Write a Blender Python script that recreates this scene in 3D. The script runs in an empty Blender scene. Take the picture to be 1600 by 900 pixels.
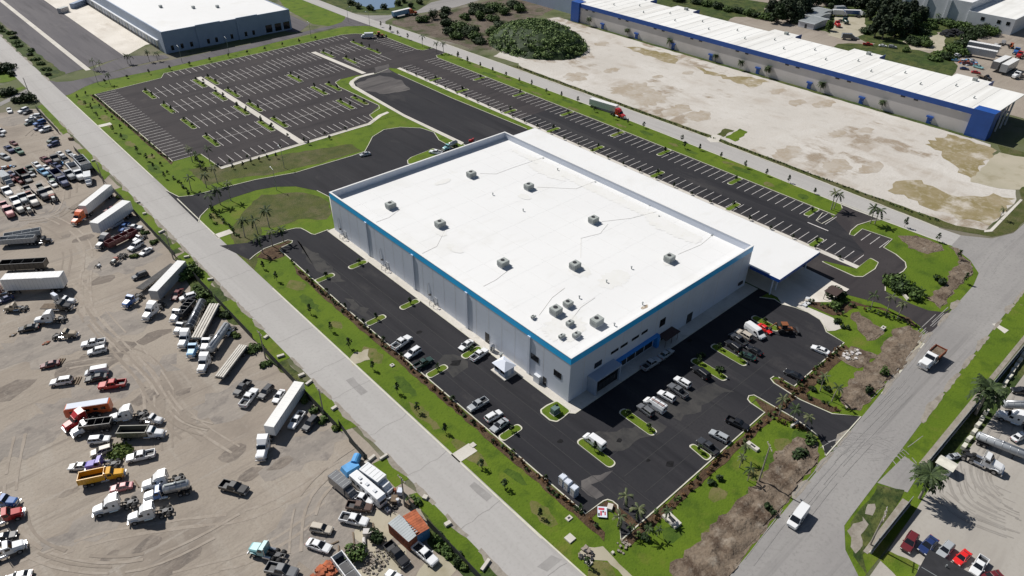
# Aerial view of a white delivery warehouse with its car parks, roads and truck yards.
# Metric site plan: origin at the building's front corner, X along its front, Y along its long side.
import bpy, bmesh, math, random
from mathutils import Vector, Matrix
random.seed(11)
sc = bpy.context.scene
COL = sc.collection
rnd = random.uniform

class MB:
    """collects faces and links them as ONE mesh object"""
    def __init__(s):
        s.v = []; s.f = []; s.m = []; s.T = None
    def add(s, vs, fs, mi=0):
        o = len(s.v)
        for p in vs:
            s.v.append(tuple(s.T @ Vector(p)) if s.T else tuple(p))
        for f in fs:
            s.f.append([i + o for i in f]); s.m.append(mi)
    def box(s, x0, x1, y0, y1, z0, z1, mi=0, tx=0, ty=0):
        vs = [(x0,y0,z0),(x1,y0,z0),(x1,y1,z0),(x0,y1,z0),
              (x0+tx,y0+ty,z1),(x1-tx,y0+ty,z1),(x1-tx,y1-ty,z1),(x0+tx,y1-ty,z1)]
        s.add(vs, [(3,2,1,0),(4,5,6,7),(0,1,5,4),(1,2,6,5),(2,3,7,6),(3,0,4,7)], mi)
        return s
    def cyl(s, p0, p1, r0, r1=None, n=8, mi=0, caps=True):
        r1 = r0 if r1 is None else r1
        p0 = Vector(p0); p1 = Vector(p1); d = (p1-p0).normalized()
        a = d.orthogonal().normalized(); b = d.cross(a)
        vs = []
        for p, r in ((p0,r0),(p1,r1)):
            for i in range(n):
                t = 2*math.pi*i/n
                vs.append(p + a*math.cos(t)*r + b*math.sin(t)*r)
        fs = [(i,(i+1)%n,n+(i+1)%n,n+i) for i in range(n)]
        if caps: fs += [tuple(range(n-1,-1,-1)), tuple(range(n,2*n))]
        s.add(vs, fs, mi); return s
    def prism(s, poly, z0, z1, mi=0, mtop=None):
        n = len(poly)
        a = sum(poly[i][0]*poly[(i+1)%n][1]-poly[(i+1)%n][0]*poly[i][1] for i in range(n))
        if a < 0: poly = poly[::-1]
        vs = [(x,y,z0) for x,y in poly]+[(x,y,z1) for x,y in poly]
        s.add(vs, [(i,(i+1)%n,n+(i+1)%n,n+i) for i in range(n)], mi)
        s.add([(x,y,z1) for x,y in poly], [tuple(range(n))], mi if mtop is None else mtop)
        return s
    def flat(s, poly, z, mi=0):
        n = len(poly)
        a = sum(poly[i][0]*poly[(i+1)%n][1]-poly[(i+1)%n][0]*poly[i][1] for i in range(n))
        if a < 0: poly = poly[::-1]
        s.add([(x,y,z) for x,y in poly], [tuple(range(n))], mi); return s
    def loft(s, rings, mi=0, c0=True, c1=True):
        n = len(rings[0]); vs = [p for r in rings for p in r]; fs = []
        for k in range(len(rings)-1):
            for i in range(n):
                j = (i+1) % n
                fs.append((k*n+i, k*n+j, (k+1)*n+j, (k+1)*n+i))
        if c0: fs.append(tuple(range(n-1,-1,-1)))
        if c1: fs.append(tuple(range((len(rings)-1)*n, len(rings)*n)))
        s.add(vs, fs, mi); return s
    def side(s, prof, y0, y1, mi=0, inset=0.0):
        """prof: polygon in XZ, pushed from y0 to y1"""
        n = len(prof)
        vs = [(x,y0,z) for x,z in prof]+[(x,y1,z) for x,z in prof]
        s.add(vs, [(i,(i+1)%n,n+(i+1)%n,n+i) for i in range(n)]+[tuple(range(n-1,-1,-1)),tuple(range(n,2*n))], mi)
        return s
    def mesh(s, name, mats, smooth=False, fixn=True):
        me = bpy.data.meshes.new(name)
        me.from_pydata(s.v, [], s.f)
        for m in mats: me.materials.append(m)
        me.polygons.foreach_set('material_index', s.m)
        if fixn:
            bm = bmesh.new(); bm.from_mesh(me)
            bmesh.ops.recalc_face_normals(bm, faces=bm.faces); bm.to_mesh(me); bm.free()
        if smooth: me.polygons.foreach_set('use_smooth', [True]*len(me.polygons))
        return me
    def obj(s, name, mats, parent=None, smooth=False, fixn=True):
        if not isinstance(mats, (list,tuple)): mats = [mats]
        return link(name, s.mesh(name, mats, smooth, fixn), parent)

def link(name, data, parent=None):
    o = bpy.data.objects.new(name, data); COL.objects.link(o)
    if parent: o.parent = parent
    return o
def empty(name, loc=(0,0,0), rz=0.0):
    o = bpy.data.objects.new(name, None); COL.objects.link(o)
    o.empty_display_size = 0.3
    o.location = loc if len(loc) == 3 else (loc[0], loc[1], 0.03); o.rotation_euler = (0,0,rz); return o
def tag(o, label, cat, group=None):
    o['label'] = label; o['category'] = cat
    if group: o['group'] = group
    return o
def struct(o, kind='structure'):
    o['kind'] = kind; return o
ORD = ['first','second','third','fourth','fifth','sixth','seventh','eighth','ninth','tenth','eleventh','twelfth','thirteenth','fourteenth','fifteenth','sixteenth','seventeenth','eighteenth','nineteenth','twentieth']
ORD += ['twenty-'+w for w in ORD[:9]]+['thirtieth']+['thirty-'+w for w in ORD[:9]]+['fortieth']

# ------------------------------------------------------------------ materials
def newmat(name):
    m = bpy.data.materials.new(name); m.use_nodes = True
    nt = m.node_tree; return m, nt, nt.nodes['Principled BSDF']
def flatmat(name, c, rough=0.6, metal=0.0, coat=0.0, spec=0.5, var=0.0, vs=0.8):
    m, nt, b = newmat(name)
    b.inputs['Base Color'].default_value = (*c,1); b.inputs['Roughness'].default_value = rough
    b.inputs['Metallic'].default_value = metal; b.inputs['Coat Weight'].default_value = coat
    b.inputs['Specular IOR Level'].default_value = spec
    if var:
        g = nt.nodes.new('ShaderNodeTexCoord'); n = nt.nodes.new('ShaderNodeTexNoise')
        n.inputs['Scale'].default_value = vs; n.inputs['Detail'].default_value = 4
        nt.links.new(g.outputs['Object'], n.inputs['Vector'])
        r = nt.nodes.new('ShaderNodeValToRGB'); r.color_ramp.elements[0].position = .3; r.color_ramp.elements[1].position = .7
        r.color_ramp.elements[0].color = (*[max(0,x*(1-var)) for x in c],1)
        r.color_ramp.elements[1].color = (*[min(1,x*(1+var)) for x in c],1)
        nt.links.new(n.outputs['Fac'], r.inputs['Fac']); nt.links.new(r.outputs['Color'], b.inputs['Base Color'])
    return m
def groundmat(name, layers, rough=0.9, bump=0.0, bscale=3.0, spec=0.2):
    """layers: list of (colour, noise scale per metre, ramp lo, ramp hi, (sx,sy) stretch, rotation deg); the first is the base colour"""
    m, nt, b = newmat(name); N = nt.nodes; K = nt.links
    tc = N.new('ShaderNodeTexCoord'); col = None
    for k, L in enumerate(layers):
        c = L if k == 0 else L[0]
        if k == 0:
            rgb = N.new('ShaderNodeRGB'); rgb.outputs[0].default_value = (*c,1); col = rgb.outputs[0]; continue
        mp = N.new('ShaderNodeMapping'); K.new(tc.outputs['Object'], mp.inputs['Vector'])
        st = L[4] if len(L) > 4 else (1,1)
        mp.inputs['Scale'].default_value = (st[0],st[1],1)
        mp.inputs['Location'].default_value = (k*13.7, k*7.3, 0)
        if len(L) > 5: mp.inputs['Rotation'].default_value = (0,0,math.radians(L[5]))
        n = N.new('ShaderNodeTexNoise'); n.inputs['Scale'].default_value = L[1]; n.inputs['Detail'].default_value = 6
        n.inputs['Roughness'].default_value = 0.62
        K.new(mp.outputs['Vector'], n.inputs['Vector'])
        r = N.new('ShaderNodeMapRange'); r.inputs['From Min'].default_value = L[2]; r.inputs['From Max'].default_value = L[3]
        r.clamp = True
        K.new(n.outputs['Fac'], r.inputs['Value'])
        mx = N.new('ShaderNodeMix'); mx.data_type = 'RGBA'
        K.new(r.outputs['Result'], mx.inputs[0]); K.new(col, mx.inputs[6]); mx.inputs[7].default_value = (*c,1)
        col = mx.outputs[2]
    K.new(col, b.inputs['Base Color']); b.inputs['Roughness'].default_value = rough
    b.inputs['Specular IOR Level'].default_value = spec
    if bump:
        n = N.new('ShaderNodeTexNoise'); n.inputs['Scale'].default_value = bscale; n.inputs['Detail'].default_value = 5
        K.new(tc.outputs['Object'], n.inputs['Vector'])
        bp = N.new('ShaderNodeBump'); bp.inputs['Strength'].default_value = bump; bp.inputs['Distance'].default_value = 0.3
        K.new(n.outputs['Fac'], bp.inputs['Height']); K.new(bp.outputs['Normal'], b.inputs['Normal'])
    return m
def leafmat(name, c1, c2, scale=1.2):
    m, nt, b = newmat(name); N = nt.nodes; K = nt.links
    tc = N.new('ShaderNodeNewGeometry'); n = N.new('ShaderNodeTexNoise'); n.inputs['Scale'].default_value = scale; n.inputs['Detail'].default_value = 3
    K.new(tc.outputs['Position'], n.inputs['Vector'])
    r = N.new('ShaderNodeValToRGB'); r.color_ramp.elements[0].position = .35; r.color_ramp.elements[1].position = .68
    r.color_ramp.elements[0].color = (*c1,1); r.color_ramp.elements[1].color = (*c2,1)
    K.new(n.outputs['Fac'], r.inputs['Fac']); K.new(r.outputs['Color'], b.inputs['Base Color'])
    b.inputs['Roughness'].default_value = .7; b.inputs['Specular IOR Level'].default_value = .25
    return m
M = {}
M['grass'] = groundmat('grass', [(0.07872,0.1304,0.009007),((0.1065,0.1588,0.01109),.06,.35,.65),((0.0463,0.08509,0.006928),.22,.5,.70),((0.1389,0.1418,0.02771),.10,.57,.73),((0.04167,0.07564,0.006928),1.6,.55,.8),((0.1111,0.1465,0.02079),4.0,.55,.8),((0.1852,0.1702,0.06928),.35,.68,.78)], bump=.35, bscale=2.5)
M['dry_grass'] = groundmat('dry_grass', [(0.07803,0.08721,0.02295),((0.1193,0.1056,0.05508),.08,.45,.62),((0.0459,0.06426,0.01469),.3,.45,.7),((0.1469,0.1193,0.08262),.9,.6,.8),((0.03672,0.0459,0.01285),2.2,.5,.75)], bump=.6, bscale=2.5)
M['wild_grass'] = groundmat('wild_grass', [(.05,.08,.018),((.09,.10,.03),.05,.4,.6),((.025,.045,.012),.25,.45,.65),((.14,.12,.08),.12,.62,.75),((.02,.035,.01),1.2,.5,.7)], bump=.8, bscale=1.5)
M['dirt'] = groundmat('dirt', [(0.2813,0.2416,0.2009),((0.3235,0.2824,0.2369),.03,.4,.62),((0.211,0.18,0.1516),.05,.50,.70,(1,1)),((0.3563,0.3222,0.2795),.22,.55,.75,(1,.16),25),((0.1876,0.1611,0.1374),.30,.56,.74,(.10,1.5),-28),((0.3282,0.2938,0.2559),.35,.56,.72,(.07,1.6),12),((0.2203,0.1895,0.1611),.45,.58,.74,(.09,1.8),-62),((0.2344,0.2037,0.1706),2.5,.5,.8),((0.3939,0.3648,0.3222),.9,.66,.8)], bump=.35, bscale=1.2)
M['limestone'] = groundmat('limestone', [(0.468,0.4385,0.3987),((0.549,0.5226,0.4854),.03,.4,.6,(1,.6)),((0.396,0.35,0.2991),.05,.52,.66,(1.3,.6)),((0.288,0.2348,0.1777),.04,.575,.63,(1.2,.7)),((0.378,0.3455,0.3033),.35,.55,.8,(1,.5)),((0.504,0.4739,0.4334),.12,.5,.62,(.5,1.5),30),((0.414,0.381,0.338),2.0,.5,.8)], bump=.3, bscale=1.0)
M['mud_stain'] = groundmat('mud_stain', [(.29,.24,.15),((.22,.18,.085),.08,.4,.6),((.46,.42,.36),.12,.52,.64),((.34,.295,.22),.5,.5,.7)])
M['pale_sand'] = groundmat('pale_sand', [(.36,.33,.25),((.42,.38,.30),.06,.4,.65),((.28,.25,.17),.15,.52,.72)])
M['topsoil'] = groundmat('topsoil', [(0.17,0.1326,0.0986),((0.0782,0.0544,0.03808),.30,.45,.62,(1,.5)),((0.2584,0.2244,0.1836),.4,.55,.72),((0.0476,0.034,0.02448),1.1,.55,.75),((0.2108,0.1734,0.136),2.4,.5,.8)], bump=1.0, bscale=1.4)
M['road_y'] = groundmat('road_y', [(0.36,0.3465,0.333),((0.3915,0.378,0.3645),.12,.4,.6,(1.6,.06)),((0.297,0.2835,0.27),.16,.53,.75,(2.0,.04)),((0.414,0.4005,0.3825),.02,.5,.7),((0.324,0.3105,0.297),1.5,.5,.8),((0.279,0.27,0.261),.05,.64,.75)], rough=.85)
M['road_x'] = groundmat('road_x', [(0.24,0.2304,0.224),((0.272,0.26,0.252),.12,.4,.6,(.06,1.6)),((0.172,0.1656,0.1616),.2,.52,.72,(.05,2.2)),((0.304,0.292,0.28),.02,.5,.7),((0.208,0.2,0.192),1.5,.5,.8)], rough=.85)
M['old_asphalt'] = groundmat('old_asphalt', [(.098,.092,.10),((.12,.112,.118),.1,.4,.6,(1,.12)),((.065,.061,.067),.2,.5,.7,(1,.08)),((.16,.15,.148),.05,.6,.75),((.085,.08,.085),2,.5,.8)], rough=.85)
M['asphalt'] = groundmat('asphalt', [(0.02674,0.02674,0.03105),((0.03623,0.03536,0.03881),.05,.4,.62,(1,.4)),((0.01898,0.01898,0.02243),.2,.5,.72,(1.6,.12)),((0.05865,0.05692,0.05865),.10,.56,.74,(1.3,.06)),((0.0621,0.05865,0.05865),.09,.6,.78,(1,.5)),((0.02415,0.02415,0.0276),2.0,.5,.8)], rough=.85, spec=.12)
M['asphalt_nw'] = groundmat('asphalt_nw', [(0.04113,0.03629,0.03871),((0.05201,0.04596,0.04717),.05,.4,.62),((0.02782,0.0254,0.02782),.15,.5,.72,(.2,1.5)),((0.07258,0.06532,0.0629),.08,.60,.76),((0.06048,0.05443,0.05322),.12,.56,.74,(.06,1.3)),((0.03387,0.03084,0.03266),2.0,.5,.8)], rough=.85, spec=.15)
M['dusty_asphalt'] = groundmat('dusty_asphalt', [(.085,.078,.078),((.13,.12,.115),.07,.4,.62,(.4,1)),((.045,.042,.044),.14,.5,.7,(.15,1.5)),((.16,.15,.14),.3,.6,.8)], rough=.85)
M['concrete'] = groundmat('concrete', [(.52,.49,.44),((.60,.57,.52),.1,.4,.6),((.42,.39,.34),.4,.55,.75),((.48,.45,.4),2.5,.5,.8)], rough=.85)
M['yard_concrete'] = groundmat('yard_concrete', [(0.3406,0.3169,0.2838),((0.3879,0.3642,0.3311),.06,.4,.6,(.3,1)),((0.2743,0.2507,0.227),.15,.52,.72,(.15,1.2)),((0.3122,0.2885,0.2554),1.5,.5,.8)], rough=.85)
M['dock_concrete'] = groundmat('dock_concrete', [(.60,.56,.50),((.68,.64,.58),.08,.4,.6),((.48,.43,.37),.12,.55,.75,(1,.4)),((.55,.5,.44),2,.5,.8)], rough=.85)
M['kerb'] = flatmat('kerb', (.54,.52,.43), .8, var=.12, vs=.6)
M['mulch'] = groundmat('mulch', [(0.068,0.04,0.024),((0.104,0.068,0.04),.5,.4,.6),((0.036,0.024,0.016),1.2,.5,.7),((0.152,0.104,0.072),2,.6,.8)], bump=.8, bscale=3)
M['paint_white'] = flatmat('paint_white', (.50,.475,.46), .75, var=.3, vs=.5)
M['water'] = flatmat('water', (.16,.23,.33), .12, spec=.6)
M['roof'] = groundmat('roof', [(.70,.70,.695),((.725,.725,.72),.02,.4,.6),((.655,.65,.63),.045,.56,.72),((.67,.665,.65),.3,.56,.76,(.3,1)),((.57,.54,.48),.06,.68,.78),((.60,.59,.56),.9,.68,.8)], rough=.6)
M['roof_weathered'] = groundmat('roof_weathered', [(.72,.715,.69),((.78,.775,.75),.15,.4,.6,(.06,1.5)),((.60,.585,.55),.12,.52,.7,(.05,1.5)),((.66,.65,.62),.05,.55,.7)], rough=.6)
M['wall_white'] = groundmat('wall_white', [(.60,.64,.72),((.63,.67,.75),.05,.4,.6),((.55,.59,.67),.15,.55,.75,(1,.2)),((.57,.60,.66),.5,.58,.75,(1,1))], rough=.6)
M['blue_band'] = flatmat('blue_band', (.025,.49,.97), .4, var=.04, vs=.2)
M['royal_blue'] = flatmat('royal_blue', (.014,.075,.32), .45, var=.08, vs=.3)
M['grey_wall'] = flatmat('grey_wall', (.56,.53,.515), .75, var=.06, vs=.15)
M['bluegrey_wall'] = flatmat('bluegrey_wall', (.34,.40,.50), .7, var=.06, vs=.15)
M['slate_wall'] = flatmat('slate_wall', (.27,.34,.46), .7, var=.06, vs=.15)
M['pale_wall'] = flatmat('pale_wall', (.58,.60,.63), .7, var=.07, vs=.2)
M['dark_metal'] = flatmat('dark_metal', (.035,.036,.04), .5, .3)
M['grey_metal'] = flatmat('grey_metal', (.34,.36,.36), .5, .35, var=.15, vs=.7)
M['hvac'] = flatmat('hvac', (.33,.355,.34), .6, .1, var=.15, vs=1.2)
M['chrome'] = flatmat('chrome', (.62,.63,.65), .22, .85)
M['alu'] = flatmat('alu', (.50,.51,.53), .38, .7, var=.12, vs=.6)
M['glass'] = flatmat('glass', (.012,.014,.018), .08, spec=.6)
M['rubber'] = flatmat('rubber', (.012,.012,.013), .8)
M['rim'] = flatmat('rim', (.38,.38,.39), .35, .6)
M['lamp_clear'] = flatmat('lamp_clear', (.75,.76,.74), .2)
M['lamp_red'] = flatmat('lamp_red', (.35,.01,.012), .3)
M['rust'] = flatmat('rust', (.26,.075,.035), .85, var=.4, vs=.9)
M['wood'] = flatmat('wood', (.17,.125,.085), .85, var=.25, vs=1.5)
M['weathered_wood'] = flatmat('weathered_wood', (.26,.22,.18), .85, var=.25, vs=1.5)
M['tarp_blue'] = flatmat('tarp_blue', (.07,.30,.62), .6, var=.2, vs=.8)
M['trunk'] = flatmat('trunk', (.16,.13,.10), .9, var=.2, vs=2)
M['palm_trunk'] = flatmat('palm_trunk', (.30,.27,.23), .9, var=.2, vs=2)
M['leaf_dark'] = leafmat('leaf_dark', (.012,.024,.008), (.04,.07,.02))
M['leaf_mid'] = leafmat('leaf_mid', (.03,.06,.013), (.095,.15,.035))
M['leaf_light'] = leafmat('leaf_light', (.05,.09,.02), (.15,.19,.04))
M['leaf_casuarina'] = leafmat('leaf_casuarina', (.012,.022,.012), (.045,.065,.03), .5)
M['leaf_mound'] = leafmat('leaf_mound', (.06,.11,.03), (.19,.26,.085), .5)
M['leaf_red'] = leafmat('leaf_red', (.05,.028,.014), (.16,.085,.035), 2)
M['palm_leaf'] = leafmat('palm_leaf', (.018,.032,.012), (.06,.09,.028), 1.5)
M['palm_pale'] = leafmat('palm_pale', (.05,.07,.03), (.16,.17,.08), 1.5)
def paint(c, rough=.35):
    k = 'paint_%d_%d_%d' % tuple(int(x*100) for x in c)
    if k not in M: M[k] = flatmat('car_paint', c, rough, 0.0, .6)
    return M[k]
C = dict(khaki=(.16,.155,.12), white=(.74,.75,.76), offwhite=(.62,.60,.55), silver=(.36,.38,.40), grey=(.13,.135,.145), dgrey=(.045,.048,.055), black=(.012,.012,.014),
    red=(.42,.02,.02), bright_red=(.70,.02,.018), maroon=(.13,.018,.022), orange=(.62,.12,.03), yellow=(.70,.36,.012), blue=(.03,.12,.36), dblue=(.018,.035,.12), lblue=(.16,.36,.56),
    teal=(.22,.44,.46), green=(.06,.14,.09), dgreen=(.02,.05,.04), tan=(.36,.30,.22), beige=(.48,.43,.36), purple=(.12,.08,.40), pink=(.44,.16,.17), rusty=(.30,.085,.05), brown=(.10,.06,.045))

# ------------------------------------------------------------------ the ground, roads, car parks (setting)
M['scrub'] = groundmat('scrub', [(0.108,0.0855,0.0675),((0.144,0.117,0.0945),.08,.4,.6),((0.045,0.063,0.018),.12,.5,.65),((0.0675,0.0522,0.0405),.5,.5,.72),((0.216,0.189,0.153),.2,.62,.75)], bump=.8, bscale=1.2)
M['outskirts'] = groundmat('outskirts', [(.10,.115,.05),((.16,.145,.11),.02,.42,.6),((.05,.07,.02),.06,.5,.65),((.24,.225,.2),.04,.6,.7)], bump=.5, bscale=1.0)
def rough(poly, amp=.6, step=3.0, seed=1):
    """break straight edges up so that soil and turf meet unevenly"""
    r = random.Random(seed); out = []
    for i in range(len(poly)):
        a = Vector(poly[i]); b = Vector(poly[(i+1) % len(poly)]); d = b-a; n = max(1, int(d.length/step))
        p = Vector((-d.y, d.x)).normalized() if d.length else Vector((0,0))
        for k in range(n):
            q = a + d*(k/n) + p*r.uniform(-amp, amp) + d.normalized()*r.uniform(-.3,.3)*step*.5
            out.append((q.x, q.y))
    return out
def fillet(poly, r, seg=5):
    out = []; n = len(poly)
    for i in range(n):
        p = Vector(poly[i]); a = Vector(poly[i-1])-p; b = Vector(poly[(i+1)%n])-p
        rr = r[i] if isinstance(r,(list,tuple)) else r
        if rr <= 0: out.append(tuple(p)); continue
        ang = a.angle(b); t = min(rr/math.tan(ang/2), a.length*.49, b.length*.49)
        p0 = p+a.normalized()*t; p1 = p+b.normalized()*t
        for k in range(seg+1):
            u = k/seg; q = p0*(1-u)**2 + p*2*u*(1-u) + p1*u*u
            out.append((q.x, q.y))
    return out
M['shoulder'] = groundmat('shoulder', [(0.2808,0.2535,0.2184),((0.2106,0.1872,0.156),.5,.45,.65),((0.3276,0.3042,0.273),.9,.55,.75)], bump=.3, bscale=2)
USED = []
def sheet(name, poly, z, m, kind='structure'):
    X = [p[0] for p in poly]; Y = [p[1] for p in poly]; bb = (min(X),max(X),min(Y),max(Y))
    hit = [u for u, q in USED if bb[0] < q[1] and q[0] < bb[1] and bb[2] < q[3] and q[2] < bb[3]]
    while any(abs(z-u) < .0018 for u in hit): z += .002
    USED.append((z, bb))
    b = MB(); b.flat(poly, z); return struct(b.obj(name, M[m]), kind)
def kerb(pts, closed=False, w=.22, h=.15, name='kerb', m='kerb'):
    b = MB(); n = len(pts); P = [Vector(p) for p in pts]; L = []; Rr = []
    for i in range(n):
        if closed: d = (P[(i+1)%n]-P[i-1])
        else: d = P[min(i+1,n-1)]-P[max(i-1,0)]
        d = d.normalized(); s = Vector((-d.y,d.x))*w/2
        L.append(P[i]+s); Rr.append(P[i]-s)
    rings = [[(L[i].x,L[i].y,0),(L[i].x,L[i].y,h),(Rr[i].x,Rr[i].y,h),(Rr[i].x,Rr[i].y,0)] for i in range(n)]
    if closed: rings.append(rings[0])
    b.loft(rings, 0, not closed, not closed)
    return struct(b.obj(name, M[m]))
def island(poly, r=1.0, m='grass', h=.14, name='parking_island'):
    q = fillet(poly, r); b = MB(); b.prism(q, 0, h, 0, 0)
    c = Vector((sum(p[0] for p in q)/len(q), sum(p[1] for p in q)/len(q)))
    inner = []
    for p in q:
        d = Vector(p)-c; inner.append(tuple(c + d*max(.5,(d.length-.32)/max(d.length,.01))))
    b.flat(inner, h+.03, 1)
    return struct(b.obj(name, [M['kerb'], M[m]]))

sheet('ground', [(-900,-500),(1600,-500),(1600,1700),(-900,1700)], 0, 'outskirts')
# campus turf between the four roads
sheet('lawn', [(-27.0,-60),(60,-60),(128,-46),(128,262),(118,273),(-27,264)], .02, 'grass')
# truck yard west of the road
sheet('yard_ground', rough([(-37.2,-75),(-37.2,247),(-44,252),(-120,262),(-230,240),(-230,-75)], .5, 4, 3), .02, 'dirt')
# roads
road = [(-36.2,-75),(-26.9,-75),(-26.9,-47),(-26.4,-30),(-26.9,258),(-27.1,420),(-27.5,760),(-38,760),(-37,420),(-36.4,260)]
sheet('west_road', road, .05, 'road_y')
sheet('south_road', [(-26.8,-46),(-14,-45.6),(4,-44.7),(43,-42.5),(76,-40.6),(110,-39.3),(117,-38),(122,-34),(126,-27.5),(134,-27),(139,-33.6),(147,-36.6),(158,-36.8),(230,-32),(260,-30.5),(260,-44),(118,-48.7),(62,-50.7),(45,-51.6),(18,-52.8),(14.5,-53.0),(10,-55.5),(6.4,-60),(2,-75),(-26.8,-75)], .054, 'road_x')
sheet('east_road', [(122.4,420),(122.4,289),(124,245),(125.6,190),(127.6,100),(126.9,31),(125.3,0),(125.5,-21.7),(126,-27.5),(134,-27),(133.6,-21),(135.2,12),(136.6,62),(135.6,120),(135,172),(133.2,235),(131,265),(129.5,294),(130.3,420)], .05, 'road_y')
sheet('north_road', [(-27,257.3),(-25,257.4),(-18,263),(-12,266.2),(13,265.5),(60,268.5),(89,273),(110,274.5),(121,267.5),(124,262),(124,290),(121.5,287.5),(115,281),(108,279),(89,277.6),(64,275.7),(23,275.4),(6,276.4),(-7,274.4),(-20,273.8),(-25,276.5),(-27,281.5)], .046, 'old_asphalt')
sheet('branch_road', [(130,262),(134,268),(141.6,271.6),(181,267.3),(203,271.5),(300,262),(300,280),(205,287),(177,285),(160,275),(142,277),(133,284),(129,292)], .046, 'road_x')
# side lane west of the road near the top
sheet('side_lane', [(-48.4,265.5),(-36.4,275.6),(-38.0,261.3),(-36.6,255.5),(-40.5,268.1),(-49.3,260.7)], .04, 'road_x')
for k, p in enumerate(([(-38.4,251.5),(-35.8,252.6),(-35.9,217.3),(-38.8,215.5)],[(-38.9,198.8),(-36.0,197.5),(-36.0,171.8),(-39.3,168.6)],[(-39.6,159.3),(-36.3,159.6),(-36.1,125.2),(-39.3,122.2)],
    [(-39.1,115.2),(-36.2,115.8),(-36.2,112.7),(-38.9,112.1)],[(-39.0,108.6),(-36.2,109.2),(-36.2,92.1),(-38.9,87.9)],[(-39.8,80.5),(-36.4,80.5),(-35.5,67.9),(-36.0,50.9),(-39.2,50.7),(-39.5,61.0)],
    [(-39.0,41.0),(-36.1,40.0),(-36.1,23.1),(-39.4,23.8)],[(-39.1,12.9),(-36.1,12.2),(-35.9,5.3),(-39.4,5.7)],[(-38.5,2.6),(-35.8,1.6),(-35.8,-16.6),(-38.2,-18.5),(-39.0,-18.1)],[(-38.4,313.2),(-34.7,315.9),(-36.0,291.9),(-39.8,289.8),(-43.2,290.2)],[(-46.3,275.4),(-37.2,280.0),(-36.9,277.3),(-47.3,270.4)])):
    sheet('verge', rough(p, .18, 2, k), .045, 'grass')
sheet('wild_verge', rough([(-27,282),(-19,285),(-20,300),(-21,330),(-22.5,380),(-23,470),(-27.2,470)], .5, 3, 5), .05, 'wild_grass')
# south-west and south verges across the road
sheet('verge', rough([(46,-51.9),(62,-51.0),(118,-49),(150,-48),(150,-55),(52,-56.0),(38,-56.6),(39,-53.2)], .25, 3, 6), .05, 'grass')
sheet('verge', rough([(16,-53.4),(27.8,-52.9),(30,-56.8),(11,-58.0),(8,-60),(10,-57)], .25, 2, 7), .05, 'wild_grass')
sheet('gravel_mouth', [(28,-52.5),(38.3,-53),(37.6,-56.6),(30,-57.2)], .048, 'road_x')
sheet('scuffed_soil', rough([(11,-55.6),(13,-54.6),(16,-53.8),(19,-54.6),(18,-55.8),(15,-56.2),(13,-57.2),(11,-57)], .5, .8, 8), .066, 'shoulder'); sheet('scuffed_soil', rough([(19.5,-54.0),(22,-53.6),(23,-54.6),(20.5,-55.2)], .4, .8, 18), .066, 'shoulder')
# paved yard south of the wall
sheet('paved_yard', [(-40,-62),(16,-60.3),(27,-59.9),(44,-58.9),(68,-58.4),(98,-57.6),(170,-56.5),(170,-220),(-40,-220)], .03, 'yard_concrete')
sheet('turf_patch', rough([(12.5,-60.3),(15.4,-60.2),(16.5,-65.0),(14.2,-65.6),(11.2,-64.6)], .15, 1.5, 9), .05, 'grass')
# new asphalt car park west and south of the warehouse
lot = [(-28.3,106.3),(-21.8,102.7),(-18.1,103.8),(-11.2,102.0),(-8.0,101.2),(-6.9,100.2),(-6.5,98.0),(-6.2,95.3),(-5.7,94.4),(-1.4,94.4),(0,93),(0,0),(66,0),(66.5,-6),(63.1,-5.6),(65.2,-8.5),(64.7,-11.0),(65.9,-13.8),(66.5,-17.1),(66.0,-20.4),(64.6,-22.1),(62.7,-23.8),(62.1,-28.5),
       (40.0,-28.6),(40.0,-24.8),(39.5,-24.0),(38.3,-23.9),(37.6,-25.2),(37.2,-31.6),(38.4,-38.1),(42.1,-42.4),(26.8,-42.9),(28.8,-41.2),(30.5,-39.2),(31.1,-36.7),(31.4,-33.6),(31.2,-26.0),(31.1,-24.4),(30.1,-23.8),(29.0,-24.2),(28.5,-25.2),(28.3,-28.7),(20.8,-28.8),
       (-17.0,-29.2),(-11.9,-24.0),(-11.9,-22.8),(-12.3,-22.0),(-13.1,-21.7),(-17.5,-21.5),(-17.4,0),(-17.4,60),(-16.9,89.9),(-17.0,93.4),(-16.0,94.3),(-12.7,94.6),(-12.0,95.5),(-12.8,96.7),(-19.8,96.8),(-23.3,95.4),(-25.3,94.2)]
sheet('car_park', lot, .05, 'asphalt')
loop = [(-27.3,149.0),(-25.8,141.6),(-22.5,139.9),(-2.8,137.3),(9.3,133.6),(16.9,133.4),(30.0,132.8),(35.3,133.0),(39.6,137.2),(44.3,142.0),(51.1,144.8),(56.9,142.9),(62.2,137.3),(63.6,130.9),(60.8,124.2),(60,105),(60,93),(0,93),(9.0,111.6),(8.2,117.9),(4.6,124.8),(-0.4,128.8),(-6.0,130.5),(-15.4,130.5),(-22.1,128.8),(-25.7,125.7),(-27.6,122.5)]
sheet('loop_drive', loop, .05, 'asphalt')
court = [(66.9,192.2),(70.3,196.6),(74.8,199.2),(78.9,199.6),(82.6,199.2),(91.0,201.2),(90.3,192.7),(90.2,153.8),(91.8,111.2),(86,90),(62,92),(65.2,115.3),(64.7,151.2)]
sheet('truck_court', court, .05, 'asphalt')
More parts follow.
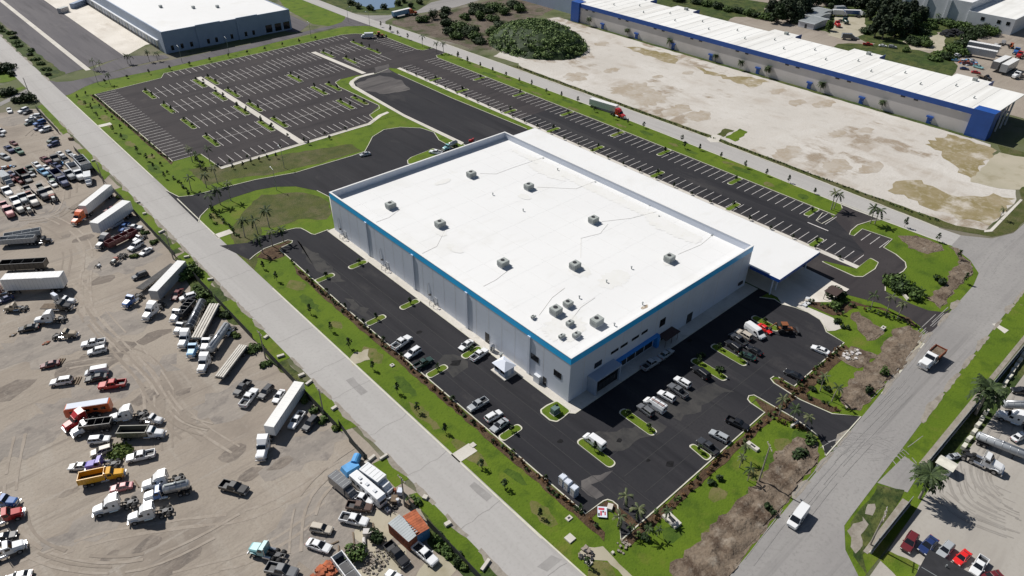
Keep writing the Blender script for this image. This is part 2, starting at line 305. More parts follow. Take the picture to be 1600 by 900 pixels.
nw = [(-17.6,251.0),(-9,251.6),(10,253.5),(13,258.7),(60,258.9),(103,260.5),(109,258),(117.6,248),(117.6,216),(119,213.5),(125.5,213),(125.5,203.8),(119,203),(117.5,200),(117.8,100),(117.4,2.5),(115.9,6.0),(110.1,4.9),(109.6,2.8),(115.8,2.5),(123.1,3.4),(126.2,5.6),(126.3,-4.5),(127.5,-9.2),
      (122.7,-6.0),(116.9,-4.5),(112.2,-4.8),(109.8,-5.6),(110.1,-6.8),(115.8,-6.5),(116.7,-14.9),(110.4,-15.3),(109.4,-19.3),(107.4,-22.7),(105.1,-24.0),(102.6,-24.3),(98.5,-23.9),(92.1,-24.3),(89.9,-25.3),(89.5,-28.3),(89.4,-32.5),(89.8,-36.1),(92.0,-39.0),(95.1,-39.6),(78.8,-40.7),(81.6,-38.0),(83.1,-34.3),(83.7,-26.9),(81.0,-19.8),(66.5,-9),(66.5,-1),(84.6,-1),(84.6,10),(95.0,10),(95.0,198),(92,203),(91.0,201.2),
      (83.1,199.9),(79.4,201.3),(75.3,203.1),(67.6,203.1),(63.9,201.0),(62.2,195.1),(62.7,180.9),(63.1,166.5),(61.4,163.5),(54.8,160.4),(53.4,154.8),(50.6,153.4),(-7.6,153.2),(-8.2,168),(-17.7,168)]
sheet('car_park', nw, .046, 'asphalt_nw')
sheet('car_park_drive', [(97,-12),(104,-13),(111,-4),(116.8,4),(116.8,120),(96.8,120)], .052, 'asphalt')
sheet('worn_asphalt', rough([(-12.7,-15.7),(-6.6,-17.8),(-9.8,-18.3),(-12.1,-17.6),(-12.0,-20.7),(-13.9,-20.4),(-14.0,-17.4)], .4, 1.2, 3), .056, 'dusty_asphalt')
sheet('worn_asphalt', rough([(69.9,194.9),(83.8,196.5),(86.7,186.0),(83.0,173.6),(71.7,175.7),(66.7,187.3)], .8, 2, 4), .056, 'dusty_asphalt')
sheet('worn_asphalt', rough([(87.6,207.4),(94.6,207.5),(90.0,196.9),(83.9,199.2)], .8, 2, 4), .056, 'dusty_asphalt')
# concrete walks
sheet('sidewalk', fillet([(-1.9,94.0),(0.4,94.0),(0.4,.4),(66,.4),(66,-3.2),(-1.2,-3.2),(-1.9,-2.5)], 0), .11, 'concrete')
kerb([(-1.9,94.0),(-1.9,-2.4),(-1.2,-3.2),(66,-3.2)], w=.2, h=.13)
sheet('walkway', [(94.3,-16),(96.1,-16),(96.1,199.5),(94.3,199.5)], .09, 'concrete')
sheet('walkway', [(21.3,244.5),(23.6,244.5),(23.6,153.6),(21.3,153.6)], .09, 'concrete')
sheet('walkway', [(76.4,244.5),(78.8,244.5),(80.6,203),(78.4,203)], .09, 'concrete')
sheet('walkway', [(-7.8,153.6),(-7.8,151.9),(50,152.2),(58,156.5),(62,157.5),(62,159),(57.5,158.2),(50,153.9)], .09, 'concrete')
sheet('walkway', [(67.4,195.9),(69.5,198.3),(74.0,201.0),(79.6,201.7),(83.1,201.0),(82.6,199.7),(79.0,199.8),(74.4,199.6),(70.1,196.8),(68.0,191.8),(65.4,152.2),(66.2,116.6),(64.3,115.7),(63.9,150.9),(65.9,191.0)], .09, 'concrete')
kerb(lot[14:25]); kerb(lot[25:33]); kerb(lot[33:46]); kerb(lot[45:54]); kerb(lot[52:62]); kerb(lot[3:10])
kerb(loop[0:20]); kerb(loop[24:]); kerb(court[0:6]); kerb(court[6:9]); kerb(court[10:]+court[:1])
kerb(nw[-3:]+nw[:9]); kerb(nw[8:11]); kerb(nw[11:20]); kerb(nw[20:39]); kerb(nw[-12:-2])
kerb([(-26.7,-12.3),(-26.4,-29.7),(-26.3,-47)], w=.3, h=.08); kerb([(-26.75,-20),(-26.8,78)], w=.3, h=.06); kerb([(-26.9,110),(-26.6,141)], w=.3, h=.06); kerb([(-26.9,160),(-27,255)], w=.3, h=.06)
kerb([(126.0,-27),(125.2,0),(126.6,30),(127.5,100),(125.6,190),(125.5,203)], w=.3, h=.08); kerb([(133.6,-21),(135.2,12),(136.6,62),(135.6,120),(135,172),(133.2,235),(131.5,262)], w=.3, h=.08)
kerb([(52,-42.2),(76,-40.8)], w=.5, h=.06)
# dock floor under the canopy
sheet('dock_floor', [(66.4,6),(84.2,6),(84.2,-6),(83.7,-18.8),(75.1,-18.7),(70.5,-14.6),(66.5,-14.0),(64.7,-11.0),(66.6,-8.5)], .058, 'dock_concrete')
sheet('footpath', [(66.4,-13.9),(68.3,-13.8),(68.9,-20.3),(69.1,-22.1),(67.0,-25.5),(64.8,-24.9),(63.2,-23.8),(64.7,-22.2),(66.1,-20.3),(66.6,-17.0)], .08, 'concrete')
# parking islands
def rect(x0,x1,y0,y1): return [(x0,y0),(x1,y0),(x1,y1),(x0,y1)]
for c in ((-14.3,73.4), (-14.9,49.7), (-15.0,25.6), (-14.5,1.6)): island(rect(-17.3,-11.8,c[1]-.95,c[1]+.95), .9)
for c in ((-3.9,73.2), (-4.1,49.6), (-3.9,25.5)): island(rect(-7.6,-2.0,c[1]-.95,c[1]+.95), .9)
island([(-1.2,1.9),(-1.2,-2.2),(-3.8,-2.5),(-5.7,-2.5),(-6.5,-1.2),(-6.4,1.5),(-5.8,2.3),(-3.9,2.4)], .7)
for a, b in (((6.6,-8.7), (6.6,-17.7)),((-5.7,-8.6), (-5.7,-17.6)),((30.5,-8.7), (31.0,-17.8)),((37.7,-8.7), (38.9,-18.0)),((55.5,-8.8), (53.9,-16.1))):
    x = (a[0]+b[0])/2; y0 = min(a[1],b[1]); y1 = max(a[1],b[1]); island(rect(x-1.05,x+1.05,y0,y1), 1.0)
island([(9.0,-23.8),(10.3,-24.1),(10.4,-28.6),(8.4,-28.6)], .8)
for (x0,x1) in ((-1.9,-.1),(18.9,20.7),(24.2,26.0),(52.4,54.2)):
    for yy in (236.6,216.6,196.5,176.0):
        if (x0 > 50 and yy > 230): continue
        if x0 > 50 and yy < 200: x0b, x1b = x0+.3, x1+.3
        else: x0b, x1b = x0, x1
        island(rect(x0b,x1b,yy-6.3,yy+6.3), .8)
for (x,yy) in ((60.2,196.5),(60.2,176.0),(80.8,236.6),(84.2,222.0),(100.5,228),(100.5,242)): island(rect(x-.9,x+.9,yy-6,yy+6), .8)
for y in (139.5,112,86,64.5,35.5,8.5,165): island(rect(110.4,117.4,y-.9,y+.9), .8)
for y in (176.5,158,128,104,82.0,55.2,26,-1.5): island(rect(95.1,101.8,y-.9,y+.9), .8)
island([(90.3,-6.0),(93.8,-15.4),(102.4,-15.4),(101.8,-18.0),(98.0,-18.9),(91.7,-18.5),(90.1,-17.0)], .6)
island([(40.7,115.0),(42.3,117.6),(44.7,118.8),(52.1,119.4),(54.8,119.9),(55.9,116.2),(46.7,110.5)], .8)
sheet('lawn', rough([(55.5,160.9),(63.0,166.2),(64.2,152.9),(54.4,154.1)], .2, 2, 3), .06, 'grass')
# painted stalls
mk = MB(); S = 2.74
def st(x0,x1,y0,y1): mk.add([(x0,y0,0),(x1,y0,0),(x1,y1,0),(x0,y1,0)],[(0,1,2,3)])
def blk(x0,x1,yc,half,mid=True):
    n = int(round((x1-x0)/S))
    for i in range(n+1):
        x = x0+(x1-x0)*i/n; st(x-.09,x+.09,yc-half,yc+half)
    if mid: st(x0,x1,yc-.07,yc+.07)
for yy in (236.6,216.6,196.5,176.0):
    blk(.6,18.4,yy,6.7); blk(26.6,51.8,yy,6.7)
    if yy > 230: blk(54.6,75.4,yy+3,6.7); blk(82,99.3,yy+3,6.7)
    elif yy > 205: blk(54.6,75.4,yy+2.4,6.7); blk(82.5,99.3,yy+1.4,6.7)
    else: blk(54.8,57.6,yy,6.7,False)
blk(14,75,255.3,3,False); blk(78,102,256.3,3,False); blk(-4.8,18.3,158.4,3.1,False); blk(26.4,52.6,158.4,3.1,False)
def col(x0,x1,y0,y1,skip=()):
    n = int(round((y1-y0)/S))
    for i in range(n+1):
        y = y0+(y1-y0)*i/n
        if any(abs(y-q) < .9 for q in skip): continue
        st(x0,x1,y-.09,y+.09)
col(-17.2,-9.8,168.2,249.6)
col(110.0,117.0,2,200,(139.5,112,86,64.5,35.5,8.5,165)); col(109.6,116.4,217,247)
col(96.6,102.4,-13.5,199,(176.5,158,128,104,82.0,55.2,26,-1.5)); col(109.3,115.4,-14.6,-9.3)
st(107,107.4,-.5,6)
struct(mk.obj('stall_markings', M['paint_white'], fixn=False)).location = (0,0,.079)
# mulch beds and hedge strips along the kerbs
sheet('mulch_bed', rough([(-17.6,84),(-17.6,-26.3),(-19.1,-27.6),(-19.2,70),(-18.9,80)], .22, 1.5, 4), .06, 'mulch')
sheet('mulch_bed', rough([(-16.9,-29.5),(43.5,-29.2),(43.5,-30.8),(-16.5,-31.1)], .22, 1.5, 5), .06, 'mulch')
sheet('mulch_bed', rough([(-17.6,-21.6),(-12.8,-21.9),(-11.9,-23.3),(-12.0,-28.4),(-12.3,-29.5),(-13.5,-28.4),(-13.3,-24.1),(-14.8,-22.8),(-17.8,-22.8)], .1, 1.5, 6), .058, 'mulch')
sheet('mulch_bed', rough([(61.8,-28.9),(39.8,-29.0),(39.4,-24.8),(38.6,-24.4),(37.6,-25.7),(37.5,-31.4),(38.7,-37.9),(40.7,-39.1),(40.0,-31.5),(60.7,-31.0)], .15, 1.5, 6), .058, 'mulch')
sheet('mulch_bed', rough([(28.2,-28.9),(30.4,-24.9),(31.0,-25.7),(31.2,-33.7),(31.0,-36.8),(30.0,-38.5),(30.1,-36.7),(29.6,-32.3)], .15, 1.5, 7), .058, 'mulch')
sheet('mulch_bed', rough([(-20.5,96.5),(-12.6,96.3),(-12.4,95.2),(-16.7,94.4),(-17.3,92.8),(-17.3,89.8),(-21.1,89.8),(-23.2,94.1)], .1, 1.5, 7), .058, 'mulch')
sheet('mulch_bed', rough([(-17.9,251),(-17.9,167),(-19,166),(-19.2,252)], .15, 2, 8), .06, 'mulch')
sheet('mulch_bed', rough([(68.6,-12.9),(72.0,-13.8),(73.1,-19.7),(79.3,-21.6),(83.1,-34.3),(81.0,-37.5),(80.9,-36.0),(82.2,-28.4),(78.4,-23.7),(72.0,-23.0),(70.1,-21.3)], .2, 1.5, 9), .056, 'mulch')
# bare and turned soil
from mathutils import noise
def inside(p, poly):
    c = False; j = len(poly)-1
    for i in range(len(poly)):
        a, b = poly[i], poly[j]
        if (a[1] > p[1]) != (b[1] > p[1]) and p[0] < (b[0]-a[0])*(p[1]-a[1])/(b[1]-a[1])+a[0]: c = not c
        j = i
    return c
def ridge_soil(poly, amp, seed, g=.55):
    # heaps and ruts of dug earth, falling to the ground at the rim
    X = [p[0] for p in poly]; Y = [p[1] for p in poly]; b = MB(); nx = int((max(X)-min(X))/g)+2; ny = int((max(Y)-min(Y))/g)+2; hh = {}
    for i in range(nx):
        for j in range(ny):
            x = min(X)+i*g; y = min(Y)+j*g
            if not inside((x,y), poly): continue
            e = min(1.0, min((Vector((x,y))-Vector(q)).length for q in poly)/2.2)
            v = noise.noise((x*.22+seed, y*.55, 1.3))*.8+noise.noise((x*.9, y*1.3+seed, 4.1))*.45+noise.noise((x*2.1, y*2.1, seed))*.25
            hh[(i,j)] = (x+noise.noise((x,y,9))*.2, y+noise.noise((y,x,7))*.2, max(-.02, .02+amp*e*max(0,v+.18)))
    ix = {k: n for n, k in enumerate(hh)}; fs = [(ix[(i,j)],ix[(i+1,j)],ix[(i+1,j+1)],ix[(i,j+1)]) for (i,j) in hh if (i+1,j) in ix and (i,j+1) in ix and (i+1,j+1) in ix]
    b.add([hh[k] for k in hh], fs); o = b.obj('soil_heaps', M['topsoil'], smooth=True); o.location.z = .06; struct(o)
for k, p in enumerate(([(-14.2,-37.8),(-11.8,-38.0),(-2.9,-37.8),(5.2,-37.2),(10.6,-37.7),(20.6,-36.3),(24.7,-36.6),(27.1,-37.0),(28.9,-39.8),(26.3,-42.4),(20.6,-43.0),(12.8,-44.0),(4.4,-44.3),(-4.7,-45.0),(-8.3,-45.3),(-11.0,-45.6),(-17.2,-40.1)],
    [(42.6,-37.6),(46.4,-35.8),(56.1,-35.5),(64.4,-35.6),(76.8,-34.0),(79.8,-35.7),(79.6,-38.8),(76.7,-40.2),(66.0,-41.4),(56.3,-41.2),(49.6,-41.2),(43.2,-41.5)],
    [(56.2,-30.6),(61.9,-30.4),(63.3,-34.2),(63.6,-35.6),(56.1,-34.8),(55.2,-32.6)],[(119.4,-15.3),(124.5,-18.5),(124.3,-25.3),(122.0,-26.7),(116.3,-25.1),(115.7,-20.1)],
    [(102.4,-34.3),(113.0,-32.7),(118.6,-32.4),(122.6,-30.5),(124.8,-26.9),(125.9,-29.0),(120.8,-34.3),(116.8,-37.0),(109.7,-36.8),(92.9,-37.9),(95.1,-33.5)],
    [(68.4,-4.8),(74.2,-24.2),(76.5,-27.1),(73.3,-32.5),(67.2,-32.7),(69.9,-27.9)])):
    if k == 5: p = [(73.3,-24.2),(76.0,-24.9),(75.2,-28.5),(73.3,-32.5),(69.8,-33.4),(66.9,-31.7),(69.3,-28.2)]
    q = rough(p, .55, 1.2, 20+k); sheet('turned_soil', q, .045+.002*k, 'topsoil'); ridge_soil(q, (1.25,.9,.3,.4,1.0,.3)[k], 90+k)
sheet('sandy_patch', rough([(72.3,-37.2),(76.6,-39.4),(75.4,-40.6),(66.9,-41.4),(65.2,-40.7),(68.8,-38.7)], .3, 1.2, 3), .062, 'pale_sand')
sheet('sandy_patch', rough([(-23.6,-25.9),(-22.1,-26.2),(-20.3,-27.8),(-20.4,-30.7),(-20.5,-34.9),(-21.7,-33.9),(-21.6,-30.0),(-23.0,-28.8),(-24.4,-27.2)], .25, 1.2, 4), .05, 'pale_sand')
sheet('sandy_patch', rough([(53.8,-37.0),(56.4,-37.9),(54.2,-39.3),(49.7,-39.4),(41.6,-39.2),(44.0,-37.6)], .3, 1.2, 5), .062, 'pale_sand')
sheet('dry_basin', rough([(-6.4,126.5),(2.9,121.4),(6.7,115.3),(6.8,108.3),(4.0,101.6),(1.3,100.2),(-4.7,105.3),(-12.1,105.6),(-14.9,108.0),(-26.9,87.9),(-26.4,97.7),(-23.3,110.6),(-16.4,119.3)], .5, 2, 6), .03, 'dry_grass')
sheet('dry_basin', rough([(-16.0,158.5),(4.5,152.3),(35.4,141.5),(35.1,134.7),(19.0,134.9),(2.9,137.6),(-5.9,142.1),(-16.0,143.3)], .5, 2, 7), .03, 'dry_grass')
for c, k in (((-24.5,40.8),1),((-25.9,111.7),2),((-25.3,3.6),3),((-25.5,215.3),4)):
    if k in (2,3,4): sheet('concrete_pad', [(-26.9,c[1]-1.3),(-22.5,c[1]-1.3),(-22.5,c[1]+1.3),(-26.9,c[1]+1.3)], .06, 'concrete')
    else: sheet('sandy_patch', rough([(c[0]-3,c[1]-1.5),(c[0]+1,c[1]-2),(c[0]+3,c[1]+1),(c[0]-1,c[1]+2)], .4, 1, k), .05, 'pale_sand')
sheet('concrete_pad', [(95.9,-48.6),(96.9,-49.2),(96.3,-52.2),(94.2,-52.0)], .06, 'concrete')
# the empty limestone lot east of the road
sheet('limestone_lot', rough([(138.2,165),(138.6,104),(139.2,66),(137.8,10),(138.8,-24.5),(142.6,-31),(171,-30.2),(186,-22),(198,-14),(209.5,-8),(211.5,0),(211.2,205),(200,215),(190,210),(168,192),(158,186),(146,178)], .6, 3, 2), .03, 'limestone')
for k, p in enumerate(([(192.0,7.7),(207.7,5.8),(207.4,-1.7),(206.1,-12.5),(188.2,-13.5),(173.2,-16.4),(177.1,-10.4),(183.4,-4.3),(189.5,0.8)],[(145.5,0.0),(154.1,0.8),(160.7,-4.1),(158.5,-11.1),(159.9,-18.9),(169.1,-23.2),(171.0,-29.1),(157.4,-30.9),(146.9,-30.0),(143.9,-23.1),(143.7,-13.8),(146.5,-5.1)],
    [(198.0,156.2),(203.8,147.9),(206.3,129.4),(196.0,122.5),(194.8,132.7),(196.2,147.6)],[(201.2,118.2),(200.6,109.8),(199.7,96.3),(207.9,89.4),(207.8,81.3),(195.3,81.3),(196.9,98.6),(195.8,108.0)])):
    sheet('mud_stain', rough(p, 1.3, 2.2, 40+k), .05, 'mud_stain')
sheet('silt_flat', rough([(205.3,-12.7),(207.1,-20.4),(203.4,-26.5),(180.9,-28.2),(177.0,-27.1),(173.7,-20.6),(172.4,-15.0),(188.2,-13.5)], .5, 2, 8), .056, 'pale_sand')
sheet('lot_verge', rough([(135.4,172),(138.4,168),(138.8,104),(139.3,66),(138.2,10),(139.2,-24),(143,-31.5),(171,-31.2),(189,-24),(212,-10),(212,-20),(190,-34),(160,-36.5),(147,-36.3),(140,-33.4),(134.4,-22),(135.5,12),(136.9,62),(136,120)], .3, 3, 9), .034, 'dry_grass')
sheet('access_track', rough([(139,185),(141,168),(160,186),(185,212),(212,206),(212,214),(188,222),(160,205),(150,190)], .6, 3, 10), .026, 'limestone')
sheet('scrub_lot', rough([(134,262),(138,266),(150,268),(181,264),(205,267),(240,262),(240,232),(200,222),(160,206),(146,194),(139,196),(136,225)], 1.0, 4, 11), .022, 'scrub')
# ground around the north-west warehouse
sheet('old_lot', rough([(-19.5,285),(8.2,294),(8.2,620),(-21,620),(-21,330)], .3, 4, 12), .04, 'old_asphalt')
sheet('old_lot', [(-9.4,284.2),(-6.9,274.3),(6.5,278),(23,279),(23,284),(8.6,294.6)], .044, 'old_asphalt')
sheet('gutter_strip', [(-11.4,284.2),(-9.3,284.2),(-9.6,470),(-11.7,470)], .052, 'concrete')
sheet('loading_apron', [(8.2,294),(21.9,306),(23.8,306),(23.8,620),(8.2,620)], .044, 'dock_concrete')
sheet('lawn', rough([(104.9,323.4),(114.5,353.7),(122.4,337.3),(122.4,289.3),(116.3,281.8),(106.1,278.2),(101.3,288.1),(101.9,291.7)], .3, 3, 13), .03, 'grass')
sheet('wild_verge', rough([(129.6,331.4),(129.8,294.9),(144.9,279.4),(161.3,274.9),(180.3,290.0),(175.5,314.3),(145.6,338.6)], .5, 3, 14), .03, 'wild_grass')
sheet('pond', rough([(154.4,342.1),(143.7,317.4),(142.3,306.5),(142.4,291.7),(154.2,289.8),(162.1,299.9),(176.4,324.2)], .6, 3, 15), .05, 'water')
sheet('visitor_parking', [(101.3,316.5),(100.3,288.9),(88.9,279.0),(83.9,283.1)], .036, 'old_asphalt')
# yards behind the blue building
sheet('rear_yard', rough([(247,0),(247,232),(300,240),(420,160),(420,-60),(250,-60)], .6, 5, 16), .02, 'dirt')
sheet('wild_verge', rough([(315.6,76.1),(345.4,78.4),(369.2,71.1),(376.2,57.0),(363.0,44.2),(343.6,52.9),(328.4,44.1),(297.0,41.0),(300.1,51.1),(330.4,56.5),(348.1,64.3),(336.9,69.7),(319.8,68.9)], .8, 3, 17), .04, 'wild_grass')

# damp and oily patches, tyre-worn ground in the truck yard
M['damp_dirt'] = groundmat('damp_dirt', [(0.18,0.153,0.1305),((0.243,0.2115,0.18),.25,.45,.6,(.3,1.3),-25),((0.135,0.117,0.1035),.4,.5,.7),((0.279,0.243,0.207),1.1,.55,.75)], bump=.5, bscale=1.5)
M['grey_dirt'] = groundmat('grey_dirt', [(0.2375,0.2137,0.19),((0.2945,0.2612,0.228),.2,.4,.6,(.25,1.4),-30),((0.1805,0.1615,0.1472),.3,.52,.7),((0.342,0.3087,0.2755),.8,.6,.75)], bump=.4, bscale=1.5)
for k,(c,rx,ry,m) in enumerate((((-57.7,32.8),2.6,1.9,'damp_dirt'),((-57.5,25.6),2.4,1.4,'damp_dirt'),((-49.5,25.0),3.2,1.6,'damp_dirt'),((-52.9,9.1),3.6,1.5,'damp_dirt'),((-68.5,77.9),9,3.2,'damp_dirt'),((-56.2,78.3),4,1.8,'damp_dirt'),((-64.4,59.0),3.4,2,'damp_dirt'),((-58.1,55.6),1.6,1,'damp_dirt'),((-57.7,109.8),3.4,2,'damp_dirt'),((-55.2,134.7),3,1.6,'damp_dirt'),((-58.5,139.3),1.6,1.2,'damp_dirt'),
    ((-68.9,66.8),6,2.5,'damp_dirt'),((-67.0,88.6),14,7,'grey_dirt'),((-74.6,92.9),12,6,'grey_dirt'),((-70.7,66.3),16,5,'grey_dirt'),((-82.1,33.1),9,2.6,'grey_dirt'),((-75.5,16.1),5,1.6,'damp_dirt'),((-86.4,62.9),9,5,'grey_dirt'),((-64.7,157.2),14,5,'grey_dirt'),((-49.5,115.7),9,7,'grey_dirt'),((-51.7,46.5),8,5,'grey_dirt'),((-47.4,24.2),9,4,'grey_dirt'),((-52.2,7.0),12,7,'grey_dirt'),((-52.3,24.3),2.5,1,'damp_dirt'),((-83.7,43.2),1.8,.8,'damp_dirt'),((-82.6,24.8),1.6,.8,'damp_dirt'),((-77.1,23.1),2.4,1.2,'damp_dirt'),((-45.4,241.4),9,7,'grey_dirt'),((-85.2,79.7),5,3,'damp_dirt'),((-52.4,-5.9),7,5,'pale_sand'),((-46.5,0.3),4,4,'pale_sand'),((-43.1,-13.0),5,3,'pale_sand'))):
    sheet('worn_ground', rough([(c[0]+rx*math.cos(6.283*i/11), c[1]+ry*math.sin(6.283*i/11)) for i in range(11)], max(rx,ry)*.16, 1.5, 60+k), .026, m)
sheet('wild_verge', rough([(-37.2,60),(-37.2,24),(-39.5,24),(-39.9,60)], .5, 2, 70), .03, 'wild_grass'); sheet('wild_verge', rough([(-37.2,108),(-37.2,66),(-41,70),(-43,90),(-40,108)], .7, 2, 71), .03, 'wild_grass')
sheet('wild_verge', rough([(-37.4,158),(-37.4,110),(-39.6,110),(-39.6,158)], .3, 2, 72), .03, 'wild_grass'); sheet('wild_verge', rough([(-37.2,0),(-37.2,-24),(-41.5,-24),(-42,-8)], .7, 2, 73), .03, 'wild_grass')
sheet('base_strip', rough([(210.5,-2),(213,-2),(213,203),(210.5,203)], .3, 3, 74), .04, 'wild_grass')
for k,p in enumerate(([(262,150),(330,150),(330,230),(262,232)],[(300,60),(372,66),(372,125),(330,140),(300,110)],[(262,20),(300,40),(310,70),(280,90),(262,70)],[(317.5,149.0),(303.1,134.1),(296.0,135.7),(292.7,164.7),(293.4,187.7),(306.8,191.8),(310.2,155.0)])): sheet('rear_scrub', rough(p, 2.5, 5, 80+k), .03, 'wild_grass')
sheet('rear_yard', rough([(335.4,116.2),(344.2,104.6),(317.4,89.7),(292.7,87.8),(295.9,99.9)], 1, 4, 85), .045, 'pale_sand'); sheet('rear_yard', rough([(315.1,69.3),(333.5,64.9),(348.7,63.8),(338.3,57.2),(312.9,50.2),(304.4,60.6)], 1, 4, 86), .045, 'pale_sand')

# ragged sandy shoulders along the roads, worn turf, paving joints and repair patches
M['turf_dry'] = groundmat('turf_dry', [(0.1129,0.121,0.02822),((0.1532,0.1371,0.05645),.2,.4,.6),((0.07258,0.1048,0.01613),.6,.5,.66),((0.1774,0.1532,0.09677),1.4,.6,.75)], bump=.35, bscale=2.5)
M['turf_dark'] = groundmat('turf_dark', [(0.04399,0.08309,0.009775),((0.06842,0.1124,0.01271),.3,.4,.62),((0.02932,0.05865,0.00782),1.0,.5,.72)], bump=.35, bscale=2.5)
def strip(name, pts, wd, m, z, seed, gap=.25):
    r = random.Random(seed)
    for a, c in zip(pts, pts[1:]):
        a = Vector(a); c = Vector(c); d = c-a; n = max(1,int(d.length/9)); s = Vector((-d.y,d.x)).normalized()
        for k in range(n):
            if r.random() < gap: continue
            p = a+d*(k/n); q = a+d*((k+r.uniform(.5,1.0))/n); w0 = wd*r.uniform(.4,1.3)
            sheet(name, rough([tuple(p-s*wd*.35),tuple(q-s*wd*.35),tuple(q+s*w0*.3),tuple((p+q)/2+s*w0),tuple(p+s*w0*.3)], .14, 1.0, r.randrange(9999)), z, m)
strip('road_shoulder',[(-36.3,240),(-36.2,160),(-36.2,60),(-36,-24)],-.9,'shoulder',.064,1)
strip('road_shoulder',[(118,-48.8),(62,-50.8),(45,-51.7)],-1.0,'shoulder',.066,2,.15); strip('road_shoulder',[(52,-42.3),(76,-40.7),(104,-39.4)],1.0,'shoulder',.066,3,.2); strip('road_shoulder',[(-14,-45.5),(4,-44.6),(40,-42.6)],1.0,'shoulder',.066,4,.2)
strip('road_shoulder',[(135.2,165),(136.7,62),(135.3,12),(133.8,-20)],-.8,'shoulder',.064,5,.3); strip('road_shoulder',[(-27,280),(-27.1,400)],-.9,'shoulder',.064,6,.3)
rr_ = random.Random(8)
for k in range(26):
    y = -40+k*11.5+rr_.uniform(-3,3); x = rr_.uniform(-25.2,-20.5); rx = rr_.uniform(.8,2.2); ry = rr_.uniform(2,5)
    if abs(y-147) < 14 or abs(y-98) < 14: continue
    sheet('worn_turf' if k%3 else 'lush_turf', rough([(x+rx*math.cos(6.283*i/9), y+ry*math.sin(6.283*i/9)) for i in range(9)], .5, 1.0, 600+k), .024, 'turf_dry' if k%3 else 'turf_dark')
for k in range(16):
    y = 14+k*11+rr_.uniform(-3,3); x = rr_.uniform(119.5,124); rx = rr_.uniform(.7,1.5); ry = rr_.uniform(2,5)
    sheet('worn_turf' if k%2 else 'lush_turf', rough([(x+rx*math.cos(6.283*i/9), y+ry*math.sin(6.283*i/9)) for i in range(9)], .4, 1.0, 640+k), .024, 'turf_dry' if k%2 else 'turf_dark')
for k in range(12):
    x = -10+k*4.6+rr_.uniform(-1,1); y = rr_.uniform(-41,-34)
    if x < 36: sheet('worn_turf' if k%2 else 'lush_turf', rough([(x+2*math.cos(6.283*i/9), y+1.5*math.sin(6.283*i/9)) for i in range(9)], .5, 1.0, 660+k), .024, 'turf_dry' if k%2 else 'turf_dark')
M['joint'] = flatmat('joint', (.036,.0355,.036), .9, var=.2, vs=.5); M['joint_dark'] = flatmat('joint_dark', (.009,.009,.011), .9)
jb = MB()
for x in (-13.8,-10.4,-6.9): jb.add([(x-.05,-28,0),(x+.05,-28,0),(x+.05,82,0),(x-.05,82,0)],[(0,1,2,3)])
for y in (-25.4,-20.5,-15.6,-10.8): jb.add([(-6,y-.05,0),(44,y-.05,0),(44,y+.05,0),(-6,y+.05,0)],[(0,1,2,3)])
struct(jb.obj('paving_joints', M['joint'], fixn=False)).location = (0,0,.066)
jb = MB()
for y in range(-40,420,14):
    y += rr_.uniform(-4,4); x0 = -36; pts = []
    for k in range(8): pts.append((x0+k*1.29, y+rr_.uniform(-.3,.3)))
    for a, c in zip(pts, pts[1:]): jb.add([(a[0],a[1]-.035,0),(c[0],c[1]-.035,0),(c[0],c[1]+.035,0),(a[0],a[1]+.035,0)],[(0,1,2,3)])
M['crack'] = flatmat('crack', (.20,.19,.18), .9, var=.2, vs=.4)
struct(jb.obj('road_cracks', M['crack'], fixn=False)).location = (0,0,.0605)
M['patch_grey'] = groundmat('patch_grey', [(.30,.288,.278),((.25,.24,.232),.3,.4,.65),((.34,.33,.32),.8,.55,.75)])
for k, p in enumerate(([(-30.9,-23.3),(-27.9,-23.2),(-27.2,-25.1),(-30.5,-25.3)],[(-31,30),(-29.4,30),(-29.4,36),(-31,36)],[(-29,-8),(-27.4,-8),(-27.4,-3),(-29,-3)])): sheet('road_patch', rough(p,.08,2,700+k), .0565, 'patch_grey')
M['oil'] = groundmat('oil', [(.008,.008,.009),((.018,.018,.02),.8,.45,.7)])
for k,(c,r_) in enumerate((((2.9,-24.3),1.0),((11.0,-27.6),.5),((-9.5,39.1),.9),((0.0,-14.0),.7),((35.7,-4.4),.8),((7.0,-1.2),.6),((-9.7,25.0),1.4),((-8.8,-6.5),.8),((17.0,-13.8),.8),((0.3,-21.0),.5))): sheet('oil_stain', rough([(c[0]+r_*math.cos(.9*i), c[1]+r_*.7*math.sin(.9*i)) for i in range(7)], r_*.25, .5, 720+k), .068, 'oil')
M['dusty_new'] = groundmat('dusty_new', [(0.0437,0.04255,0.04255),((0.0598,0.0575,0.0552),.25,.42,.6,(1,.3)),((0.0299,0.0299,0.0322),.4,.5,.68)])
for k,p in enumerate(([(-9.9,28.8),(-7.1,25.6),(-8.6,21.9),(-13.2,21.8),(-12.9,27.8)],[(-15.1,62.5),(-13.4,54.9),(-16.3,49.0),(-16.6,57.7)],[(12.2,-13.4),(28.2,-15.9),(29.0,-20.6),(13.4,-18.6)],[(-2.9,-9.5),(9.3,-15.7),(9.9,-18.5),(-4.6,-15.2)],[(-10.7,95.1),(-10.3,81.7),(-11.4,68.6),(-13.8,70.7),(-14.0,82.8)])): sheet('dusty_asphalt', rough(p,.7,1.6,740+k), .0585, 'dusty_new')

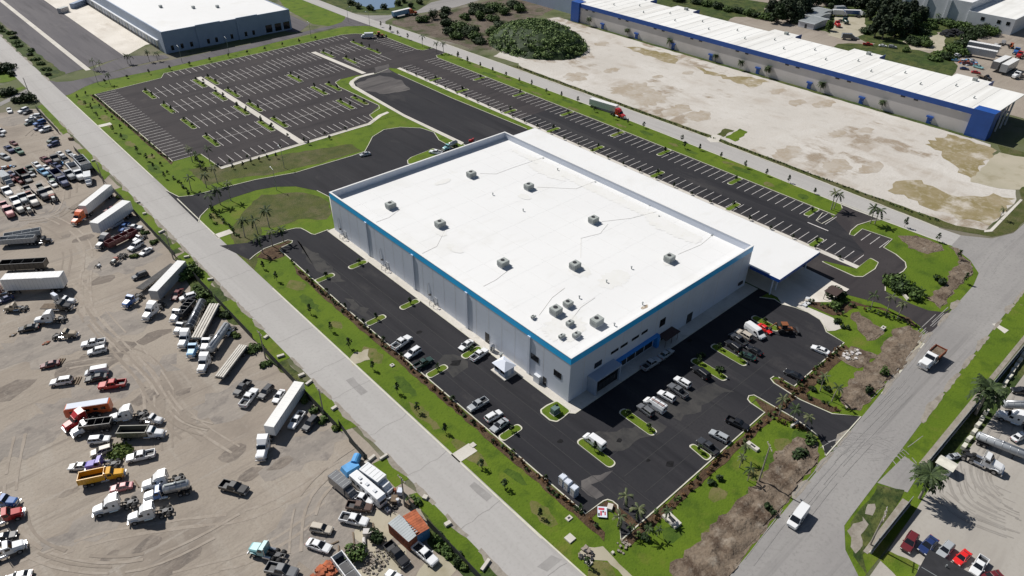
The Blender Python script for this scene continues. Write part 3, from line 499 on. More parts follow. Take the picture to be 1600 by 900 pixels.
sheet('culvert_turf', rough([(141.6,58.3),(152.7,59.5),(152.6,55.7),(141.6,53.6)], .4, 1.2, 801), .06, 'grass'); sheet('culvert_turf', rough([(141.8,61.9),(148.6,63.1),(149.8,60.0),(141.7,59.1)], .4, 1.2, 802), .06, 'dry_grass')
sheet('concrete_pad', [(135.4,62.0),(140.9,62.7),(141.9,59.9),(136.1,57.3),(133.9,59.2)], .064, 'concrete')
M['pale_stain'] = groundmat('pale_stain', [(.40,.355,.30),((.34,.285,.22),.15,.42,.6),((.47,.44,.40),.12,.52,.64),((.42,.385,.335),.6,.5,.7)])
for k,(c,rx,ry) in enumerate((((148.0,139.8),6,5),((193.0,165.5),5,3),((166.4,135.6),5,2.5),((153.9,113.7),11,8),((150.7,101.7),10,6),((149.8,86.3),8,4),((151.7,77.0),7,4),((175.6,116.5),3,2),((190.4,111.1),3,2),((146.5,35.9),8,4),((149.6,19.6),7,4),((157.6,11.1),7,3),((201.4,51.7),7,3),((186.7,27.6),5,3),((176.0,32.8),5,2.5),((194.5,59.8),5,3),((200.3,72.1),5,2.5))):
    sheet('faint_stain', rough([(c[0]+rx*math.cos(6.283*i/12), c[1]+ry*math.sin(6.283*i/12)) for i in range(12)], min(rx,ry)*.3, 1.2, 820+k), .046, 'pale_stain')

# tyre tracks: pairs of thin bent bands pressed into the yards and left on the wide road
M['track_dark'] = groundmat('track_dark', [(.245,.21,.175),((.27,.232,.195),.5,.42,.6),((.21,.18,.152),1.2,.55,.75)]); M['track_pale'] = groundmat('track_pale', [(.33,.288,.245),((.28,.24,.2),.5,.42,.6),((.38,.34,.295),1.1,.55,.75)])
M['track_yard'] = groundmat('track_yard', [(.265,.245,.222),((.30,.28,.255),.4,.42,.6)]); M['track_road'] = groundmat('track_road', [(0.2318,0.2233,0.2159),((0.2867,0.2757,0.2684),.5,.42,.6)])
def tracks(paths, mats, z, w, gauge, seed, spread, reps):
    r = random.Random(seed); bs = [MB() for _ in mats]; lev = 0.0
    for P0 in paths:
        for q in range(reps):
            off = r.uniform(-spread,spread); k = r.randrange(len(mats)); pts = []
            n = len(P0)-1
            for s in range(n*8+1):
                u = s/8; i = min(int(u), n-1); f = u-i; p = [Vector(P0[max(0,min(n,i+d))]) for d in (-1,0,1,2)]
                pts.append(.5*((2*p[1])+(p[2]-p[0])*f+(2*p[0]-5*p[1]+4*p[2]-p[3])*f*f+(3*p[1]-p[0]-3*p[2]+p[3])*f**3))
            a0 = r.randrange(0, max(1,len(pts)//3)); a1 = len(pts)-r.randrange(0, max(1,len(pts)//3))
            for g in (-gauge/2, gauge/2):
                lev += .0012; run = pts[a0:a1]; L_ = []; ww = w*r.uniform(.7,1.2)
                for s in range(len(run)):
                    d = (run[min(s+1,len(run)-1)]-run[max(s-1,0)]).normalized(); s_ = Vector((-d.y,d.x)); m_ = run[s]+s_*(off+g); h_ = ww/2*r.uniform(.75,1.2)
                    L_.append((m_-s_*h_, m_+s_*h_))
                s = 0
                while s < len(L_)-2:
                    e = min(len(L_)-1, s+r.randint(3,9)); vs = []
                    for p0, p1 in L_[s:e+1]: vs += [(p0.x,p0.y,lev),(p1.x,p1.y,lev)]
                    bs[k].add(vs, [(2*q_,2*q_+2,2*q_+3,2*q_+1) for q_ in range(e-s)]); s = e+r.choice((1,1,2,3))
    for i, (b, m) in enumerate(zip(bs, mats)): struct(b.obj('tyre_tracks', M[m], fixn=False)).location = (0,0,z+.0011*i)
tracks([[(-95.1,32.0),(-83.3,29.1),(-72.3,23.1),(-60.9,16.5),(-45.3,16.0),(-36.4,16.7)],[(-79.4,18.0),(-70.5,14.0),(-63.3,11.4),(-50.8,12.2),(-37.8,16.8)],[(-85.8,85.5),(-74.0,82.7),(-62.9,75.2),(-61.4,60.1),(-67.9,42.3),(-71.0,26.4)],[(-51.4,142.0),(-63.4,119.6),(-63.6,92.8),(-61.8,68.5),(-61.8,46.3),(-55.2,21.8)],[(-69.1,166.0),(-59.8,151.7),(-57.1,130.8),(-63.2,111.8),(-67.9,92.5)],[(-84.8,63.7),(-89.9,47.7),(-89.4,34.1),(-78.1,21.6),(-59.3,19.7)],[(-46.0,200.6),(-47.3,179.2),(-55.4,155.5),(-66.7,157.7)],[(-56.4,39.8),(-60.9,48.5),(-61.3,64.0),(-62.8,79.6),(-63.7,99.7),(-56.6,124.0)],[(-60.1,0.9),(-53.3,11.6),(-46.5,15.1),(-38.2,16.1)],[(-50.7,218.6),(-43.4,227.5),(-42.3,215.2),(-43.9,195.4)]],['track_dark','track_pale'],.0365,.5,1.9,5,3.5,2)
tracks([[(49.6,-61.3),(42.0,-65.5),(42.5,-72.6)],[(46.8,-59.4),(36.8,-65.2),(38.0,-74.0)],[(34.1,-60.9),(33.1,-66.5),(35.8,-74.7)],[(80.6,-60.5),(60.8,-63.3),(45.7,-64.7),(41.1,-69.0),(41.3,-72.9)]],['track_yard'],.036,.3,1.7,6,1.6,4)
tracks([[(31.8,-42.3),(32.3,-46.6),(37.8,-50.3),(46.5,-51.8)],[(29.2,-42.3),(36.0,-46.0),(43.2,-50.1)],[(26.6,-42.1),(33.2,-43.5),(37.0,-46.9),(37.9,-51.5),(35.8,-55.5)],[(43.8,-43.6),(61.0,-43.2),(84.3,-41.3)],[(-5.5,-47.4),(11.9,-46.0),(29.7,-45.3),(58.9,-45.5)]],['track_road'],.0572,.16,1.6,7,1.5,3)
tracks([[(113.2,-39.9),(128.2,-38.6),(137.9,-38.2),(148.8,-38.4)],[(76.0,-39.6),(82.3,-39.6),(96.0,-39.7)]],['track_road'],.0585,.16,1.6,8,1.2,3)

# ------------------------------------------------------------------ camera, sun, sky
cam = bpy.data.cameras.new('camera'); co = bpy.data.objects.new('camera', cam); COL.objects.link(co); sc.camera = co
cam.sensor_width = 36.0; cam.lens = 1117.695/1600*36.0; cam.clip_end = 6000; cam.clip_start = .5
_yaw, _pit, _rol = 0.830396768, 0.613485542, 0.0137541293
_f = Vector((math.cos(_pit)*math.cos(_yaw), math.cos(_pit)*math.sin(_yaw), -math.sin(_pit)))
_r = Vector((math.sin(_yaw), -math.cos(_yaw), 0)); _u = _r.cross(_f)
_r2 = _r*math.cos(_rol)+_u*math.sin(_rol); _u2 = -_r*math.sin(_rol)+_u*math.cos(_rol)
_m = Matrix((_r2, _u2, -_f)).transposed().to_4x4(); _m.translation = Vector((-81.512,-71.521,104.829)); co.matrix_world = _m
sd = Vector((-.14,.905,1.0)).normalized()
sun = bpy.data.lights.new('sun','SUN'); sun.energy = 5.0; sun.angle = math.radians(.5); sun.color = (1,.965,.91)
so = bpy.data.objects.new('sun', sun); COL.objects.link(so); so.rotation_euler = sd.to_track_quat('Z','Y').to_euler(); so.location = (0,0,300)
w = bpy.data.worlds.new('World'); sc.world = w; w.use_nodes = True; nt = w.node_tree
sky = nt.nodes.new('ShaderNodeTexSky'); sky.sky_type = 'NISHITA'; sky.sun_disc = False
sky.sun_elevation = math.asin(sd.z); sky.sun_rotation = math.atan2(sd.x, sd.y)
bg = nt.nodes['Background']; bg.inputs['Strength'].default_value = .05; nt.links.new(sky.outputs['Color'], bg.inputs['Color'])
vs = sc.view_settings; vs.view_transform = 'Standard'; vs.look = 'None'; vs.exposure = 0; vs.gamma = 1; vs.use_curve_mapping = False
sc.cycles.max_bounces = 4; sc.cycles.diffuse_bounces = 2; sc.cycles.use_denoising = True

# ------------------------------------------------------------------ the warehouse
W, L, H, PZ = 64.8, 93.15, 12.1, 10.0
wh = tag(empty('warehouse', (0,0,0)), 'large white warehouse with a flat white roof and a bright blue band along its parapet', 'warehouse')
b = MB(); t = .35
for x0,x1,y0,y1 in ((0,W,0,t),(0,W,L-t,L),(0,t,t,L-t),(W-t,W,t,L-t)): b.box(x0,x1,y0,y1,0,H-.12)
for y in (7.6,16.5,20.8,25.2,29.6,37.3,41.6,45.9,50.1,58.5,62.7,66.9,71.1,79.5,83.9,88.4): b.box(-.012,0,y-.035,y+.035,.1,H-1.6,1)
for x in (4.2,10.6,16.3,22.1,27.8,33.6,39.4,45.2,51,56.8,61): b.box(x-.035,x+.035,-.012,0,.1,H-1.6,1)
b.obj('wall', [M['wall_white'], M['grey_wall']], wh)
for y in (12.0,33.0,54.0,75.0): MB().box(-.26,0,y-.4,y+.4,0,H-1.6).obj('pilaster', M['wall_white'], wh)
b = MB(); z0, z1, q = H-1.75, H-.12, .05
b.box(-q,0,-q,L+q,z0,z1); b.box(0,W+q,-q,0,z0,z1); b.box(W,W+q,0,L+q,z0,z1); b.box(0,W,L,L+q,z0,z1)
b.obj('blue_parapet_band', M['blue_band'], wh)
b = MB(); c = .08
for x0,x1,y0,y1 in ((-c,W+c,-c,t+c),(-c,W+c,L-t-c,L+c),(-c,t+c,t+c,L-t-c),(W-t-c,W+c,t+c,L-t-c)): b.box(x0,x1,y0,y1,H-.12,H)
b.obj('parapet_coping', M['roof'], wh)
b = MB(); b.box(t,W-t,t,L-t,PZ-.4,PZ)
for y in range(4,92,9): b.box(t,W-t,y-.04,y+.04,PZ,PZ+.012)
b.obj('roof', M['roof'], wh)
def line(pts, z, wd=.09, hh=.07):
    m = MB()
    for p, r in zip(pts, pts[1:]):
        m.cyl((p[0],p[1],z+hh), (r[0],r[1],z+hh), wd/2, n=5)
    return m
M['conduit'] = flatmat('conduit', (.58,.55,.49), .7)
for pts in ([(48.6,60.6),(56.3,52.6),(63.7,52.3)],[(47.8,35.0),(55.0,31.1),(63.0,28.9)],[(50.1,11.6),(58.1,10.6),(63.8,11.4)],[(30.7,26.4),(37.4,32.7),(42.9,31.1),(48.2,33.1)],
            [(51.5,74.7),(63.8,73.9)],[(41.7,78.1),(45.1,74.8),(51.5,74.7)],[(14.9,59.7),(7.2,53.7),(2.5,53.4)],[(11.1,75.4),(6.4,73.7),(2.4,73.8)],[(14.4,34.1),(8.7,32.8),(4.8,32.7)],
            [(11.0,10.5),(15.9,12.3),(21.0,12.7)],[(6.9,16.3),(13.6,19.1),(18.5,19.9)]):
    line(pts, PZ, .06, .035).obj('roof_conduit', M['conduit'], wh)
for p in ((63.5,73.6),(63.7,51.9),(64.5,32.3),(61.7,26.8),(64.1,11.5)):
    MB().cyl((p[0],p[1],PZ),(p[0],p[1],PZ+.16),.32,.26,8).obj('roof_drain', M['grey_metal'], wh)
for p in ((60.8,64.6),(35.9,52.9),(36.3,15.0),(27.5,15.1),(18.1,14.9),(16.5,3.0),(27.0,3.9),(35.7,65.3)):
    m = MB(); m.cyl((p[0],p[1],PZ),(p[0],p[1],PZ+.55),.13,n=8); m.cyl((p[0],p[1],PZ+.55),(p[0],p[1],PZ+.7),.22,n=8)
    m.obj('vent_pipe', M['grey_metal'], wh)
M['stain_brown'] = groundmat('stain_brown', [(.24,.17,.11),((.42,.36,.28),.6,.4,.6),((.60,.57,.52),.9,.5,.62)])
M['stain_pale'] = groundmat('stain_pale', [(.672,.668,.645),((.69,.687,.675),.2,.42,.6),((.635,.622,.58),.5,.57,.72)])
def stain(c, rx, ry, m, k, z):
    b = MB(); b.flat(rough([(c[0]+rx*math.cos(6.283*i/10), c[1]+ry*math.sin(6.283*i/10)) for i in range(10)], min(rx,ry)*.22, .5, k), PZ+z); b.obj('roof_stain', M[m], wh)
for k,(c,rx,ry,m) in enumerate((((30.0,12.9),.9,.6,'stain_brown'),((29.9,14.8),4.5,3,'stain_pale'),((26.3,22.8),2.2,3.5,'stain_pale'),((26.7,3.0),1.2,.5,'stain_brown'),((7.9,9.5),5,4,'stain_pale'),((45.7,10.6),2,1.6,'stain_pale'),((60.5,48),2.0,38,'stain_pale'),((58.5,20),2.4,9,'stain_pale'),((57.5,66),2.2,8,'stain_pale'),((11.9,57.9),1.2,1.6,'stain_pale'),((41.8,58.7),1.5,2,'stain_pale'),((30,81),3,1.2,'stain_pale'),((10,50),1.2,3,'stain_pale'))):
    stain(c,rx,ry,m,300+k,.016+.003*k)
for x in range(5,64,6): 
    MB().box(x-.03,x+.03,.5,L-.5,PZ,PZ+.01).obj('membrane_seam', M['stain_pale'], wh)
p = (30.0,12.9); b = MB()
for k in range(14): b.box(p[0]+rnd(-.9,.2),p[0]+rnd(.2,.9),p[1]+rnd(-.5,.2),p[1]+rnd(.2,.6),PZ+.03,PZ+rnd(.06,.16))
def window(parent, axis, a0, a1, z0, z1, off=0.0, name='window', n=2):
    """glazed opening in the wall facing -X (axis x) or -Y (axis y)"""
    f = MB(); g = MB(); e = .09
    def bx(m, u0,u1,v0,v1,d0,d1):
        if axis == 'x': m.box(off-d1, off-d0, u0,u1,v0,v1)
        else: m.box(u0,u1, off-d1, off-d0, v0,v1)
    bx(g,a0,a1,z0,z1,.0,.02)
    bx(f,a0-e,a1+e,z0-e,z0,0,.07); bx(f,a0-e,a1+e,z1,z1+e,0,.07); bx(f,a0-e,a0,z0,z1,0,.07); bx(f,a1,a1+e,z0,z1,0,.07)
    for k in range(1,n): u = a0+(a1-a0)*k/n; bx(f,u-.03,u+.03,z0,z1,.02,.06)
    fo = f.obj(name, M['dark_metal'], parent); g.obj('pane', M['glass'], fo); return fo
window(wh,'x',9.1,11.3,4.9,6.3); window(wh,'x',2.4,4.4,4.9,6.3)
window(wh,'y',7.5,9.6,5.1,6.3)
for a,c_ in ((12.6,14.8),(15.7,17.8),(19.4,21.6),(22.7,24.6)): window(wh,'y',a,c_,6.1,6.6,n=3)
window(wh,'y',29.2,31,4.8,6.7)
def door(parent, axis, a0, a1, m='dark_metal', h=2.3, off=0.0):
    d = MB(); hd = MB()
    if axis == 'x': d.box(off-.06,off,a0,a1,.12,h); hd.box(off-.14,off-.06,a0+.12,a0+.26,1.0,1.15)
    else: d.box(a0,a1,off-.06,off,.12,h); hd.box(a0+.12,a0+.26,off-.14,off-.06,1.0,1.15)
    o = d.obj('door', M[m], parent); hd.obj('handle', M['chrome'], o)
door(wh,'x',6.5,7.5); door(wh,'x',25.1,26.5,h=2.9); door(wh,'y',40.1,42.2,h=2.8)
for y in (86.6,65.6,44.6):
    door(wh,'x',y,y+1.1,'pale_wall'); m = MB()
    for yy in (y-.3,y+1.4): m = MB(); m.cyl((-.1,yy,.1),(-.1,yy,1.2),.045,n=6); m.cyl((-1.4,yy,.1),(-1.4,yy,1.2),.045,n=6); m.cyl((-.1,yy,1.2),(-1.4,yy,1.2),.045,n=6); m.cyl((-.1,yy,.7),(-1.4,yy,.7),.03,n=6); m.obj('door_railing', M['dark_metal'], wh)
    MB().box(-.5,-.02,y+2.4,y+2.9,2.0,2.3).obj('wall_lamp', M['dark_metal'], wh)
    MB().box(-.85,-.3,y-1.6,y-1.0,.1,.34).obj('splash_block', M['grey_wall'], wh)
    m = MB(); m.cyl((-.16,y+3.6,.1),(-.16,y+3.6,4.6),.05,n=6); m.cyl((-.16,y+3.6,4.6),(-.02,y+3.2,5.3),.05,n=6); m.obj('wall_conduit', M['alu'], wh)
MB().box(-.9,-.02,7.9,9.6,.12,2.0,0,.04,.04).obj('electric_cabinet', M['pale_wall'], wh)
b = MB(); b.cyl((-1.0,22.9,.12),(-1.0,22.9,1.7),.62,n=12); b.cyl((-1.0,22.9,1.7),(-1.0,22.9,2.1),.62,.2,n=12); tag(b.obj('water_tank', M['alu'], None, False), 'pale round water tank standing by the dark door on the long wall', 'tank')
b = MB(); b.cyl((-1,19.9,.12),(-1,19.9,1.1),.3,n=8); b.box(-1.5,-.5,19.6,20.2,1.0,1.25); tag(b.obj('pump', M['grey_metal']), 'small grey pump on the walk beside the round water tank', 'pump')
# entrance front: grey portal, storefront, long blue awning
m = MB(); m.box(5.6,6.0,-2.4,-.02,.12,3.9); m.box(13.1,13.5,-2.4,-.02,.12,3.9); m.box(5.5,13.6,-2.5,-.02,3.9,4.3); m.obj('entrance_portal', M['bluegrey_wall'], wh)
window(wh,'y',7.2,13.0,.25,3.7,off=-1.9,name='shopfront',n=5)
M['awning_blue'] = flatmat('awning_blue', (.03,.24,.66), .5)
m = MB(); m.box(13.9,28.6,-.9,-.02,3.15,3.45); m.obj('blue_awning', M['awning_blue'], wh)
for a,c_ in ((13.7,15.2),(27.6,28.5)): MB().box(a,c_,-1.1,-.02,.12,3.08).obj('awning_pier', M['awning_blue'], wh)
for a in (15.6,18.6,21.6,24.6): window(wh,'y',a,a+2.5,.5,2.7,n=3)
M['awning_brown'] = flatmat('awning_brown', (.06,.032,.03), .8)
m = MB()
for x in (29.3,31.6,33.8):
    m.cyl((x,-2.2,.12),(x,-2.2,2.3),.06,n=6)
m.box(29,34.2,-2.5,-.05,2.3,2.5); m.obj('door_awning', M['awning_brown'], wh); door(wh,'y',30.5,32.6,'dark_metal',h=2.2)
M['caramel'] = flatmat('caramel', (.055,.034,.028), .7)
MB().box(61.4,63.2,-.3,-.02,1.5,2.3).obj('wall_louvre', M['dark_metal'], wh)
# lower loading wing with the deep canopy
wing = tag(empty('loading_canopy', (W,0,0)), 'low white loading canopy with blue edge reaching out beyond the warehouse end', 'canopy')
x0,x1,y0,y1,hz = W+.4-W, 19.9, -8.5, 99.6, 6.0
b = MB(); b.box(x0,x1,y0,y1,hz-.35,hz); b.obj('canopy_roof', M['roof'], wing)
b = MB(); b.box(x0-.05,x1+.05,y0-.06,y0,hz-.9,hz-.02); b.box(x1,x1+.06,y0,y1,hz-.9,hz-.02); b.box(x0-.06,x0,y0,-.2,hz-.9,hz-.02); b.box(x0,x1,y1,y1+.06,hz-.9,hz-.02); b.obj('blue_fascia', M['royal_blue'], wing)
for y in [-6.5]+[8.5+15*k for k in range(7)]:
    for x in (1.4, 18.6):
        if y > 0 and x < 10: continue
        MB().cyl((x,y,.05),(x,y,hz-.3),.2,n=10).obj('canopy_column', M['wall_white'], wing)
MB().cyl((4.2,-6.4,.05),(4.2,-6.4,hz-.3),.2,n=10).obj('canopy_column', M['wall_white'], wing)
# ------------------------------------------------------------------ rooftop units
def hvac(p, sx, sy, h, label, fan=1):
    o = tag(empty('rooftop_unit', (p[0],p[1],PZ)), label, 'air conditioner', 'air conditioners on the white roof')
    MB().box(-sx*.46,sx*.46,-sy*.46,sy*.46,0,.3).obj('curb', M['pale_wall'], o)
    m = MB(); m.box(-sx/2,sx/2,-sy/2,sy/2,.3,h)
    for k in range(5): z = .45+k*(h-.7)/5; m.box(-sx/2-.04,-sx/2,-sy*.4,sy*.4,z,z+.1,1)
    for k in range(4): xx = -sx/2+sx*(k+.5)/4; m.box(xx-.03,xx+.03,-sy/2-.03,-sy/2,.35,h-.05,1)
    m.obj('casing', [M['hvac'], M['grey_metal']], o)
    for k in range(fan):
        xx = (k-(fan-1)/2)*sx*.45
        MB().cyl((xx,sy*.1,h),(xx,sy*.1,h+.1),min(sx,sy)*.26,n=12).obj('fan_grille', M['dark_metal'], o)
    m = MB(); m.box(sx*.1,sx*.5+.45,-sy*.3,sy*.3,.3,h*.7); m.obj('intake_hood', M['hvac'], o)
for p, lb in (((9.7,77.8),'grey rooftop unit nearest the corner of blue band and shaded north parapet'),((13.8,61.0),'grey rooftop unit on the roof side along the road, second back from the north parapet'),((38.4,78.2),'grey rooftop unit nearest the shaded north parapet in the middle of the roof'),((45.9,61.4),'grey rooftop unit with one thin pipe to the far roof edge'),
              ((45.8,36.2),'grey rooftop unit whose two thin pipes meet at its side'),((26.2,24.1),'grey rooftop unit near the brown stain on the roof'),((45.9,11.2),'grey rooftop unit nearest the front parapet and the low canopy roof'),((13.9,36.2),'grey rooftop unit at mid length of the long blue edge')):
    hvac(p, 2.3, 1.9, 1.6, lb)
for p, a, lb in (((10.0,14.3),(2.2,2.0,1.7,1),'tallest grey unit of the small cluster near the front corner'),((14.0,14.5),(1.8,1.6,1.3,1),'grey unit of the front corner cluster, farthest from the corner'),((13.9,5.8),(2.5,1.9,1.7,1),'grey unit with a dark hole on top, standing apart near the front band'),
                 ((9.3,9.4),(1.5,1.0,1.1,1),'small pale unit in the middle of the front corner cluster'),((7.5,5.7),(1.6,1.0,1.1,1),'small pale unit with a dark fan, closest to the front band'),((4.9,7.5),(1.2,.7,.9,1),'smallest pale unit closest to the front corner'),((5.0,16.3),(.8,.6,.8,1),'tiny dark roof ventilator near the long blue edge')):
    hvac(p, *a[:3], lb, a[3])
# ------------------------------------------------------------------ other buildings
def shell(parent, x0,x1,y0,y1,h,wm,rm,par=.5,t=.35):
    b = MB()
    for a in ((x0,x1,y0,y0+t),(x0,x1,y1-t,y1),(x0,x0+t,y0+t,y1-t),(x1-t,x1,y0+t,y1-t)): b.box(*a,0,h)
    b.obj('wall', M[wm], parent); MB().box(x0+t,x1-t,y0+t,y1-t,h-par-.3,h-par).obj('roof', M[rm], parent)
# north-west warehouse
n = tag(empty('warehouse', (0,0,0)), 'slate grey warehouse with a white roof and loading docks beyond the striped car park', 'warehouse')
shell(n,24.2,88.5,285.6,520,10,'slate_wall','roof',.35)
b = MB(); b.box(24.1,24.2,285.5,520,0,9.9); b.obj('dock_wall', M['bluegrey_wall'], n)
MB().box(23.2,24.1,292,515,4.6,5.0).obj('dock_canopy', M['pale_wall'], n)
for k in range(34):
    y = 294+k*4.6; m = MB(); m.box(24.0,24.1,y,y+2.9,1.2,4.2); dd = m.obj('dock_door', M['pale_wall' if k%3 else 'grey_metal'], n)
    MB().box(23.86,24.0,y-.25,y+3.15,.4,1.15).obj('dock_bumper', M['dark_metal'], n)
for a,c_ in ((40,52),(60,71)): MB().box(a,c_,285.1,285.6,0,10.4).obj('wall_panel', M['slate_wall'], n)
for x in (27,31.5,36,44,48,56,63,67): window(n,'y',x,x+1.1,1.2,3.2,off=285.6 if not(40<x<52 or 60<x<71) else 285.1)
for x in (74.5,79.5,84.2): window(n,'y',x,x+3.2,.8,4.2,off=285.6)
for x,y in ((52,318),(62,312),(40,330),(75,325)): MB().box(x,x+1.4,y,y+1.4,9.65,10.9).obj('roof_vent', M['grey_metal'], n)
# long blue-banded building
B = tag(empty('industrial_building', (0,0,0)), 'very long grey building with a royal blue eave band beyond the bare lot', 'building')
bx0, bx1, by0, by1, bh = 213.0, 244.0, -1.0, 203.0, 9.9
b = MB(); b.box(bx0,bx1,by0,by1,0,bh-.3); b.obj('wall', M['grey_wall'], B)
b = MB(); b.box(bx0-.3,bx1,by0,by1,bh-.3,bh)
for y in range(3,203,5): b.box(bx0-.3,bx1,y-.05,y+.05,bh,bh+.05)
b.obj('roof', M['roof_weathered'], B)
MB().box(bx0-.45,bx0-.02,by0,by1,bh-2.1,bh-.05).obj('blue_eave_band', M['royal_blue'], B)
for y0_,y1_ in ((-5.8,1.6),(199.5,205.3)):
    MB().box(bx0-1.2,bx0+4,y0_,y1_,0,bh+.3).obj('blue_tower', M['royal_blue'], B)
MB().box(bx0+4,bx1,-5.3,-1.0,bh-.35,bh).obj('end_canopy', M['roof_weathered'], B)
MB().box(bx0+4,bx1,-1.3,-1.02,0,bh-.4).obj('end_wall', M['royal_blue'], B)
for x in (219,224,229,234): MB().box(x,x+.5,-5.2,-4.7,0,bh-.4).obj('end_column', M['pale_wall'], B)
for k,y in enumerate((15,42,65,90,115,137,160,183)):
    m = MB(); m.box(bx0-.8,bx0-.02,y-1.3,y+1.3,2.5,3.1,0,.05,.05); m.obj('door_hood', M['royal_blue'], B)
    d = MB().box(bx0-.12,bx0-.02,y-.9,y+.9,.05,2.45).obj('door', M['royal_blue'], B); MB().box(bx0-.2,bx0-.12,y-.7,y-.5,1,1.15).obj('handle', M['chrome'], d)
    for dy in (7,12): MB().box(bx0-.3,bx0-.02,y+dy-.8,y+dy+.8,bh-2.75,bh-2.15).obj('wall_vent', M['dark_metal'], B)
    for dy in (-9,-5): MB().box(bx0-.25,bx0-.02,y+dy-.7,y+dy+.7,bh-2.4,bh-2.15).obj('wall_light', M['lamp_clear'], B)
for k in range(20):
    y = 6+k*10; x = 224+9*(k%2); m = MB(); m.cyl((x,y,bh),(x,y,bh+.7),.28,n=8); m.cyl((x,y,bh+.7),(x,y,bh+1.0),.48,.1,n=8); m.obj('roof_ventilator', M['grey_metal'], B)
for y in (8,52,92,150,178):
    MB().box(bx1,bx1+6,y,y+14,0,bh-.2).obj('rear_bay', M['roof_weathered'], B); MB().box(bx1+.5,bx1+6.1,y-.15,y-.02,bh-2.5,bh+.4).obj('bay_screen', M['royal_blue'], B)
    m = MB(); m.box(bx1+1.5,bx1+3.2,y+5,y+6.5,bh-.2,bh+.9); m.obj('roof_unit', M['hvac'], B)
n2 = tag(empty('warehouse', (0,0,0)), 'pale blue-grey warehouse wall at the far end of the long blue building', 'warehouse')
shell(n2,222,262,212,360,11,'bluegrey_wall','roof',.4)
u = tag(empty('warehouse', (0,0,0)), 'tall pale grey warehouse with vertical wall ribs behind the overgrown yard', 'warehouse')
shell(u,371,440,61.2,190,12,'pale_wall','roof',.4)
for y in (72,84,96,108,120): MB().box(370.2,371,y-.9,y+.9,0,11.6).obj('wall_rib', M['pale_wall'], u)
v = tag(empty('warehouse', (0,0,0)), 'low white warehouse with small square windows beside the tall ribbed one', 'warehouse')
shell(v,370,430,38,61,8,'pale_wall','roof_weathered',.3)
for y in (40,44.5,52.5): window(v,'x',y,y+1.6,4.6,6.2,off=370)
door(v,'x',49,50.4,off=370,h=3.2)
# dark-roofed building at the bottom right

# ------------------------------------------------------------------ planting
def leaves(b, n, cx, cy, cz, rx, ry, rz, s, mi=0, shell_=.55, seed=1, elong=1.3):
    """leaf-sized faces spread through an ellipsoid, denser towards its outside"""
    r = random.Random(seed)
    for _ in range(n):
        while True:
            d = Vector((r.uniform(-1,1), r.uniform(-1,1), r.uniform(-1,1)))
            if .05 < d.length <= 1: break
        d = d.normalized()*(shell_+(1-shell_)*r.random()**.7)
        p = Vector((cx+d.x*rx, cy+d.y*ry, cz+d.z*rz))
        nn = (d+Vector((r.uniform(-.8,.8), r.uniform(-.8,.8), r.uniform(-.3,.9)))).normalized()
        a = nn.orthogonal().normalized(); a = (a*math.cos(k:=r.uniform(0,6.28))+nn.cross(a)*math.sin(k)); c = nn.cross(a)
        q = s*r.uniform(.6,1.3)
        b.add([p-a*q*elong*.5, p+c*q*.45, p+a*q*elong*.5, p-c*q*.45], [(0,1,2,3)], mi)
def sapling_mesh(h, rad, seed, n=70, m='leaf_dark', bush=.5):
    t = MB(); t.cyl((0,0,0),(0.03,0,h*.45),.05,.03,5); t.cyl((.03,0,h*.45),(.0,.05,h*.85),.03,.015,4)
    r = random.Random(seed)
    for k in range(4):
        a = k*1.6+r.random(); t.cyl((0.02,0,h*(.35+.1*k)),(math.cos(a)*rad*.6,math.sin(a)*rad*.6,h*(.5+.1*k)),.02,.01,4)
    c = MB()
    for k in range(4):
        z = h*(.42+.15*k); rr = rad*(1,.95,.75,.45)[k]
        leaves(c, n//4, r.uniform(-.12,.12), r.uniform(-.12,.12), z, rr, rr, h*.13, .34, 0, .3, seed*10+k)
    return t.mesh('trunk', [M['trunk']]), c.mesh('crown', [M[m]], fixn=False)
SAP = [sapling_mesh(2.7,.62,1), sapling_mesh(2.3,.55,2), sapling_mesh(3.1,.7,3,90), sapling_mesh(2.5,.75,4,80)]
SMALL = [sapling_mesh(1.5,.5,5,46), sapling_mesh(1.3,.6,6,46), sapling_mesh(1.75,.45,7,50)]
def pair(kind, tm, cm, p, label, cat, group, sc_=1.0, z=.05):
    o = tag(empty(kind, (p[0],p[1],z), rnd(0,6.28)), label, cat, group); o.scale = (sc_*rnd(.9,1.1),sc_*rnd(.9,1.1),sc_*rnd(.88,1.14))
    link('trunk', tm, o); link('crown', cm, o); return o
def row(pts, lab, group, kinds=SAP, sc_=1.0, kind='young_tree', cat='tree'):
    for i, p in enumerate(pts):
        t, c = random.choice(kinds); pair(kind, t, c, p, lab.replace('#', ORD[i] if i < len(ORD) else 'next'), cat, group, sc_)
row([(-24.2,249.7),(-24.2,239.6),(-24.0,232.0),(-24.4,224.3), (-24.4,206.3),(-24.1,198.5), (-24.1,182.7),(-23.9,174.1),(-24.2,167.1),(-24.4,156.8)],
    '# dark young tree on the verge beside the striped car park, from the far end', 'young trees on the road verge')
row([(-20.5,252.2),(-20.6,242.5),(-20.6,234.4),(-20.7,227.1),(-20.6,219.5),(-21.1,208.9),(-21.6,175.4),(-21.8,167.5),(-22.3,160.0)],
    '# small inner shrub on the verge beside the striped car park, from the far end', 'inner verge shrubs', SMALL)
row([(-24.4,120.2),(-24.5,87.8),(-24.5,80.3),(-24.9,62.3),(-24.7,53.0),(-24.7,44.8),(-24.7,35.3),(-24.9,25.7),(-25.0,18.4),(-24.2,10.1),(-24.6,-1.4),(-24.4,-7.8),(-23.9,-16.6),(-24.8,-28.7)],
    '# young tree along the grey road facing the long white wall, from the palms', 'young trees along the west verge', SAP, 1.05)
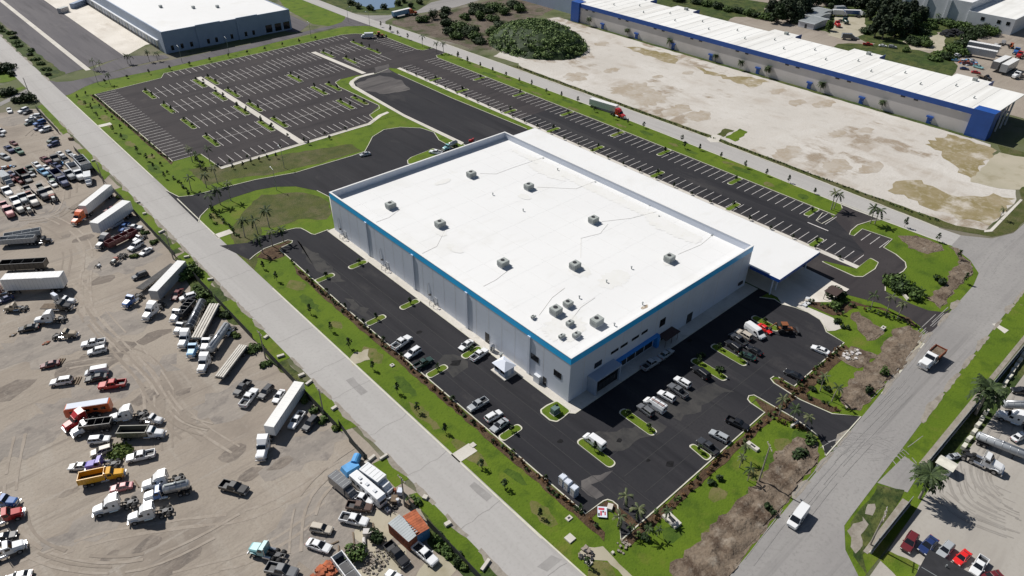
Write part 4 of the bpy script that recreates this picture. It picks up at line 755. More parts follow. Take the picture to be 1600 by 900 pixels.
row([(-17.6,85.3),(-17.4,77.1),(-17.5,67.5),(-17.5,58.3),(-17.4,50.6),(-17.4,42.1),(-17.5,34.7),(-17.4,16.3),(-17.8,-2.7),(-17.6,-11.4),(-17.5,-20.3)],
    '# small shrub at the long kerb beside the mulch hedge, from the palm drive', 'kerb shrubs', SMALL)
row([(124.6,249.4),(123.7,241.2),(123.7,232.6),(125.8,260.0),(125.5,250.6),(125.7,194.9),(124.8,187.0),(123.6,192.3),(123.6,185.3),(124.2,176.8),(124.2,168.2),(124.1,159.3),(124.0,150.6),(124.4,143.2),(123.4,133.2),(125.1,126.2),(126.1,117.8),(123.6,106.4),(123.7,96.5),(124.2,89.9),(125.8,83.5),
     (126.6,66.4),(122.3,62.2),(125.2,57.6),(125.8,49.2),(125.0,39.1),(125.1,31.1),(126.3,23.6),(125.6,14.0)],
    '# young tree along the verge of the truck road, counted from the far junction', 'young trees along the truck road')
row([(126.3,-14.1),(125.2,-23.9),(109.0,-37.2),(120.0,-31.5)], '# young tree on the green corner by the road bend, counted from the twin palms', 'corner trees', SAP, 1.1)
row([(x,262.2+rnd(-.5,.5)) for x in range(-10,96,9)], '# small tree on the strip beyond the striped car park, from the road', 'far verge trees', SMALL, 1.2)
row([(95.2,y) for y in range(-10,198,7) if not(24<y<30)], '# small shrub along the pale walk beside the stalls, counted from the canopy end', 'shrubs along the pale walk', SMALL, .95)
row([(-3.7,154.3),(2.3,154.1),(8.3,154.8),(14.7,154.9),(23.3,153.7),(32.1,154.6),(40.5,154.2)], '# small shrub along the kerb at the near end of the striped car park', 'near end shrubs', SMALL)
row([(-4.8,149.5),(-1.9,148.3),(1.4,149.3),(4.4,149.4),(7.2,149.3),(9.8,148.0),(23.5,150.8),(31.6,150.3)], '# low bush on the lawn bank below the striped car park', 'bank bushes', SMALL, 1.1)
row([(21.7,237.6),(21.5,225.0),(21.0,215.7),(20.8,202.9),(21.1,195.1),(21.1,182.8),(21.4,174.4),(21.3,161.8)], '# small shrub beside the white path crossing the striped car park, from the far end', 'path shrubs', SMALL)
ISH = {}
for o in [o for o in COL.objects if o.name.startswith('parking_island')]:
    bb = [Vector(c) for c in o.bound_box]; lo, hi = bb[0], bb[6]; c = (lo+hi)/2
    if hi.x-lo.x > 8 or hi.y-lo.y > 13.5: continue
    along_y = hi.y-lo.y > hi.x-lo.x; Ln = max(hi.y-lo.y, hi.x-lo.x)
    for f in ((-.3,.28) if Ln > 9 else (0.05,)):
        p = (c.x, c.y+f*Ln) if along_y else (c.x+f*Ln, c.y)
        area = 'striped car park' if c.y > 150 and c.x < 90 else ('stalls beside the loading canopy' if c.x > 75 else 'dark car park')
        ISH.setdefault(area, []).append(p)
for area, ps in ISH.items():
    for i, p in enumerate(sorted(ps, key=lambda q: (round(q[0]/6), q[1]))):
        t, cr = random.choice(SMALL)
        pair('island_shrub', t, cr, p, '%s small shrub on the kerbed islands of the %s' % (ORD[i], area), 'shrub', 'shrubs on the parking islands', 1.25, .16)
# palms
def frond(b, ang, ln, droop, wid, lift, mi=0, seg=6, z=0.0):
    ca, sa = math.cos(ang), math.sin(ang); pts = []
    for k in range(seg+1):
        u = k/seg; pts.append(Vector((ca*ln*u*(1-.12*u), sa*ln*u*(1-.12*u), z+lift*u*ln-droop*u*u*ln)))
    side = Vector((-sa,ca,0))
    for k in range(seg):
        u = (k+.5)/seg; wv = wid*math.sin(math.pi*min(1,.15+.85*(1-u)))**.7
        for sg in (-1,1):
            a, c_ = pts[k], pts[k+1]; mid = (a+c_)/2
            out = side*sg*wv - Vector((0,0,wv*.45))
            b.add([a, c_, c_*.3+mid*.7+out+(c_-a)*.7, mid+out*.9], [(0,1,2,3)], mi)
def palm_mesh(h, n, ln, seed, pale=False, tr=.17):
    r = random.Random(seed); t = MB(); lean = (r.uniform(-.3,.3), r.uniform(-.3,.3)); p = (0,0,0); rr = tr*1.25
    for k in range(1,6):
        u = k/5; q = (lean[0]*u*u, lean[1]*u*u, h*u); t.cyl(p,q,rr,tr*(1.1-.35*u),7,0,False); p = q; rr = tr*(1.1-.35*u)
    c = MB()
    for k in range(n):
        a = 6.283*k/n*2.618+r.uniform(-.2,.2); v = k/n
        frond(c, a, ln*r.uniform(.85,1.1), .3+.75*v, ln*.17, .75-.7*v+r.uniform(-.08,.08), 0, 6)
    for i in range(len(c.v)): c.v[i] = (c.v[i][0]+lean[0], c.v[i][1]+lean[1], c.v[i][2]+h)
    return t.mesh('trunk', [M['palm_trunk']], True), c.mesh('crown', [M['palm_pale' if pale else 'palm_leaf']], fixn=False)
PALM = [palm_mesh(5.1,14,1.95,1,False,.13), palm_mesh(4.6,11,1.8,2,False,.12), palm_mesh(5.6,15,2.1,3,False,.14), palm_mesh(4.9,9,2.1,13,False,.12), palm_mesh(5.4,12,1.7,14,True,.13)]
PALE = [palm_mesh(3.4,11,2.0,4,True,.14), palm_mesh(3.0,10,1.8,5,True,.14)]
BIG = [palm_mesh(7.6,36,3.7,6,False,.24), palm_mesh(7.0,34,3.5,7,False,.24)]
def palms(pts, lab, group, kinds=PALM, s=1.0):
    for i, p in enumerate(pts):
        t, c = random.choice(kinds); pair('palm_tree', t, c, p, lab.replace('#', ORD[i]), 'palm', group, s)
palms([(-21.3,143.3),(-16.9,142.1),(-13.1,142.7),(-12.9,163.2),(-12.2,158.4),(-8.6,159.2)], '# palm on the grass above the loop drive entrance, from the road', 'palms above the loop drive')
palms([(-21.0,128.1),(-18.3,128.7),(-14.8,129.1)], '# palm of the trio below the loop drive entrance, from the road', 'palms below the loop drive')
palms([(-21.1,105.9),(-17.6,105.2),(-13.5,106.4)], '# palm of the trio on the upper side of the car park drive', 'palms by the car park drive')
palms([(-21.1,94.9),(-17.5,96.5),(-14.1,96.7)], '# palm of the trio in the mulch bed beside the car park drive', 'palms in the mulch bed')
palms([(79.3,-26.5),(80.7,-29.8),(80.5,-32.6)], '# palm of the trio on the mulch edge of the canopy drive', 'palms by the canopy drive', PALM, .85)
palms([(42.8,-33.0),(41.8,-36.2)], '# palm on the grass beside the lower drive and the turned soil', 'palms beside turned soil', PALM, .8)
palms([(29.8,-31.1),(30.2,-34.0),(30.1,-36.5)], '# palm of the trio between the two mulch beds at the lower drive', 'palms at the lower drive', PALM, .8)
palms([(11.9,-33.5),(10.3,-36.3),(14.1,-32.7)], '# young palm on the lawn between car park kerb and turned soil', 'palms on the south lawn', PALM, .62)
palms([(-10.9,-24.7),(-11.6,-28.2),(-15.2,-26.9)], '# pale spindly palm at the lowest corner of the car park', 'pale corner palms', PALE, .8)
palms([(-14.9,-29.4),(-13.2,-31.7),(-11.7,-32.7),(-8.2,-31.8)], '# low dark palm on the lawn below the car park corner', 'dark corner palms', PALM, .5)
palms([(119.8,5.3),(121.0,5.1)], '# palm of the pair on the tip of the verge by the truck road', 'palms at the stall drive', PALM, 1.1)
palms([(120.8,-6.5),(121.5,-7.5)], '# palm of the pair at the rounded kerb across the stall drive', 'palms across the stall drive', PALM, 1.1)
palms([(122.6,218.9),(121.1,205.4),(124.3,204.3)], '# palm at the far entrance to the striped car park', 'far entrance palms')
palms([(-8.1,282.7),(-6.2,280.5),(5.7,282.0),(6.7,281.1),(-9.1,258.8),(14.2,279.3),(17.4,278.1)], '# slim young palm at the mouth of the old asphalt lot', 'palms at the old lot', PALM, .8)
palms([(60.6,-57.7)], '# big shaggy palm over the long dark fence, nearer the truck rows', 'big palms at the wall', BIG)
palms([(30.3,-59.2)], '# big shaggy palm over the long dark fence, beside the open gate', 'big palms at the wall', BIG, .95)
palms([(211.3,191.2),(212.2,165.6),(212.5,139.0),(212.6,112.3),(211.2,98.0),(211.6,84.9),(212.5,59.7),(211.9,33.2),(215.6,11.1)], '# small palm against the grey wall of the long blue building', 'palms along the blue building', BIG, .52)
palms([(214.5,83.9),(152.9,-30.8)], '# stray palm at the edge of the bare limestone lot', 'stray palms', PALM, .7)
# hedges
def hedge(a, c, wid, h, m, label, n, seed, size=.42, name='hedge'):
    a = Vector(a); c = Vector(c); d = c-a; b = MB(); r = random.Random(seed); s = Vector((-d.y,d.x)).normalized(); k = 0; steps = int(d.length/1.1)
    for i in range(steps):
        if r.random() < .12: continue
        p = a+d*((i+r.random()*.6)/steps)+s*r.uniform(-wid*.4,wid*.4); hh = h*r.uniform(.6,1.2)
        leaves(b, n, p.x, p.y, hh*.55+.05, .45*r.uniform(.8,1.3), .45*r.uniform(.8,1.3), hh*.5, size, r.choice(range(len(m))), .2, seed*100+i)
    return tag(b.obj(name, [M[x] for x in m], fixn=False), label, 'hedge')
hedge((-18.3,81),(-18.3,-26),1.2,.8,['leaf_red','leaf_red','leaf_dark'],'reddish broken hedge in the mulch along the long kerb by the road verge',16,1)
hedge((-15,-30.2),(42.5,-30.0),1.3,.85,['leaf_red','leaf_red','leaf_mid'],'reddish broken hedge in the mulch along the kerb facing the turned soil',16,2)
hedge((-18.4,250),(-18.4,168),.9,.7,['leaf_dark','leaf_mid'],'dark low hedge along the edge of the striped car park by the road',14,3)
hedge((60.5,-29.0),(40.5,-29.1),1.4,.9,['leaf_red','leaf_mid','leaf_dark'],'mixed hedge along the car park kerb near the white coupe',18,4)
hedge((38.6,-25.5),(40.1,-38.6),1.6,.9,['leaf_red','leaf_dark'],'reddish hedge on the upper side of the lower drive',18,5)
hedge((27.9,-29.1),(30.3,-37.2),1.8,.9,['leaf_red','leaf_mid'],'reddish hedge on the lower side of the lower drive',18,6)
hedge((77.0,-21.0),(81.2,-37.0),1.6,1.1,['leaf_mid','leaf_dark','leaf_red'],'leafy hedge below the palms of the canopy drive',20,7)
hedge((71.0,-14.4),(72.5,-23.4),2.4,1.4,['leaf_mid','leaf_dark'],'leafy bed beside the footpath end of the loading canopy',22,8)
hedge((137.0,166),(137.6,60),.8,.5,['leaf_dark','leaf_mid'],'low scrubby hedge between the truck road and the limestone lot, far half',8,9)
hedge((137.6,58),(137.4,-20),.8,.5,['leaf_dark','leaf_mid'],'low scrubby hedge between the truck road and the limestone lot, near half',8,10)
hedge((-22.7,140.6),(-22.2,156.1),1.0,.9,['leaf_dark'],'dark hedge line on the lawn beside the loop drive palms',14,11)
hedge((-21.2,129.8),(-22.4,106.4),1.0,.8,['leaf_dark','leaf_mid'],'dark hedge line crossing the lawn between the two palm drives',14,12)
hedge((-11.0,159.0),(-10.3,170.0),1.4,1.2,['leaf_dark','leaf_mid'],'bushy clump at the near corner of the striped car park stalls',20,13)
# bushes and larger trees
def bush(p, r, h, m, label, seed, n=None, group=None, name='bush', size=None, cat='bush'):
    b = MB(); rr = random.Random(seed); k = max(3,int(r*2.2)); n = n or int(110+r*r*45)
    for i in range(k):
        a = rr.uniform(0,6.28); d = r*.6*rr.random()**.5; q = r*rr.uniform(.4,.65); hh = h*rr.uniform(.6,1)
        leaves(b, n//k, math.cos(a)*d, math.sin(a)*d, hh*.55, q, q, hh*.5, size or min(.75,.3+.1*r), 0, .45, seed*31+i)
    o = b.obj(name, M[m], fixn=False); o.location = (p[0],p[1],.03); return tag(o, label, cat, group)
def tree(p, h, r, m, label, seed, group=None, n=900, lobes=9, name='tree', size=.8, low=.3):
    o = tag(empty(name, (p[0],p[1],.03)), label, 'tree', group); t = MB(); rr = random.Random(seed); c = MB()
    t.cyl((0,0,0),(rr.uniform(-.3,.3),rr.uniform(-.3,.3),h*.55),.05*h*.6+.08,.1,7)
    for i in range(lobes):
        a = i*2.4+rr.random(); z = h*(low+(.92-low)*i/(lobes-1)); d = r*(1.05-.75*i/(lobes-1))*rr.uniform(.35,.8)
        t.cyl((0,0,z*.55),(math.cos(a)*d,math.sin(a)*d,z),.1,.03,4)
        q = r*rr.uniform(.32,.55); leaves(c, n//lobes, math.cos(a)*d, math.sin(a)*d, z, q, q, q*.85, size, 0, .35, seed*17+i)
    t.obj('trunk', M['trunk'], o); c.obj('crown', M[m], o, fixn=False); return o
# overgrown mound on the bare lot
mc = (162.2,182.6); b = MB(); rr = random.Random(5); NR = 26; rings = []
for k in range(7):
    u = k/6; rings.append([(22*(1-u)**.55*math.cos(6.283*i/NR)*rr.uniform(.93,1.05), 27*(1-u)**.55*math.sin(6.283*i/NR)*rr.uniform(.93,1.05), 9.5*math.sin(u*math.pi/2)) for i in range(NR)])
b.loft(rings, 1)
for i in range(430):
    a = rr.uniform(0,6.283); d = rr.random()**.5; q = rr.uniform(1.2,2.4)
    leaves(b, 52, 21.5*d*math.cos(a), 26.5*d*math.sin(a), 9.3*(1-d**2.6)+rr.uniform(0,.8), q, q, q*.55, .72, 0, .5, i+700)
o = b.obj('overgrown_mound', [M['leaf_mound'], M['leaf_dark']], fixn=False); o.location = (mc[0]+6,mc[1]+3,0); tag(o, 'big rounded mound covered in dense dark green scrub on the pale lot', 'mound')
lb = ['dark bushy thicket on the scrub lot, nearest the truck junction','dark tall bush on the scrub lot with a pointed top','rounded dark bush beside the pale track of the scrub lot','large dark thicket in the middle of the scrub lot','spreading dark thicket near the truck road edge of the scrub lot','low olive bush at the verge of the scrub lot','bushy clump on the scrub lot just behind the mound','dark hedge-like clump along the branch road','far dark clump at the top edge of the scrub lot','far green clump by the pale track at the picture top','olive scrub against the end of the blue building','low scrub by the mound and the verge']
for k, (p, r, h) in enumerate((((148.7,254.7),4,3.5),((156.3,255.1),3,6),((153.4,241.1),4.5,4),((153.4,228.6),6,5),((151.9,217.9),6,5),((147.5,205.1),4,2.5),((162.7,210.4),6,4),((169.2,261.6),4,3.5),((186.6,254.6),6,4),((193.1,251.0),6,4),((207.2,245.0),6,4),((174.9,219.4),5,3.5))):
    bush(p, r, h, 'leaf_dark' if k%3 else 'leaf_mid', lb[k], 50+k, name='thicket')
for k, p in enumerate(((138.1,309.0),(137.7,300.1),(140.4,292.5),(147.8,290.0),(158.8,292.1),(165.0,294.7),(160.6,283.2),(169.9,286.8))): bush(p, 2.6, 3.2, 'leaf_dark', '%s round bush on the far pond bank counted along the road' % ORD[k], 80+k, group='pond bank bushes')
for k, p in enumerate([(-23.6+rnd(-1.6,1.2), 288+k*8.5+rnd(-2,2)) for k in range(19)]): bush(p, rnd(1.8,2.6), rnd(1.0,1.7), 'leaf_mid' if k%4 else 'leaf_dark', '%s scrub clump of the wild verge beside the old asphalt lot' % ORD[k], 95+k, group='wild verge clumps')
for k, (p, r, h) in enumerate((((-39.3,259.7),3.4,3.8),((-43.1,261.0),2.6,2.6),((-39.2,304.8),4,3.6),((-36.1,307.8),3.5,3.2),((-36.9,297.4),2.5,2.2),((-44.8,273.7),3.4,2.8),((-42.2,273.4),3,2.6))):
    bush(p, r, h, 'leaf_dark', ['dark rounded bush at the corner of the side lane and the road','smaller dark bush beside the lane corner bush','big dark bush above the side lane at the picture edge','dark bush between the two above the side lane','low bush nearest the road above the side lane','dark hedge clump on the lane at the picture edge','dark hedge clump on the lane near the road'][k], 110+k)
# overgrown yard behind the blue building
for k, (p, h, r, m) in enumerate((((314.9,138.4),9,5,'leaf_casuarina'),((324.0,138.1),11,5.5,'leaf_casuarina'),((318.4,128.4),10,5.5,'leaf_casuarina'),((338.7,133.5),10,5,'leaf_casuarina'),((353.5,132.7),10,6,'leaf_dark'),((363.1,128.8),9,5.5,'leaf_dark'),((371.2,124.1),9,5.5,'leaf_casuarina'),((373.4,116.5),8,5,'leaf_dark'),((311.0,82.9),11,4.2,'leaf_casuarina'),((309.6,78.2),12,4,'leaf_casuarina'),((336.5,86.5),13,4.5,'leaf_casuarina'),((335.3,81.1),14,5,'leaf_casuarina'),((346.7,81.3),13,4.8,'leaf_casuarina'),((303.5,104.4),5,2.2,'leaf_mid'))):
    tree(p, h, r, m, ['feathery dark tree at the left end of the tree line behind the blue building','second feathery dark tree from the left behind the blue building','broad dark tree right behind the pale shed row','dark tree above the pale shed roofs','broad leafy tree in the middle of the far tree line','leafy tree right of the middle of the far tree line','dark feathery tree near the stacked pallets','last leafy tree at the right of the far tree line','slim feathery tree close to the roof of the blue building','feathery tree leaning out beside the slim one','tall pine-like tree before the ribbed warehouse','tallest pine-like tree with a spiky top by the ribbed warehouse','dense pine-like tree at the right of the tall group','small solitary tree beside the red truck in the rear yard'][k], 130+k, n=2200, lobes=15, size=.9)
lb = ['dark bush against the ribbed warehouse wall, left one','dark bush against the ribbed warehouse wall, right one','olive bush below the ribbed wall','long olive thicket by the pale lot','green thicket below the last wall rib','green thicket at the end of the ribbed warehouse','dark thicket before the low white warehouse','round dark thicket near the small square windows','thicket on the left of the junk heap','thicket above the junk heap','low thicket behind the blue building roof','scrub bush at the back wall near the red scrap','small bush beside the rear yard gate','low scrub along the rear wall']
for k, (p, r, h) in enumerate((((369.9,82.5),3,4.5),((373.6,76.0),3,5),((350.3,71.9),5,3),((337.6,69.9),5,2.6),((363.8,67.2),5,3.2),((365.3,61.1),5,3.4),((355.1,49.3),5.5,4.5),((363.0,45.8),5,4.5),((317.8,46.1),5,3.6),((330.6,46.4),5,4),((304.4,46.8),4.5,2.6),((298.6,62.2),2.5,2.2),((314.2,89.3),4,3),((296.3,45.9),4,2))):
    bush(p, r, h, 'leaf_mid' if k%3 else 'leaf_dark', lb[k], 160+k, name='thicket')
# corner plantings and yard-side growth
lb = ['leafy shrub mass behind the concrete apron of the canopy','dark shrub mass where the curved kerb meets the canopy drive','dark shrubs in the middle of the corner lawn','shrub clump at the edge of the long trench','low shrub on the corner lawn near the dark trench','big leafy bush at the end of the dark flatbed trailer','bush by the yard fence beside the white trailer','weedy clump at the fence by the tanker trucks','weedy clump at the fence by the chrome tanker','dark round bush among the yard clutter','dark bush behind the black pickup','weeds at the fence below the containers','weeds by the white pickup at the fence','weeds at the drain of the yard entrance','dark shrub by the utility pole soil','small shrub in the turned soil by the road','shrub in the turned soil near the dump truck road side','shrub at the kerb end of the lower drive','small shrub near the bottom of the turned soil','green shrub on the canopy lawn']
for k, (p, r, h) in enumerate((((78.1,-17.6),3,2),((94.8,-26.2),4,2.2),((94.7,-28.4),4,2),((93.5,-31.1),3,2),((105.2,-33.0),2,1.5),((-40.3,97.6),3.6,3),((-40.7,100.9),2.4,2.4),((-41.8,85.8),2.2,1.6),((-41.0,74.7),2,1.4),((-52.1,-1.9),2.2,2.6),((-48.3,-1.9),2.2,2),((-40.1,-10.4),1.6,1.2),((-40.2,-13.5),1.6,1.1),((-41.9,59.0),2,1.2),((22.9,-39.4),2,1.6),((58.4,-39.6),1.2,2.0),((50.2,-39.8),1.2,1.8),((28.2,-39.1),1.6,1.6),((7.6,-42.6),1.2,1.6),((74.3,-19.9),2.4,1.8))):
    bush(p, r, h, 'leaf_mid' if k%2 else 'leaf_dark', lb[k], 190+k)
for k, p in enumerate(((45.5,-31.7),(41.9,-31.9),(44.2,-33.9),(-13.2,-31.7),(4.6,-32.5),(6.8,-32.4),(68.2,-23.6),(67.6,-25.9),(33.0,-9.5),(32.3,-14.7))): bush(p, 1.1, 1.0, 'leaf_dark', '%s low dark shrub on the lawns of the front corner' % ORD[k], 220+k, group='low lawn shrubs')
b = tag(bush((-73.6,47.3),3.0,.9,'leaf_light','yellow-green weeds heaped between the purple and white trucks',240), 'yellow-green weeds heaped between the purple and white trucks', 'weeds')

FT = [((307.6,140.8)),((295.5,130.3)),((302.5,127.8)),((303.7,123.5)),((344.6,140.1)),((358.6,140.4)),((343.2,145.1)),((348.6,125.3)),((354.5,120.5)),((364.2,116.3)),((369.9,107.9)),((358.6,98.9)),((371.1,99.4)),((381.1,98.6)),((374.1,89.7)),((357.0,79.5)),((318.8,76.4)),((329.2,89.4)),((324.8,74.4)),((333.3,73.5)),((343.1,101.1))]
for k, p in enumerate(FT):
    tree(p, 8+3.5*((k*7)%3)/2, 4.6, ('leaf_casuarina','leaf_dark','leaf_casuarina')[k%3], '%s tree of the dense dark line behind the blue building, from its pale lot end' % ORD[k], 400+k, 'dense tree line', n=1500, lobes=12, size=.95, low=.18)
for k, p in enumerate(((296.6,183.2),(297.6,176.6),(297.3,169.3),(297.0,162.1),(297.9,155.9),(297.7,149.0),(298.0,143.5),(297.8,138.5),(292.7,194.2),(362.3,75.1),(364.8,69.7),(361.2,62.9),(358.2,55.9),(363.0,55.1),(368.2,50.8),(370.1,46.1),(344.2,49.4),(313.3,42.0),(303.1,42.8),(315.7,58.8),(313.4,63.5),(323.3,63.9))):
    bush(p, 4.2, 2.6+(k%3)*.6, 'leaf_mid' if k%2 else 'leaf_dark', '%s leafy clump along the yards behind the blue building, from the pale lot end' % ORD[k], 440+k, group='clumps behind the blue building', name='thicket')
for k, p in enumerate(((180.5,248.9),(169.9,243.8),(176.4,238.5),(188.3,246.0),(197.7,249.1),(193.7,238.0),(146.0,228.7),(143.4,219.1),(149.9,210.9),(161.3,254.3),(179.5,232.5),(203.5,237.1))):
    bush(p, 4.0, 2.8+(k%3)*.7, 'leaf_mid' if k%3 else 'leaf_dark', '%s low clump scattered over the brown scrub lot, counted inward' % ORD[k], 480+k, group='scrub lot clumps', name='thicket')
for k, p in enumerate(((-47.7,116.2),(-41.4,126.3),(-41.4,119.5),(-40.0,152.8),(-41.6,88.3),(-42.0,81.6),(-42.1,66.0),(-40.1,58.1),(-41.5,52.1),(-40.6,36.7),(-40.5,32.9),(-40.4,28.6),(-40.5,25.3),(-40.0,-8.0),(-40.3,-11.9),(-40.4,-15.4),(-38.6,0.5),(-41.4,90.0))):
    bush(p, 1.5, 1.0, 'leaf_light' if k%3 == 0 else 'leaf_mid', '%s weed clump along the truck yard fence, from the far end' % ORD[k], 500+k, group='weeds along the yard fence', name='weeds', cat='weeds')

# ------------------------------------------------------------------ vehicles (front towards +X)
M['beam_wood'] = flatmat('beam_wood',(.33,.28,.235),.8,var=.3,vs=.8)
PT = object()   # marks the paint slot of a mesh
def fin(b, mats, smooth=False):
    me = b.mesh('vehicle_part', [M['glass'] if m is PT else m for m in mats], smooth)
    return me, [i for i, m in enumerate(mats) if m is PT]
def wheel_mesh(r, w):
    b = MB(); b.cyl((0,-w/2,0),(0,w/2,0),r,n=14,mi=0)
    b.cyl((0,w/2,0),(0,w/2+.01,0),r*.6,n=10,mi=1); b.cyl((0,-w/2,0),(0,-w/2-.01,0),r*.6,n=10,mi=1)
    return fin(b,[M['rubber'],M['rim']])
WH = {k: wheel_mesh(*v) for k, v in dict(car=(.34,.24), suv=(.39,.26), truck=(.52,.32), dual=(.52,.62)).items()}
def ring(x, hw, zb, zs, zt, tw): return [(x,-hw*.93,zb),(x,-hw,zb+.18),(x,-hw,zs),(x,-tw,zt),(x,tw,zt),(x,hw,zs),(x,hw,zb+.18),(x,hw*.93,zb)]
def frustum(b, xb0,xb1,wb,zb, xt0,xt1,wt,zt, mi=0):
    b.add([(xb0,-wb,zb),(xb1,-wb,zb),(xb1,wb,zb),(xb0,wb,zb),(xt0,-wt,zt),(xt1,-wt,zt),(xt1,wt,zt),(xt0,wt,zt)],[(3,2,1,0),(4,5,6,7),(0,1,5,4),(1,2,6,5),(2,3,7,6),(3,0,4,7)],mi)
def greenhouse(b0, b1, wb, zb, t0, t1, wt, zt, posts=(0,)):
    g = MB(); frustum(g, b0,b1,wb,zb, t0,t1,wt,zt); gm = fin(g,[M['glass']])
    r = MB(); frustum(r, t0-.02,t1+.02,wt+.02,zt-.02, t0+.1,t1-.1,wt-.1,zt+.06)
    for sg in (-1,1):
        r.cyl((b0,sg*wb,zb),(t0,sg*wt,zt),.06,.05,5); r.cyl((b1,sg*wb,zb),(t1,sg*wt,zt),.06,.05,5)
        for u in posts:
            xb = b0+(b1-b0)*u; xt = t0+(t1-t0)*u; r.cyl((xb,sg*wb,zb),(xt,sg*wt,zt),.06,.05,5)
    return ('cabin_glass',gm,(0,0,0),[]), ('roof',fin(r,[PT]),(0,0,0),[])
def lights(L, hw, z, lw=.36):
    h = MB(); h.box(-.04,.04,-lw/2,lw/2,-.08,.08); hm = fin(h,[M['lamp_clear']]); t = MB(); t.box(-.04,.04,-lw/2,lw/2,-.09,.09); tm = fin(t,[M['lamp_red']])
    return [('headlight',hm,(L/2-.02,s*(hw-.25),z),[]) for s in (-1,1)]+[('taillight',tm,(-L/2+.02,s*(hw-.25),z+.1),[]) for s in (-1,1)]
def wheels(kind, xs, y, z): return [('wheel',WH[kind],(x,s*y,z),[]) for x in xs for s in (-1,1)]
P = {}
def car(L, hw, body, gh, posts, wk='car'):
    b = MB(); b.loft([ring(*r) for r in body]); wr = .34 if wk == 'car' else .39
    m = fin(MB().box(-.04,.04,-hw*.8,hw*.8,-.09,.09),[M['dark_metal']])
    mir = MB(); mir.box(-.08,.08,-.1,.1,-.07,.07); mm = fin(mir,[PT])
    return [('body',fin(b,[PT]),(0,0,0),[]), *greenhouse(*gh,posts), ('bumper',m,(L/2,0,.42),[]), ('bumper',m,(-L/2,0,.43),[])]+wheels(wk,(L*.31,-L*.29),hw-.1,wr)+lights(L,hw,.68)+[('mirror',mm,(gh[1]-.35,s*(hw+.06),1.0),[]) for s in (-1,1)]
P['sedan'] = car(4.7,.9,[(2.33,.72,.28,.55,.66,.6),(2.1,.86,.22,.68,.8,.72),(1.0,.9,.2,.8,.93,.8),(0,.9,.2,.84,.96,.82),(-1.6,.9,.2,.86,1.0,.8),(-2.15,.86,.24,.85,.98,.72),(-2.33,.74,.3,.7,.86,.62)],(-1.75,1.05,.8,.93,-1.05,.2,.6,1.38),(.5,))
P['suv'] = car(4.8,.95,[(2.38,.78,.36,.7,.86,.66),(2.15,.92,.3,.85,1.0,.78),(1.0,.95,.28,.95,1.1,.85),(-2.1,.95,.28,.98,1.12,.87),(-2.36,.86,.34,.92,1.06,.8)],(-2.3,1.05,.86,1.08,-2.05,.3,.68,1.68),(.35,.68),'suv')
def pickup(L=5.7):
    b = MB(); b.loft([ring(*r) for r in [(2.83,.82,.42,.8,.98,.72),(2.6,.96,.36,.95,1.1,.82),(1.2,.98,.34,1.02,1.18,.88),(-.95,.98,.34,1.05,1.2,.9)]])
    d = MB(); d.box(-2.8,-.95,-.98,-.84,.45,1.2); d.box(-2.8,-.95,.84,.98,.45,1.2); d.box(-2.83,-2.72,-.84,.84,.5,1.18); d.box(-2.72,-.95,-.84,.84,.45,.62,1)
    m = fin(MB().box(-.05,.05,-.85,.85,-.1,.1),[M['alu']])
    mir = MB(); mir.box(-.08,.08,-.12,.12,-.1,.1); mm = fin(mir,[PT])
    return [('body',fin(b,[PT]),(0,0,0),[]),('cargo_bed',fin(d,[PT,M['dark_metal']]),(0,0,0),[]), *greenhouse(-.92,1.3,.88,1.16,-.72,.55,.72,1.78,(.48,)), ('bumper',m,(L/2,0,.51),[]), ('bumper',m,(-L/2-.05,0,.5),[])]+wheels('suv',(1.85,-1.75),.87,.39)+lights(L,.98,.8)+[('mirror',mm,(.85,s*1.08,1.2),[]) for s in (-1,1)]
P['pickup'] = pickup()
def van():
    b = MB(); b.loft([ring(*r) for r in [(2.8,.82,.4,.75,.95,.7),(2.5,.97,.32,.95,1.1,.84),(1.95,1.0,.3,1.1,1.3,.9),(1.25,1.0,.3,1.4,2.15,.8),(.9,1.0,.3,1.5,2.25,.8),(-2.5,1.0,.3,1.5,2.25,.8),(-2.75,.96,.36,1.45,2.15,.76)]])
    g = MB(); g.add([(1.99,-.8,1.27),(1.99,.8,1.27),(1.3,.74,2.1),(1.3,-.74,2.1)],[(0,1,2,3)])
    g = MB(); frustum(g,1.2,2.02,.84,1.28,1.0,1.34,.77,2.08)
    s_ = MB()
    for sg in (-1,1): s_.box(.35,1.2,sg*1.0-.012,sg*1.0+.012,1.2,1.75)
    r_ = MB(); r_.box(-2.79,-2.74,-.7,.7,1.25,1.85)
    mir = MB(); mir.box(-.08,.08,-.12,.12,-.14,.14); mm = fin(mir,[M['dark_metal']])
    return [('body',fin(b,[PT]),(0,0,0),[]),('windscreen',fin(g,[M['glass']]),(0,0,0),[]),('side_window',fin(s_,[M['glass']]),(0,0,0),[]),('rear_window',fin(r_,[M['glass']]),(0,0,0),[])]+wheels('suv',(1.8,-1.75),.88,.39)+lights(5.6,1.0,.8)+[('mirror',mm,(1.4,s*1.12,1.3),[]) for s in (-1,1)]
P['van'] = van()
rk = MB()
for y in (-.6,0,.6): rk.box(-2.4,.8,y-.04,y+.04,2.3,2.38)
for x in (-2.2,-.9,.5): rk.box(x-.04,x+.04,-.78,.78,2.25,2.32)
for y in (.15,.45): rk.box(-2.6,1.0,y-.03,y+.03,2.4,2.46,1)
for k in range(9): rk.box(-2.5+k*.4,-2.44+k*.4,.15,.45,2.4,2.45,1)
P['work_van'] = P['van']+[('ladder_rack',fin(rk,[M['alu'],M['rust']]),(0,0,0),[])]
